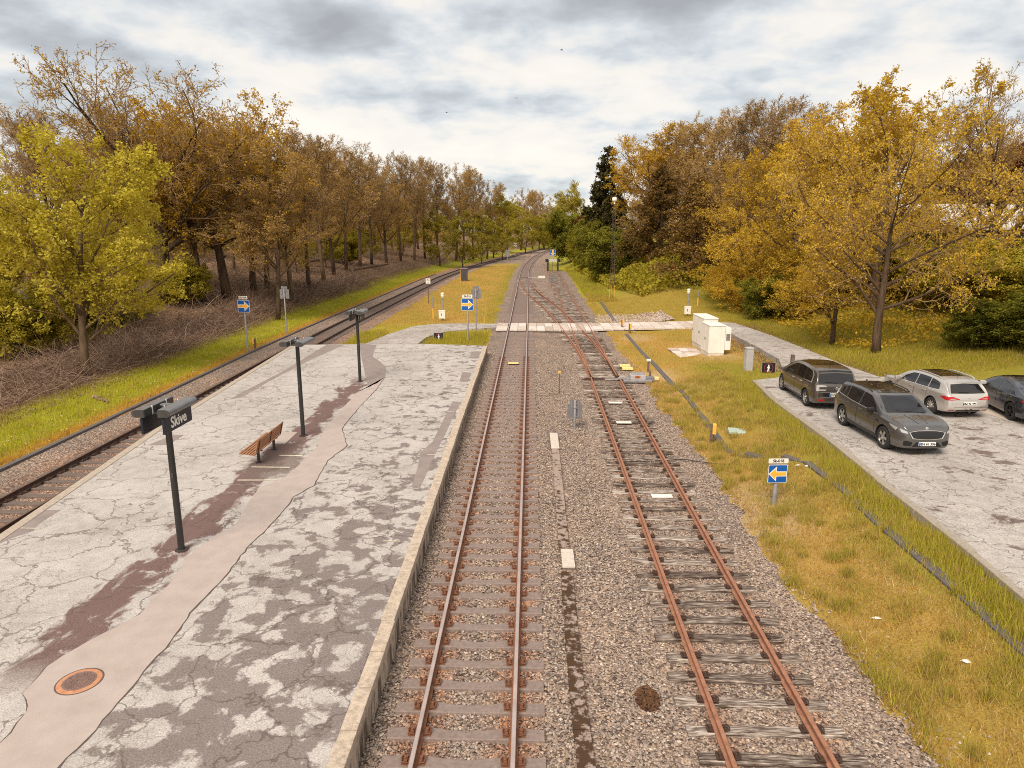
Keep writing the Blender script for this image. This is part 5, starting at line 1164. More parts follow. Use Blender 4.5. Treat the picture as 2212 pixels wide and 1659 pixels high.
for px, Y, top, kind, wx, lb in ((1660, 60, 600, 'green_bush', 1.2, 'round yellow green bush on the grass before the golden tree'), (1600, 66, 590, 'dry_bush', 1.5, 'dry golden bush at the edge of the grass'), (1570, 72, 560, 'dry_bush', 1.4, 'pale golden bush right of the brown conifer'), (1720, 58, 590, 'dry_bush', 1.4, 'golden bush under the golden tree'), (1640, 70, 470, 'dry_bush', 1.2, 'tall golden bush below the bare brown trees'), (2060, 50, 520, 'leafy_bush', 1.8, 'olive bush behind the wide golden oak'), (2140, 47, 520, 'leafy_bush', 1.9, 'large olive bush below the pale roof'), (2215, 44, 540, 'leafy_bush', 1.8, 'olive bush at the right edge below the pale roof'), (1960, 56, 500, 'leafy_bush', 1.4, 'olive bush between the wide oak and the tall golden tree'), (1860, 60, 500, 'dry_bush', 1.4, 'golden bush behind the wide oak trunk'), (1780, 60, 520, 'dry_bush', 1.4, 'golden bush left of the wide oak trunk')):
    tree_px(kind, 'bank_bush', lb, 'bush', px, 0, top, wx, Y=Y, group='bushes on the right bank')
for px, Y, top, lb in ((2100, 38.5, 690, 'dark green hedge bush behind the silver car'), (2165, 37.5, 655, 'dark green hedge bush behind the dark saloon'), (2235, 36.5, 640, 'dark green hedge bush cut by the right edge')):
    tree_px('green_bush', 'hedge_bush', lb, 'hedge', px, 0, top, 1.75, Y=Y, group='dark hedge bushes behind the yard')
tree('pine', 'pine_tree', 'pine with only a few branch tips showing at the top right corner', 'conifer', (26.0, 27.5, .8), 17.5, 1.15, rz=.9)
tree_px('purple_bush', 'copper_beech', 'purple brown tree at the right edge above the pale roof', TD, 2190, 0, 320, 1.2, Y=78)
tree_px('amber_oak', 'oak_tree', 'brownish tree behind the pale roofed building', TD, 2080, 0, 330, 1.3, Y=84); tree_px('gold_tree', 'oak_tree', 'golden tree at the right edge behind the building', TD, 2230, 0, 300, 1.2, Y=88)
# ---------------------------------------------------------------- brambles on the far right bank
def leaf_mass(name, n, sampler, hmax, size, m, label=None):
    x, y = sampler(n); z = hz(x, y); hgt = hmax(x, y) * RNG.uniform(0, 1, len(x)) ** .6
    P = np.stack([x, y, z + hgt], 1); n = len(x); u = RNG.normal(size=(n, 3)); u /= np.linalg.norm(u, axis=1)[:, None]; v = np.cross(u, RNG.normal(size=(n, 3))); v /= np.linalg.norm(v, axis=1)[:, None] + 1e-9
    sz = size * RNG.uniform(.5, 1.4, (n, 1)); a, b = u * sz, v * sz * .7
    V = np.stack([P - a * .5, P + b * .5, P + a * .5, P - b * .5], 1).reshape(-1, 3)
    return tag(link(name, np_mesh(name, V, np.arange(n * 4).reshape(-1, 4), m)), kind='stuff')
def bramble(n):
    y = RNG.uniform(78, 150, n); x0 = np.interp(y, [78, 92, 110, 138, 150], [12.5, 10.4, 9.6, 8.6, 9]); return x0 + 11 * RNG.uniform(0, 1, n) ** 1.3, y
leaf_mass('bramble_undergrowth', 26000, bramble, lambda x, y: np.clip(.5 + .16 * (x - 8) + .7 * np.sin(x * 1.1) * np.sin(y * .55), .2, 2.2), .34, ML_OLV)
leaf_mass('wood_edge_undergrowth', 16000, lambda n: (lambda y: (cen(LT, y) - 15 - 22 * RNG.uniform(0, 1, n), y))(RNG.uniform(38, 62, n)), lambda x, y: .2 + .5 * (np.sin(x * .9 + y * .4) > .1), .22, ML_OLV)
leaf_mass('wood_thicket', 70000, lambda n: (lambda y: (cen(LT, y) - 27 - 45 * RNG.uniform(0, 1, n), y))(RNG.uniform(52, 270, n)), lambda x, y: 5.5 + 3 * np.sin(x * .5 + y * .23) + 1.5 * np.sin(y * .61), .45, ML_BRN)
leaf_mass('wood_thicket', 45000, lambda n: (lambda y: (cen(LT, y) - 34 - 30 * RNG.uniform(0, 1, n), y))(RNG.uniform(70, 300, n)), lambda x, y: 6 + 3 * np.sin(x * .3 + y * .13), .55, ML_GRN)
leaf_mass('wood_thicket', 30000, lambda n: (RNG.uniform(24, 90, n), RNG.uniform(88, 150, n)), lambda x, y: 5 + 2.5 * np.sin(x * .5 + y * .23), .5, ML_BRN)
leaf_mass('bank_undergrowth', 22000, lambda n: (RNG.uniform(20, 46, n), RNG.uniform(42, 76, n)), lambda x, y: .25 + 1.5 * sm(np.sin(x * .7 + 1) * np.cos(y * .6), .0, .8), .2, ML_GOLD)
# ---------------------------------------------------------------- fallen leaves, grass
def blades(name, n, sampler, h0, h1, wd, colf, lean=.35):
    x, y = sampler(n); n = len(x); z = hz(x, y); h = RNG.uniform(h0, h1, n) * (RNG.uniform(.5, 1, n)); a = RNG.uniform(0, 2 * np.pi, n); la = RNG.uniform(0, 2 * np.pi, n); le = np.abs(RNG.normal(0, lean, n)) * h
    c, s_ = np.cos(a) * wd / 2, np.sin(a) * wd / 2; q = RNG.uniform(.6, 1.5, n)
    b1 = np.stack([x - c * q, y - s_ * q, z - .02], 1); b2 = np.stack([x + c * q, y + s_ * q, z - .02], 1); tp = np.stack([x + np.cos(la) * le, y + np.sin(la) * le, z + h], 1)
    col = colf(x, y) * RNG.uniform(.7, 1.35, (n, 1)); dry = RNG.uniform(0, 1, n) < .22; col[dry] = np.array([.50, .34, .12]) * RNG.uniform(.7, 1.2, (dry.sum(), 1))
    return tag(link(name, np_mesh(name, np.stack([b1, b2, tp], 1).reshape(-1, 3), np.arange(n * 3).reshape(-1, 3), M_BLADE, col=np.repeat(col, 3, 0))), kind='stuff')
def m_blade():
    m = bpy.data.materials.new('grass_blade'); m.use_nodes = True; t = NT(m.node_tree); m.node_tree.nodes.clear(); col = t.attr('col')
    d = t.n('ShaderNodeBsdfDiffuse'); t.set(d, 0, col); tl = t.n('ShaderNodeBsdfTranslucent'); t.set(tl, 0, col); mx = t.n('ShaderNodeMixShader'); t.set(mx, 0, .35)
    t.L.new(d.outputs[0], mx.inputs[1]); t.L.new(tl.outputs[0], mx.inputs[2]); t.L.new(mx.outputs[0], t.n('ShaderNodeOutputMaterial').inputs[0]); return m
M_BLADE = m_blade()
gcol = lambda x, y: ground_colour(x, y) * 1.45
def clump(x, y): return np.sin(x * 2.1 + .6 * y) * np.sin(1.7 * y - .8 * x) + .5 * np.sin(x * 5.3) * np.sin(y * 4.1)
def s_right(n):
    y = 6 + 30 * RNG.uniform(0, 1, n) ** 1.2; x = RNG.uniform(5.85, 10.3, n); k = (RNG.uniform(0, 1, n) < .42 + .3 * clump(x, y) + .45 * sm(x, 9.2, 10.1)) & (hz(x, y) > -.21) & ~(np.abs(x - np.interp(y, [6, 18, 21.6, 24, 36], [8.9, 8.97, 8.9, 7.3, 7.45])) < .2)
    return x[k], y[k]
def dry_col(x, y):
    n = len(x); c = clump(x, y) + RNG.normal(0, .45, n) + .9 * sm(x, 8.9, 10.0); pal = np.array([(.46, .275, .06), (.50, .34, .09), (.36, .315, .05), (.62, .47, .26), (.38, .20, .045)])
    k = np.where(c > .55, 2, np.where(RNG.uniform(0, 1, n) < .2, 3, np.where(c < -.35, 4, RNG.integers(0, 2, n)))); return pal[k]
blades('dry_grass', 260000, s_right, .05, .19, .013, dry_col, .8)
def s_tuft(n):
    m = 260; cx = RNG.uniform(6.0, 10.0, m); cy = 7 + 28 * RNG.uniform(0, 1, m); k = RNG.integers(0, m, n); r_ = RNG.uniform(.05, .22, m)
    x = cx[k] + RNG.normal(0, 1, n) * r_[k]; y = cy[k] + RNG.normal(0, 1, n) * r_[k]; q = (hz(x, y) > -.2) & (x < np.interp(y, [6, 12.7, 19, 28.4, 36], [9.1, 9.6, 9.9, 10.2, 10.6])); return x[q], y[q]
blades('grass_tufts', 52000, s_tuft, .14, .36, .013, lambda x, y: np.array([(.40, .35, .05), (.34, .315, .045), (.50, .36, .10)])[RNG.integers(0, 3, len(x))], .45)
def s_kerb(n):
    y = RNG.uniform(8, 33, n); xk = np.interp(y, [6, 12.7, 19, 28.4, 32.5], [9.1, 9.62, 9.95, 10.2, 10.6]); x = xk - np.abs(RNG.normal(0, .45, n)); k = RNG.uniform(0, 1, n) < .6 + .4 * clump(x, y); return x[k], y[k]
blades('kerb_grass', 42000, s_kerb, .18, .45, .014, lambda x, y: np.broadcast_to(np.array([.42, .375, .045]), x.shape + (3,)) * 1.0, .35)
def s_left(n):
    y = 16 + 120 * RNG.uniform(0, 1, n) ** 1.7; x = cen(LT, y) - RNG.uniform(3.2, 8.2, n); k = (RNG.uniform(0, 1, n) < .7 + .3 * clump(x, y)); return x[k], y[k]
blades('verge_grass', 150000, s_left, .12, .32, .022, gcol, .3)
def s_mid(n):
    y = 45.3 + 110 * RNG.uniform(0, 1, n) ** 1.8; x = RNG.uniform(-13, -3, n); hh = hz(x, y); pth = (y > 45.2) & (y < 59) & (x > np.interp(y, [45, 52, 56.3, 57.8, 58.2], [-13.5, -10.8, -9.5, -7.9, -5.2])) & (x < np.interp(y, [45, 50.3, 53.2, 54.5, 56], [-7.6, -7.5, -6.4, -4.9, -2.6])) | ((y > 55.9) & (y < 58.3) & (x > -8))
    k = (hh > -.2) & ~pth & (RNG.uniform(0, 1, n) < .6 + .35 * clump(x, y)); return x[k], y[k]
blades('middle_grass', 130000, s_mid, .10, .26, .024, gcol, .4)
def s_end(n):
    y = 44.9 + 8.2 * RNG.uniform(0, 1, n); x = RNG.uniform(-13.2, -3.1, n); r_ = np.interp(y, [44.5, 45, 50.3, 53.2], [-7.3, -7.6, -7.5, -6.4]); l_ = np.interp(y, [44.5, 47.3, 51.8], [-10.9, -11.3, -10.8]); k = (x > r_ + .1) & (x < -3.2) | (x < l_ - .1) & (hz(x, y) > -.2); return x[k], y[k]
blades('tall_end_grass', 30000, s_end, .25, .6, .024, lambda x, y: np.broadcast_to(np.array([.42, .37, .04]), x.shape + (3,)) * 1.0, .3)
def s_field(n):
    y = RNG.uniform(33.5, 80, n); x = RNG.uniform(5.9, 19, n); pth = (x > np.interp(y, [33, 38.8, 43.5, 48, 53, 56], [12.4, 14, 14.4, 14.5, 14.9, 13.6])) & (x < np.interp(y, [33, 43.5, 49.5, 57.2, 59], [16.9, 17.1, 17.2, 16.8, 14.2])) & (y < 59) | ((y > 54.5) & (y < 59.5) & (x < 14.4)) | ((np.abs(x - 10.2) < 1) & (np.abs(y - 44.6) < 1.9)) | (np.abs(x - 7.4) < .2)
    k = (hz(x, y) > -.2) & ~pth & (RNG.uniform(0, 1, n) < .6 + .35 * clump(x, y)) & ~((y < 33.7) & (x > 10.5)); return x[k], y[k]
blades('field_grass', 120000, s_field, .08, .24, .02, gcol, .5)
blades('bank_grass', 90000, lambda n: (RNG.uniform(16.9, 36, n), RNG.uniform(33.6, 60, n)), .12, .34, .025, gcol, .45)
blades('far_verge_grass', 40000, lambda n: (lambda y: (np.interp(y, [78, 100, 138], [6.6, 6.8, 7]) + 3.2 * RNG.uniform(0, 1, n), y))(RNG.uniform(78, 145, n)), .2, .5, .05, gcol, .4)
def flecks(name, n, sampler, size, cols):
    x, y = sampler(n); n = len(x); z = hz(x, y) + RNG.uniform(.01, .05, n); P = np.stack([x, y, z], 1); u = RNG.normal(size=(n, 3)) * (1, 1, .3); u /= np.linalg.norm(u, axis=1)[:, None]; v = np.cross(u, (0, 0, 1) + RNG.normal(0, .4, (n, 3))); v /= np.linalg.norm(v, axis=1)[:, None]
    sz = size * RNG.uniform(.5, 1.4, (n, 1)); V = np.stack([P - u * sz, P + v * sz * .6, P + u * sz, P - v * sz * .6], 1).reshape(-1, 3); col = np.array(cols)[RNG.integers(0, len(cols), n)]
    return tag(link(name, np_mesh(name, V, np.arange(n * 4).reshape(-1, 4), M_BLADE, col=np.repeat(col, 4, 0))), kind='stuff')
LIT = [(.30, .19, .13), (.21, .125, .08), (.36, .25, .18), (.15, .09, .06), (.42, .31, .24)]
flecks('leaf_litter', 60000, lambda n: (lambda y: (cen(LT, y) - 6.5 - 30 * RNG.uniform(0, 1, n) ** 1.3, y))(18 + 120 * RNG.uniform(0, 1, n) ** 1.4), .075, LIT)
flecks('leaf_litter', 9000, lambda n: (lambda y: (np.interp(y, [33, 43.5, 49.5, 57], [16.9, 17.15, 17.3, 17.2]) + np.abs(RNG.normal(0, .55, n)) - .15, y))(RNG.uniform(33.6, 57.5, n)), .06, LIT)
flecks('leaf_litter', 2200, lambda n: (lambda y: (np.interp(y, [36, 43.5, 49.5], [13.4, 14.3, 14.6]) - np.abs(RNG.normal(0, .5, n)) + .1, y))(RNG.uniform(36, 52, n)), .06, LIT)
flecks('verge_flowers', 900, lambda n: (lambda y: (cen(LT, y) - RNG.uniform(3.3, 5.5, n), y))(RNG.uniform(24, 62, n)), .045, [(.8, .62, .08), (.8, .76, .6), (.75, .6, .12)])
# ---------------------------------------------------------------- brushwood: cut branches heaped along the wood edge
def brush(n, sampler, lo, hi, rad):
    x, y, z0, ang, el = sampler(n); n = len(x); L = RNG.uniform(lo, hi, n); m = 5
    P = np.zeros((n, m, 3)); P[:, 0] = np.stack([x, y, z0], 1); d = np.stack([np.cos(ang) * np.cos(el), np.sin(ang) * np.cos(el), np.sin(el)], 1)
    for k in range(1, m): d = d + RNG.normal(0, .28, (n, 3)); d /= np.linalg.norm(d, axis=1)[:, None]; P[:, k] = P[:, k - 1] + d * (L / (m - 1))[:, None]
    r_ = RNG.uniform(.5, 1.5, n)[:, None] * rad * np.linspace(1, .3, m)[None]; a = np.cross(d, (.3, .2, 1)); a /= np.linalg.norm(a, axis=1)[:, None]; b = np.cross(d, a); b /= np.linalg.norm(b, axis=1)[:, None]
    an = np.arange(3) * 2 * np.pi / 3; ring = np.cos(an)[None, :, None] * a[:, None] + np.sin(an)[None, :, None] * b[:, None]
    V = (P[:, :, None, :] + ring[:, None] * r_[:, :, None, None]).reshape(-1, 3); i, k = np.meshgrid(np.arange(m - 1), np.arange(3), indexing='ij'); k2 = (k + 1) % 3
    f = np.stack([i * 3 + k, i * 3 + k2, (i + 1) * 3 + k2, (i + 1) * 3 + k], -1).reshape(-1, 4); F = (f[None] + (np.arange(n) * m * 3)[:, None, None]).reshape(-1, 4)
    pal = np.array([(.13, .078, .053), (.20, .125, .088), (.27, .175, .125), (.38, .27, .20), (.16, .098, .068)]); col = pal[RNG.integers(0, 5, n)] * RNG.uniform(.8, 1.2, (n, 1)); return V, F, np.repeat(col, m * 3, 0)
def s_brush(n):
    y = 19 + 75 * RNG.uniform(0, 1, n) ** 1.5; w_ = np.interp(y, [19, 36, 55, 95], [6, 5.5, 4.5, 3.5]); q = RNG.uniform(0, 1, n); x = cen(LT, y) - np.interp(y, [19, 30, 45, 95], [8.6, 8.0, 7.2, 6.4]) - w_ * q
    ph = np.sin(np.pi * q) * (.55 + .45 * np.sin(y * .55) * np.sin(y * .21 + 1)) * np.interp(y, [19, 60, 95], [1.35, .9, .7])
    z = hz(x, y) + ph * RNG.uniform(0, 1, n); return x, y, z, RNG.uniform(0, 2 * np.pi, n), RNG.normal(.1, .38, n)
V, F, col = brush(20000, s_brush, .6, 2.2, .011); tag(link('brushwood', np_mesh('brushwood', V, F, M_STONE, col=col)), kind='stuff')
def s_floor(n):
    y = 40 + 130 * RNG.uniform(0, 1, n) ** 1.3; x = cen(LT, y) - 7 - 28 * RNG.uniform(0, 1, n); return x, y, hz(x, y) + .03, RNG.uniform(0, 2 * np.pi, n), RNG.normal(.12, .3, n)
V, F, col = brush(9000, s_floor, .8, 2.8, .02); tag(link('forest_debris', np_mesh('forest_debris', V, F, M_STONE, col=col * 1.15)), kind='stuff')
# fallen logs and cut branches one can tell apart
M_LOG = m_bark('log_bark', (.12, .075, .052), (.26, .18, .13)); M_CUT = worn('cut_wood', (.55, .40, .28), .8)
def log(px0, py0, px1, py1, rad, label):
    a, b = on(px0, py0), on(px1, py1); n = 7; pts = [a.lerp(b, k / (n - 1)) + Vector((random.uniform(-.1, .1), random.uniform(-.1, .1), rad * .6 + random.uniform(-.02, .05))) for k in range(n)]
    t = thing('fallen_log', label, 'log', pts[0]); q = [p - pts[0] for p in pts]
    MB().tube(q, [rad * (1 - .5 * k / (n - 1)) for k in range(n)], 9).build('bark', M_LOG, t, True); MB().tube([q[0] + (q[0] - q[1]).normalized() * .01, q[0] + (q[0] - q[1]).normalized() * .03], rad * .92, 9).build('cut_end', M_CUT, t)
log(640, 572, 745, 555, .26, 'long fallen log lying on the wood floor behind the brushwood'); log(760, 585, 838, 572, .24, 'fallen log pointing down the bank beside the olive bush'); log(620, 560, 660, 566, .22, 'short fallen log left of the long one')
log(205, 815, 300, 765, .10, 'bent branch lying right of the linden trunk'); log(330, 780, 420, 720, .09, 'long pale branch on the brushwood heap'); log(205, 862, 232, 874, .10, 'short freshly cut branch piece lying at the verge')
log(430, 720, 500, 690, .08, 'pale curved branch on the brushwood before plate Sk-014')

# three birds far up in front of the clouds
M_BIRD = mat('bird_dark', (.03, .028, .026), .9)
for k, (px, py, D, lb) in enumerate(((1213, 108, 70, 'highest tiny dark bird against the clouds'), (1115, 212, 80, 'middle tiny bird against the clouds'), (965, 243, 80, 'lowest tiny bird against the clouds'))):
    p = Vector((0, 0, CH)) + ray(px, py).normalized() * D; b = MB()
    b.tube([(-.12, 0, 0), (-.05, 0, .01), (.06, 0, .01), (.16, 0, 0)], [.012, .04, .035, .01], 7)
    for sy in (-1, 1): b.add([(-.04, sy * .02, .02), (.06, sy * .02, .02), (.04, sy * .16, .07), (-.03, sy * .16, .07), (-.05, sy * .30, .03)], [(0, 1, 2, 3), (3, 2, 4)])
    o = b.build('bird', M_BIRD); o.location = p; o.rotation_euler = (0, 0, k * 1.1 + .3); tag(o, lb, 'bird', 'birds in the sky')
# ================================================================ PARKED CARS (x forward from the tail, y left, z up)
def m_paint(name, a, metal=.65, rough=.24):
    def fn(t):
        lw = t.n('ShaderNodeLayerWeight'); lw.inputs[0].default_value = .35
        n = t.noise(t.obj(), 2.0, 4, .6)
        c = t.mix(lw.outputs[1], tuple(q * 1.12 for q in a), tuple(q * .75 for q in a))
        return {'Base Color': c, 'Roughness': t.math('ADD', t.math('MULTIPLY', n, .12), rough - .06), 'Coat Weight': 1.0, 'Coat Roughness': .03}
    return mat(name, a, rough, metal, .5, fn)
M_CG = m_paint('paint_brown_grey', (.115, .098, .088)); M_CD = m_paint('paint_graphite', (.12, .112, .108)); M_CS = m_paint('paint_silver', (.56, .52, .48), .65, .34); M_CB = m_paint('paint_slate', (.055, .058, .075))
M_CGLASS = mat('car_glass', (.012, .011, .012), .04, 0, .7); M_CROOF = mat('glass_roof', (.010, .009, .009), .06, 0, .7); M_TRIMB = mat('black_trim', (.012, .011, .011), .4); M_CHROME = mat('bright_trim', (.72, .68, .64), .22, .8)
M_TYRE = worn('tyre', (.016, .015, .015), .85, var=.2, scale=9, dirt=(.08, .06, .05), amt=.3); M_ALLOY = mat('alloy', (.58, .55, .52), .28, .85); M_ALLOYD = mat('alloy_dark', (.03, .028, .028), .35, .5); M_ARCH = mat('wheel_arch', (.008, .008, .008), .9)
M_TAIL = mat('tail_red', (.42, .012, .012), .15); M_TAILC = mat('tail_clear', (.45, .42, .40), .12, .3); M_HEAD = mat('headlamp', (.55, .55, .55), .08, .5); M_PLATE = mat('plate_white', (.82, .80, .76), .45); M_EU = mat('plate_blue', (.01, .10, .42), .45); M_SEAM = mat('panel_gap', (.008, .008, .008), .8)
def pch(T):
    X = np.array([p[0] for p in T], float); Y = np.array([p[1] for p in T], float); h = np.diff(X); d = np.diff(Y) / h; m = np.zeros(len(X))
    for i in range(1, len(X) - 1):
        if d[i - 1] * d[i] > 0: w1, w2 = 2 * h[i] + h[i - 1], h[i] + 2 * h[i - 1]; m[i] = (w1 + w2) / (w1 / d[i - 1] + w2 / d[i])
    m[0], m[-1] = d[0], d[-1]
    def f(x):
        i = int(np.clip(np.searchsorted(X, x) - 1, 0, len(h) - 1)); t = (x - X[i]) / h[i]; t = min(max(t, 0), 1)
        return (2 * t**3 - 3 * t**2 + 1) * Y[i] + (t**3 - 2 * t**2 + t) * h[i] * m[i] + (-2 * t**3 + 3 * t**2) * Y[i + 1] + (t**3 - t**2) * h[i] * m[i + 1]
    return f
def car(spec, label, pos, heading):
    L, HW, tum = spec['L'], spec['HW'], spec['tum']; T, B, Wf, Zb = pch(spec['top']), pch(spec['belt']), pch(spec['plan']), pch(spec['under'])
    th = thing('parked_car', label, 'car', pos, heading, 'cars parked in the yard')
    u = (1 - np.cos(np.linspace(0, math.pi, 90))) / 2; u = .55 * u + .45 * np.linspace(0, 1, 90); rings = []
    for x in u * L:
        w_ = HW * Wf(x); zb = Zb(x); top = T(x); bt = min(B(x), top - .015); hc = top - bt; hb = bt - zb
        cp = [(0, zb), (.55 * w_, zb), (.90 * w_, zb + .015), (.975 * w_, zb + .13 * hb + .02), (w_, zb + .42 * hb), (.992 * w_, zb + .70 * hb), (.972 * w_, zb + .90 * hb), (.945 * w_, bt), (.935 * w_ - tum * .40 * hc, bt + .36 * hc), (.93 * w_ - tum * .80 * hc, bt + .74 * hc), (.915 * w_ - tum * 1.02 * hc, bt + .92 * hc), (.80 * (w_ - tum * hc), top - .035 * min(1, hc / .3) - .02 * w_ * (hc < .3)), (.42 * w_, top - .006), (0, top)]
        pts = []; n = len(cp)
        for i in range(n - 1):
            p0, p1, p2, p3 = [np.array(cp[max(0, min(n - 1, i + k))]) for k in (-1, 0, 1, 2)]
            for t in (0, .5): pts.append(.5 * ((2 * p1) + (-p0 + p2) * t + (2 * p0 - 5 * p1 + 4 * p2 - p3) * t * t + (-p0 + 3 * p1 - 3 * p2 + p3) * t**3))
        pts.append(np.array(cp[-1])); half = [(x, p[0], p[1]) for p in pts]
        rings.append(half + [(x, -p[0], p[1]) for p in pts[1:-1]][::-1])
    m = len(rings[0]); mb = MB(); mb.add([p for r_ in rings for p in r_], [(i * m + k, i * m + (k + 1) % m, (i + 1) * m + (k + 1) % m, (i + 1) * m + k) for i in range(len(rings) - 1) for k in range(m)] + [tuple(range(m))[::-1], tuple(range((len(rings) - 1) * m, len(rings) * m))])
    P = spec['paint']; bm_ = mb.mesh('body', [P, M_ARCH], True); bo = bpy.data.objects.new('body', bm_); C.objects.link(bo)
    cut = MB(); Ry = Matrix.Rotation(R(90), 3, 'X')
    for ax in spec['axles']:
        for sy in (-1, 1): cut.lathe([(spec['wr'] + .055, -.2), (spec['wr'] + .055, .2)], 36, 1, Ry, (ax, sy * (HW - .06), spec['wr']))
    co = cut.build('cutter', [P, M_ARCH]); md = bo.modifiers.new('b', 'BOOLEAN'); md.object = co; md.operation = 'DIFFERENCE'; md.solver = 'EXACT'
    bpy.context.view_layer.update(); nm = bpy.data.meshes.new_from_object(bo.evaluated_get(bpy.context.evaluated_depsgraph_get()))
    bpy.data.objects.remove(co); bpy.data.objects.remove(bo); nm.set_sharp_from_angle(angle=R(32)); nm.name = 'body'
    body = link('body', nm, th); tree_ = BVHTree.FromPolygons([v.co.copy() for v in bm_.vertices], [tuple(p.vertices) for p in bm_.polygons])
    def hit(mode, a, b, off):
        o, d = {'R': (Vector((a, -3, b)), Vector((0, 1, 0))), 'L': (Vector((a, 3, b)), Vector((0, -1, 0))), 'T': (Vector((a, b, 4)), Vector((0, 0, -1))), 'F': (Vector((L + 2, a, b)), Vector((-1, 0, 0))), 'B': (Vector((-2, a, b)), Vector((1, 0, 0)))}[mode]
        loc, nr, _, _ = tree_.ray_cast(o, d)
        if loc is None: return None
        if nr.dot(d) > 0: nr = -nr
        return loc + nr * off
    def patch(name, mode, lo, hi, m_, off=.004, n=14, k=6, parent=None, both=False):
        """ruled panel between two border polylines, laid on the body surface"""
        def rs(pl):
            pl = np.array(pl, float); d = np.r_[0, np.cumsum(np.linalg.norm(np.diff(pl, axis=0), axis=1))]; t = np.linspace(0, d[-1], n); return np.stack([np.interp(t, d, pl[:, 0]), np.interp(t, d, pl[:, 1])], 1)
        out = []
        for md in ((mode, 'L') if both else (mode,)):
            a, b = rs(lo), rs(hi); V = []; ok = True
            for j in range(k + 1):
                for i in range(n):
                    q = a[i] + (b[i] - a[i]) * j / k; h = hit(md, q[0], q[1], off)
                    if h is None: h = V[-1] if V else Vector((0, 0, .5))
                    V.append(h)
            F = [(j * n + i, j * n + i + 1, (j + 1) * n + i + 1, (j + 1) * n + i) for j in range(k) for i in range(n - 1)]
            out.append(MB().add(V, F).build(name, m_, parent or th, True, 60))
        return out
    for nm_, mode, lo, hi, mt, off, both in spec['patches']:
        mt = {'P': P, 'G': M_CGLASS, 'R': M_CROOF, 'K': M_TRIMB, 'C': M_CHROME, 'T': M_TAIL, 'W': M_TAILC, 'H': M_HEAD, 'S': M_SEAM, 'A': M_ARCH}[mt]
        patch(nm_, mode, lo, hi, mt, off, both=both)
    for lo, hi in spec['doors']:
        c_ = (np.mean([p[0] for p in lo + hi]), np.mean([p[1] for p in lo + hi])); g = lambda pl, s: [(c_[0] + (p[0] - c_[0]) * s[0], c_[1] + (p[1] - c_[1]) * s[1]) for p in pl]
        ds = patch('door', 'R', lo, hi, P, .0045, both=True)
        for d_, md in zip(ds, 'RL'): patch('door_seam', md, g(lo, (1.022, 1.02)), g(hi, (1.022, 1.02)), M_SEAM, .0022, parent=d_)
    for hx, hz_ in spec['handles']:
        for md, sy in (('R', -1), ('L', 1)):
            q = hit(md, hx, hz_, .012)
            MB().bbox(q, (.20, .03, .03), .01).build('handle', spec.get('handle_m', M_CHROME), th)
    # wheels
    wr = spec['wr']; ns = spec['spokes']
    for ax in spec['axles']:
        for sy in (-1, 1):
            M = Matrix.Rotation(R(-90 * sy), 3, 'X'); c_ = (ax, sy * (HW - .125), wr)
            wh = link('wheel', MB().lathe([(wr * .64, -.10), (wr * .90, -.108), (wr * .985, -.085), (wr, -.04), (wr, .04), (wr * .985, .085), (wr * .90, .108), (wr * .66, .10), (wr * .645, .06), (wr * .64, -.10)], 36).mesh('wheel', M_TYRE, True, 40), th); wh.location = c_; wh.rotation_euler = M.to_euler()
            rm = MB(); rm.lathe([(wr * .655, -.02), (wr * .665, .092), (wr * .62, .095), (wr * .60, .03), (wr * .60, -.02)], 36); rim = rm.build('rim', M_ALLOY if not spec.get('dark_rim') else M_ALLOYD, wh, True)
            dk = MB(); dk.lathe([(wr * .61, .008), (wr * .60, .02), (.01, .025)], 24); dk.build('brake_disc', M_ARCH, wh)
            sp_ = MB()
            for k in range(ns):
                a = 2 * math.pi * k / ns
                for da in ((-.11, .11) if ns <= 6 and not spec.get('single') else (0,)):
                    Mk = Matrix.Rotation(a + da, 3, 'Z'); sp_.prism([(.03, -.022), (wr * .63, -.030), (wr * .63, .020), (.03, .024)], .03, 0, Mk, Mk @ Vector((0, 0, .055)))
            sp_.lathe([(.07, .05), (.07, .095), (.05, .10)], 14); sp_.build('spokes', M_ALLOY if not spec.get('dark_rim') else M_ALLOYD, wh)
    # mirrors
    mx, mz = spec['mirror']
    for sy, md in ((-1, 'R'), (1, 'L')):
        q = hit(md, mx, mz, 0); e = MB(); e.bbox((0, 0, 0), (.13, .24, .155), .05); o = e.build('mirror', spec.get('mirror_m', P), th, True, 50); o.location = (q.x + .02, sy * (abs(q.y) + .15), mz + .05)
        MB().tube([(0, -sy * .08, -.05), (.03, -sy * .19, -.09)], .025, 6).build('mirror_arm', M_TRIMB, o)
    if spec.get('rails'):
        x0, x1, rm_ = spec['rails']
        for sy, md in ((-1, 'T'), (1, 'T')):
            pts = []
            for k in range(11):
                x = x0 + (x1 - x0) * k / 10; yy = sy * (HW * Wf(x) * .93 - tum * (T(x) - B(x)) * 1.02 - .03); q = hit('T', x, yy, 0)
                pts.append((x, yy, (q.z if q else 1.4) + (.045 if 0 < k < 10 else .0)))
            MB().tube(pts, .02, 7).build('roof_rail', rm_, th)
    if spec.get('aerial'): x = spec['aerial']; q = hit('T', x, 0, 0); MB().prism([(-.09, 0), (.09, 0), (-.05, .075)], .03, 0, Matrix(((1, 0, 0), (0, 0, 1), (0, 1, 0))), (x, -.015, q.z - .01)).build('aerial', P, th)
    if spec.get('rod'): x = spec['rod']; q = hit('T', x, 0, 0); MB().tube([(x, 0, q.z - .01), (x - .12, 0, q.z + .17)], .007, 5).build('aerial', M_TRIMB, th)
    txt, end, pz = spec.get('plate', (None, 0, 0))
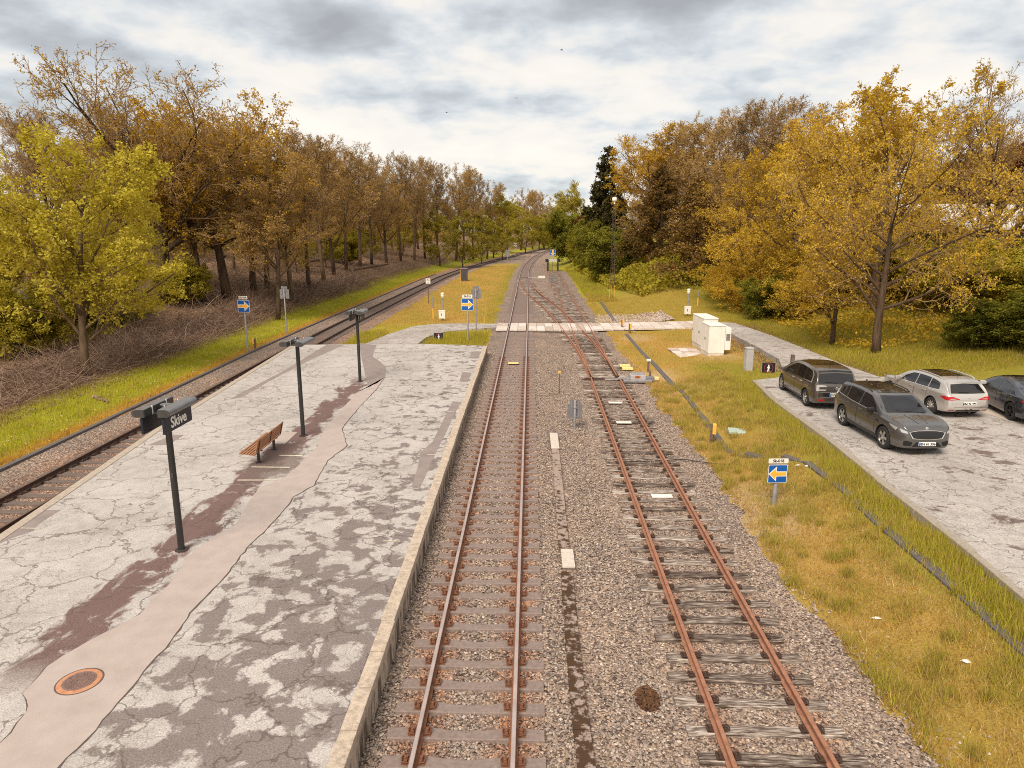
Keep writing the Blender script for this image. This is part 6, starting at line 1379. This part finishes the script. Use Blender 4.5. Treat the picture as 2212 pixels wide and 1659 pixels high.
    if txt is not None:
        q = hit(end, 0, pz, .0); sg = 1 if end == 'F' else -1; px = q.x + sg * .018
        Mp = (Matrix.Rotation(R(90), 4, 'Z') if end == 'F' else Matrix.Rotation(R(-90), 4, 'Z')) @ FACE
        pl_ = MB().bbox((px, 0, pz), (.03, .53, .12), .004).build('number_plate', M_PLATE, th); MB().box((px + sg * .0165, -sg * .238, pz), (.003, .045, .108)).build('country_strip', M_EU, pl_)
        if txt: lettering(txt, .108, M_BLACK, pl_, Matrix.Translation((px + sg * .018, sg * .02, pz)) @ Mp, .0025)
    if spec.get('emblem'):
        end, ez, r_ = spec['emblem']; q = hit(end, 0, ez, .004); sg = 1 if end == 'F' else -1
        MB().lathe([(r_, -.006), (r_, .006), (r_ * .8, .012), (r_ * .3, .008)], 20, 0, Matrix.Rotation(R(90 * sg), 3, 'Y'), q).build('emblem', M_CHROME, th, True, 40)
    if spec.get('wiper'):
        mode, pts = spec['wiper']; pp = [hit(mode, a, b, .014) for a, b in pts]; MB().tube([p for p in pp if p], .011, 5).build('wiper', M_TRIMB, th)
    return th, hit
def off(pl, dz): return [(a, b + dz) for a, b in pl]
# ---- graphite SUV, nose to the camera
suv = dict(L=4.65, HW=.94, tum=.36, wr=.37, paint=M_CD, axles=(.98, 3.75), spokes=5,
  top=[(0, .60), (.03, .86), (.10, 1.0), (.22, 1.22), (.42, 1.47), (.62, 1.575), (1.1, 1.61), (1.8, 1.62), (2.3, 1.595), (2.62, 1.54), (3.0, 1.36), (3.42, 1.13), (3.55, 1.09), (4.0, 1.04), (4.35, .985), (4.52, .92), (4.60, .80), (4.65, .60)],
  belt=[(0, .55), (.06, .88), (.2, 1.02), (.6, 1.08), (1.5, 1.04), (2.6, 1.0), (3.4, .985), (4.0, .955), (4.4, .89), (4.55, .80), (4.65, .56)],
  plan=[(0, .74), (.06, .85), (.25, .93), (.7, .985), (1.6, 1), (3.2, 1), (3.9, .985), (4.3, .92), (4.5, .82), (4.6, .71), (4.65, .60)],
  under=[(0, .42), (.1, .30), (.5, .23), (1, .2), (3.8, .2), (4.3, .22), (4.6, .26), (4.65, .32)],
  patches=[
   ('windscreen', 'T', [(3.40, -.66), (3.46, -.3), (3.47, 0), (3.46, .3), (3.40, .66)], [(2.66, -.54), (2.70, -.3), (2.71, 0), (2.70, .3), (2.66, .54)], 'G', .005, False),
   ('glass_roof', 'T', [(2.5, -.52), (2.52, 0), (2.5, .52)], [(.85, -.52), (.85, 0), (.85, .52)], 'R', .005, False),
   ('front_side_window', 'R', [(2.02, 1.055), (2.6, 1.03), (3.16, 1.035)], [(2.02, 1.49), (2.5, 1.455), (2.95, 1.22)], 'G', .005, True),
   ('rear_side_window', 'R', [(1.12, 1.085), (1.6, 1.07), (1.95, 1.06)], [(1.10, 1.49), (1.6, 1.51), (1.95, 1.495)], 'G', .005, True),
   ('quarter_window', 'R', [(.56, 1.15), (.85, 1.105), (1.06, 1.09)], [(.62, 1.36), (.85, 1.44), (1.04, 1.485)], 'G', .005, True),
   ('window_trim', 'R', [(.45, 1.12), (1.5, 1.055), (3.25, 1.015)], [(.45, 1.14), (1.5, 1.07), (3.25, 1.03)], 'C', .007, True),
   ('sill_trim', 'R', [(1.42, .27), (2.4, .25), (3.30, .27)], [(1.42, .38), (2.4, .36), (3.30, .38)], 'K', .004, True),
   ('rear_window', 'B', [(-.56, 1.08), (0, 1.09), (.56, 1.08)], [(-.46, 1.42), (0, 1.45), (.46, 1.42)], 'G', .005, False),
   ('grille', 'F', [(-.44, .60), (-.2, .575), (0, .57), (.2, .575), (.44, .60)], [(-.54, .775), (-.3, .815), (0, .82), (.3, .815), (.54, .775)], 'K', .012, False),
   ('grille_surround', 'F', [(-.47, .585), (-.2, .558), (0, .553), (.2, .558), (.47, .585)], [(-.57, .78), (-.3, .83), (0, .837), (.3, .83), (.57, .78)], 'C', .006, False),
   ('lower_intake', 'F', [(-.46, .33), (0, .325), (.46, .33)], [(-.34, .47), (0, .475), (.34, .47)], 'A', .008, False),
   ('corner_intake', 'F', [(-.70, .36), (-.62, .355), (-.50, .36)], [(-.70, .50), (-.62, .52), (-.46, .47)], 'A', .008, False),
   ('corner_intake', 'F', [(.50, .36), (.62, .355), (.70, .36)], [(.46, .47), (.62, .52), (.70, .50)], 'A', .008, False),
   ('tail_lamp', 'B', [(-.80, .86), (-.6, .86), (-.4, .88)], [(-.78, .96), (-.6, .97), (-.4, .95)], 'T', .006, False), ('tail_lamp', 'B', [(.4, .88), (.6, .86), (.80, .86)], [(.4, .95), (.6, .97), (.78, .96)], 'T', .006, False)],
  doors=[([(2.02, .40), (2.7, .40), (3.20, .42)], [(2.02, 1.01), (2.7, .995), (3.22, .975)]), ([(1.36, .50), (1.5, .41), (1.97, .40)], [(1.10, 1.04), (1.5, 1.025), (1.97, 1.012)])],
  handles=[(2.2, .93), (1.32, .95)], mirror=(3.0, 1.06), mirror_m=M_TRIMB, handle_m=M_CD, rails=(.75, 2.35, M_TRIMB), aerial=.75, plate=('EH 61 556', 'F', .42), emblem=('F', .885, .05), wiper=('T', [(3.45, .55), (3.40, 0), (3.36, -.35)]))
hd = math.atan2(-2.82, .10)
def place(hv, cx, cy, L): return Vector((cx - hv.x * L / 2, cy - hv.y * L / 2, ZY + .004))
hv = Vector((.035, -.999, 0)); pos = Vector((12.32, 23.36, 0)) - hv * 2.365; s1, h1 = car(suv, 'graphite grey sports utility car parked nose towards the camera, plate EH 61 556', Vector((pos.x, pos.y, ZY + .004)), math.atan2(hv.y, hv.x))
# headlamps wrap the corner: top projected
def corner_lamp(th, hit, pts_lo, pts_hi, m_, name, mode='F', n=10, k=4, off_=.007):
    V = []
    for j in range(k + 1):
        for i in range(n):
            f = i / (n - 1); a = np.array([np.interp(f, np.linspace(0, 1, len(pts_lo)), [p[c] for p in pts_lo]) for c in (0, 1)]); b = np.array([np.interp(f, np.linspace(0, 1, len(pts_hi)), [p[c] for p in pts_hi]) for c in (0, 1)]); q = a + (b - a) * j / k
            h = hit(mode, q[0], q[1], off_); V.append(h if h else V[-1])
    return MB().add(V, [(j * n + i, j * n + i + 1, (j + 1) * n + i + 1, (j + 1) * n + i) for j in range(k) for i in range(n - 1)]).build(name, m_, th, True, 60)
for sg in (-1, 1):
    corner_lamp(s1, h1, [(sg * .60, .735), (sg * .76, .76)], [(sg * .62, .80), (sg * .78, .865)], M_HEAD, 'headlamp'); 
    md = 'R' if sg < 0 else 'L'; corner_lamp(s1, h1, [(4.33, .78), (4.06, .88)], [(4.36, .88), (4.0, .925)], M_HEAD, 'headlamp', md)
    corner_lamp(s1, h1, [(3.40, .80), (3.30, .82)], [(3.42, .86), (3.28, .88)], M_TRIMB, 'fender_badge', md)
for yy in (-.22, .22):
    V = [h1('T', 3.62 + .07 * k, yy * (1 - .035 * k), .006) for k in range(11)]; MB().tube(V, .012, 6).build('bonnet_crease', M_CD, s1)
# ---- brown grey people carrier, tail to the camera
mpv = dict(L=4.60, HW=.913, tum=.26, wr=.345, paint=M_CG, axles=(.86, 3.72), spokes=5, single=True,
  top=[(0, .62), (.03, .92), (.08, 1.06), (.22, 1.34), (.36, 1.53), (.52, 1.595), (1.0, 1.63), (1.9, 1.645), (2.5, 1.60), (2.95, 1.48), (3.5, 1.18), (3.8, 1.04), (4.1, .96), (4.4, .84), (4.54, .72), (4.60, .55)],
  belt=[(0, .57), (.05, .93), (.16, 1.03), (.6, 1.04), (1.5, 1.02), (2.5, .98), (3.4, .94), (4.0, .88), (4.4, .77), (4.6, .50)],
  plan=[(0, .80), (.05, .88), (.2, .94), (.7, .985), (1.6, 1), (3.2, 1), (3.8, .97), (4.2, .88), (4.45, .74), (4.6, .55)],
  under=[(0, .40), (.08, .30), (.5, .22), (1, .19), (3.8, .19), (4.3, .22), (4.6, .32)],
  patches=[
   ('rear_window', 'B', [(-.70, 1.075), (0, 1.06), (.70, 1.075)], [(-.63, 1.43), (0, 1.47), (.63, 1.43)], 'G', .006, False),
   ('spoiler', 'B', [(-.65, 1.475), (0, 1.515), (.65, 1.475)], [(-.62, 1.515), (0, 1.555), (.62, 1.515)], 'K', .012, False),
   ('glass_roof', 'T', [(2.5, -.58), (2.55, 0), (2.5, .58)], [(1.15, -.58), (1.15, 0), (1.15, .58)], 'R', .006, False),
   ('windscreen', 'T', [(3.62, -.60), (3.72, 0), (3.62, .60)], [(2.75, -.58), (2.8, 0), (2.75, .58)], 'G', .005, False),
   ('front_side_window', 'R', [(2.18, 1.035), (2.6, 1.02), (3.12, 1.015)], [(2.18, 1.49), (2.5, 1.46), (2.92, 1.29)], 'G', .006, True),
   ('rear_side_window', 'R', [(1.28, 1.06), (1.7, 1.05), (2.10, 1.04)], [(1.28, 1.50), (1.7, 1.51), (2.10, 1.495)], 'G', .006, True),
   ('quarter_window', 'R', [(.56, 1.09), (.9, 1.075), (1.22, 1.06)], [(.60, 1.44), (.9, 1.485), (1.22, 1.50)], 'G', .006, True),
   ('corner_window', 'R', [(3.2, 1.01), (3.4, 1.0), (3.62, .99)], [(3.02, 1.24), (3.2, 1.14), (3.5, 1.03)], 'G', .006, True),
   ('bright_arch', 'R', [(.40, 1.075), (.46, 1.44), (.75, 1.535), (1.7, 1.565), (2.5, 1.515), (3.1, 1.27), (3.66, 1.005)], [(.50, 1.075), (.55, 1.42), (.8, 1.495), (1.7, 1.522), (2.45, 1.475), (3.02, 1.255), (3.58, 1.0)], 'C', .009, True),
   ('bright_arch', 'R', [(.36, 1.04), (.7, 1.035), (1.25, 1.025)], [(.42, 1.085), (.7, 1.07), (1.25, 1.04)], 'C', .009, True),
   ('tail_lamp', 'B', [(-.78, .80), (-.6, .80), (-.44, .80)], [(-.78, .86), (-.6, .86), (-.40, .86)], 'W', .008, False), ('tail_lamp', 'B', [(-.78, .94), (-.6, .95), (-.40, .95)], [(-.76, 1.02), (-.6, 1.02), (-.40, 1.0)], 'W', .008, False), ('tail_lamp', 'B', [(-.79, .80), (-.74, .80), (-.68, .80)], [(-.76, 1.02), (-.74, 1.02), (-.68, 1.02)], 'W', .010, False),
   ('tail_lamp', 'B', [(.44, .80), (.6, .80), (.78, .80)], [(.40, .86), (.6, .86), (.78, .86)], 'W', .008, False), ('tail_lamp', 'B', [(.40, .95), (.6, .95), (.78, .94)], [(.40, 1.0), (.6, 1.02), (.76, 1.02)], 'W', .008, False), ('tail_lamp', 'B', [(.68, .80), (.74, .80), (.79, .80)], [(.68, 1.02), (.74, 1.02), (.76, 1.02)], 'W', .010, False),
   ('tailgate_recess', 'B', [(-.52, .585), (0, .57), (.52, .585)], [(-.52, .725), (0, .725), (.52, .725)], 'K', .004, False),
   ('chrome_strip', 'B', [(-.66, .735), (0, .735), (.66, .735)], [(-.66, .752), (0, .752), (.66, .752)], 'C', .009, False), ('chrome_strip', 'B', [(-.64, .545), (0, .53), (.64, .545)], [(-.64, .568), (0, .553), (.64, .568)], 'C', .009, False),
   ('fog_lamp', 'B', [(-.70, .41), (-.6, .405), (-.46, .41)], [(-.70, .46), (-.6, .465), (-.46, .46)], 'T', .008, False), ('fog_lamp', 'B', [(.46, .41), (.6, .405), (.70, .41)], [(.46, .46), (.6, .465), (.70, .46)], 'T', .008, False),
   ('sill_trim', 'R', [(1.30, .27), (2.4, .25), (3.28, .27)], [(1.30, .33), (2.4, .31), (3.28, .33)], 'K', .004, True)],
  doors=[([(2.14, .36), (2.7, .36), (3.24, .38)], [(2.14, 1.0), (2.7, .985), (3.22, .965)]), ([(1.26, .48), (1.4, .37), (2.09, .36)], [(1.24, 1.015), (1.4, 1.01), (2.09, 1.0)])],
  handles=[(2.32, .90), (1.42, .92)], mirror=(3.18, 1.02), mirror_m=M_CG, rod=.9, plate=('DW 51 720', 'B', .65), emblem=('B', .89, .06), wiper=('B', [(-.02, 1.10), (.2, 1.115), (.45, 1.12)]))
hv = Vector((.02, .9998, 0)); pos = Vector((12.03, 28.98, 0)) - hv * 2.29; car(mpv, 'brown grey people carrier with pale window arch and black glass roof, tail to the camera', Vector((pos.x, pos.y, ZY + .004)), math.atan2(hv.y, hv.x))
# ---- silver estate
est = dict(L=4.58, HW=.90, tum=.34, wr=.33, paint=M_CS, axles=(.90, 3.63), spokes=10,
  top=[(0, .58), (.03, .80), (.10, .93), (.24, 1.10), (.45, 1.31), (.62, 1.395), (1.1, 1.45), (1.9, 1.47), (2.4, 1.44), (2.75, 1.345), (3.2, 1.10), (3.42, .99), (3.8, .93), (4.2, .86), (4.45, .77), (4.54, .66), (4.58, .52)],
  belt=[(0, .54), (.06, .82), (.2, .93), (.7, .95), (1.6, .93), (2.6, .91), (3.3, .89), (4.0, .83), (4.4, .74), (4.58, .48)],
  plan=[(0, .80), (.05, .88), (.2, .945), (.7, .99), (1.6, 1), (3.2, 1), (3.8, .98), (4.2, .90), (4.45, .76), (4.58, .58)],
  under=[(0, .38), (.08, .28), (.5, .2), (1, .17), (3.8, .17), (4.3, .2), (4.58, .3)],
  patches=[
   ('rear_window', 'B', [(-.66, .965), (0, .955), (.66, .965)], [(-.54, 1.255), (0, 1.285), (.54, 1.255)], 'G', .006, False),
   ('glass_roof', 'T', [(2.4, -.50), (2.45, 0), (2.4, .50)], [(1.05, -.50), (1.05, 0), (1.05, .50)], 'R', .006, False),
   ('windscreen', 'T', [(3.22, -.62), (3.32, 0), (3.22, .62)], [(2.58, -.52), (2.62, 0), (2.58, .52)], 'G', .005, False),
   ('front_side_window', 'R', [(2.08, .965), (2.5, .95), (3.02, .945)], [(2.08, 1.345), (2.4, 1.32), (2.80, 1.14)], 'G', .006, True),
   ('rear_side_window', 'R', [(1.28, .985), (1.7, .975), (2.02, .968)], [(1.28, 1.345), (1.7, 1.355), (2.02, 1.348)], 'G', .006, True),
   ('quarter_window', 'R', [(.62, 1.03), (.9, 1.0), (1.22, .988)], [(.70, 1.25), (.9, 1.305), (1.22, 1.34)], 'G', .006, True),
   ('window_trim', 'R', [(.48, 1.0), (1.3, .955), (3.12, .915)], [(.48, 1.022), (1.3, .972), (3.12, .930)], 'C', .008, True),
   ('tail_lamp', 'B', [(-.83, .72), (-.6, .73), (-.36, .745)], [(-.80, .86), (-.6, .85), (-.36, .765)], 'T', .008, False), ('tail_lamp', 'B', [(.36, .745), (.6, .73), (.83, .72)], [(.36, .765), (.6, .85), (.80, .86)], 'T', .008, False),
   ('tail_lamp', 'R', [(.12, .72), (.25, .76), (.42, .80)], [(.12, .86), (.25, .86), (.42, .82)], 'T', .008, True),
   ('tail_lamp_inner', 'B', [(-.72, .755), (-.6, .76), (-.5, .765)], [(-.72, .785), (-.6, .785), (-.5, .78)], 'W', .011, False), ('tail_lamp_inner', 'B', [(.5, .765), (.6, .76), (.72, .755)], [(.5, .78), (.6, .785), (.72, .785)], 'W', .011, False),
   ('tailgate_seam', 'B', [(-.56, .455), (0, .445), (.56, .455)], [(-.56, .463), (0, .453), (.56, .463)], 'S', .004, False), ('tailgate_seam', 'B', [(-.40, .735), (0, .735), (.40, .735)], [(-.40, .742), (0, .742), (.40, .742)], 'S', .004, False),
   ('bumper_insert', 'B', [(-.5, .30), (0, .295), (.5, .30)], [(-.44, .355), (0, .36), (.44, .355)], 'K', .006, False),
   ('reflector', 'B', [(-.76, .33), (-.65, .325), (-.54, .33)], [(-.76, .35), (-.65, .35), (-.54, .348)], 'T', .008, False), ('reflector', 'B', [(.54, .33), (.65, .325), (.76, .33)], [(.54, .348), (.65, .35), (.76, .35)], 'T', .008, False)],
  doors=[([(2.05, .34), (2.6, .33), (3.16, .35)], [(2.05, .935), (2.6, .925), (3.14, .905)]), ([(1.26, .46), (1.4, .35), (2.0, .34)], [(1.24, .945), (1.4, .945), (2.0, .937)])],
  handles=[(2.24, .83), (1.40, .845)], mirror=(3.0, .95), mirror_m=M_CS, handle_m=M_CS, rails=(.75, 2.35, M_CHROME), rod=.85, plate=('BZ 92 494', 'B', .605), emblem=('B', .80, .045), wiper=('B', [(-.02, .99), (.18, 1.0), (.36, 1.0)]))
hv = Vector((-.07, .9975, 0)); pos = Vector((16.42, 25.6, 0)); s3, h3 = car(est, 'silver estate car with red tail lamps, plate BZ 92 494 and a tow hook', Vector((pos.x, pos.y, ZY + .004)), math.atan2(hv.y, hv.x))
MB().tube([(.05, 0, .30), (-.10, 0, .27), (-.13, 0, .33), (-.13, 0, .40)], .022, 8).lathe([(.01, .39), (.032, .405), (.032, .43), (.01, .445)], 10, 0, None, (-.13, 0, 0)).build('tow_hook', M_IRON, s3)
# ---- slate saloon with a fast tail
sal = dict(L=4.69, HW=.925, tum=.40, wr=.34, paint=M_CB, axles=(.99, 3.86), spokes=5, dark_rim=True, single=True,
  top=[(0, .62), (.03, .84), (.10, .985), (.25, 1.02), (.55, 1.10), (1.1, 1.29), (1.7, 1.405), (2.2, 1.44), (2.6, 1.41), (3.0, 1.28), (3.5, 1.01), (3.65, .96), (4.0, .90), (4.35, .80), (4.58, .66), (4.69, .48)],
  belt=[(0, .56), (.06, .86), (.2, .955), (.7, .96), (1.6, .925), (2.6, .895), (3.5, .875), (4.1, .81), (4.5, .66), (4.69, .44)],
  plan=[(0, .76), (.06, .86), (.25, .94), (.8, .99), (1.6, 1), (3.2, 1), (3.9, .975), (4.3, .89), (4.55, .74), (4.69, .55)],
  under=[(0, .36), (.08, .26), (.5, .19), (1, .16), (3.8, .16), (4.4, .19), (4.69, .28)],
  patches=[
   ('glass_roof', 'T', [(2.62, -.48), (2.66, 0), (2.62, .48)], [(.55, -.50), (.50, 0), (.55, .50)], 'R', .006, False),
   ('windscreen', 'T', [(3.38, -.64), (3.5, 0), (3.38, .64)], [(2.72, -.52), (2.76, 0), (2.72, .52)], 'G', .005, False),
   ('front_side_window', 'R', [(2.12, .945), (2.6, .93), (3.16, .925)], [(2.12, 1.335), (2.5, 1.30), (2.96, 1.09)], 'G', .006, True),
   ('rear_side_window', 'R', [(1.28, .975), (1.7, .96), (2.04, .95)], [(1.32, 1.23), (1.7, 1.31), (2.04, 1.335)], 'G', .006, True),
   ('quarter_window', 'R', [(.92, .99), (1.05, .985), (1.22, .978)], [(1.0, 1.05), (1.1, 1.11), (1.25, 1.195)], 'G', .006, True),
   ('window_trim', 'R', [(.82, .975), (1.6, .942), (3.26, .902)], [(.82, .99), (1.6, .957), (3.26, .915)], 'K', .008, True),
   ('tail_lamp', 'R', [(.10, .82), (.2, .83), (.38, .84)], [(.10, .93), (.2, .92), (.30, .90)], 'T', .008, True),
   ('tail_lamp', 'B', [(-.78, .80), (-.6, .82), (-.42, .84)], [(-.76, .93), (-.6, .92), (-.42, .88)], 'T', .008, False), ('tail_lamp', 'B', [(.42, .84), (.6, .82), (.78, .80)], [(.42, .88), (.6, .92), (.76, .93)], 'T', .008, False),
   ('bumper_insert', 'B', [(-.6, .30), (0, .29), (.6, .30)], [(-.55, .40), (0, .40), (.55, .40)], 'K', .006, False)],
  doors=[([(2.08, .32), (2.7, .31), (3.32, .33)], [(2.08, .915), (2.7, .905), (3.28, .885)]), ([(1.34, .50), (1.45, .34), (2.03, .32)], [(1.22, .935), (1.45, .93), (2.03, .918)])],
  handles=[(2.26, .82), (1.42, .84)], handle_m=M_CB, mirror=(3.06, .94), mirror_m=M_GPOST, plate=('', 'B', .62))
hv = Vector((.155, .988, 0)); rt = Vector((.988, -.155, 0)); pos = Vector((17.96, 25.57, 0)) + rt * .86 - hv * .99; car(sal, 'dark slate saloon with black wheels cut by the right edge', Vector((pos.x, pos.y, ZY + .004)), math.atan2(hv.y, hv.x))
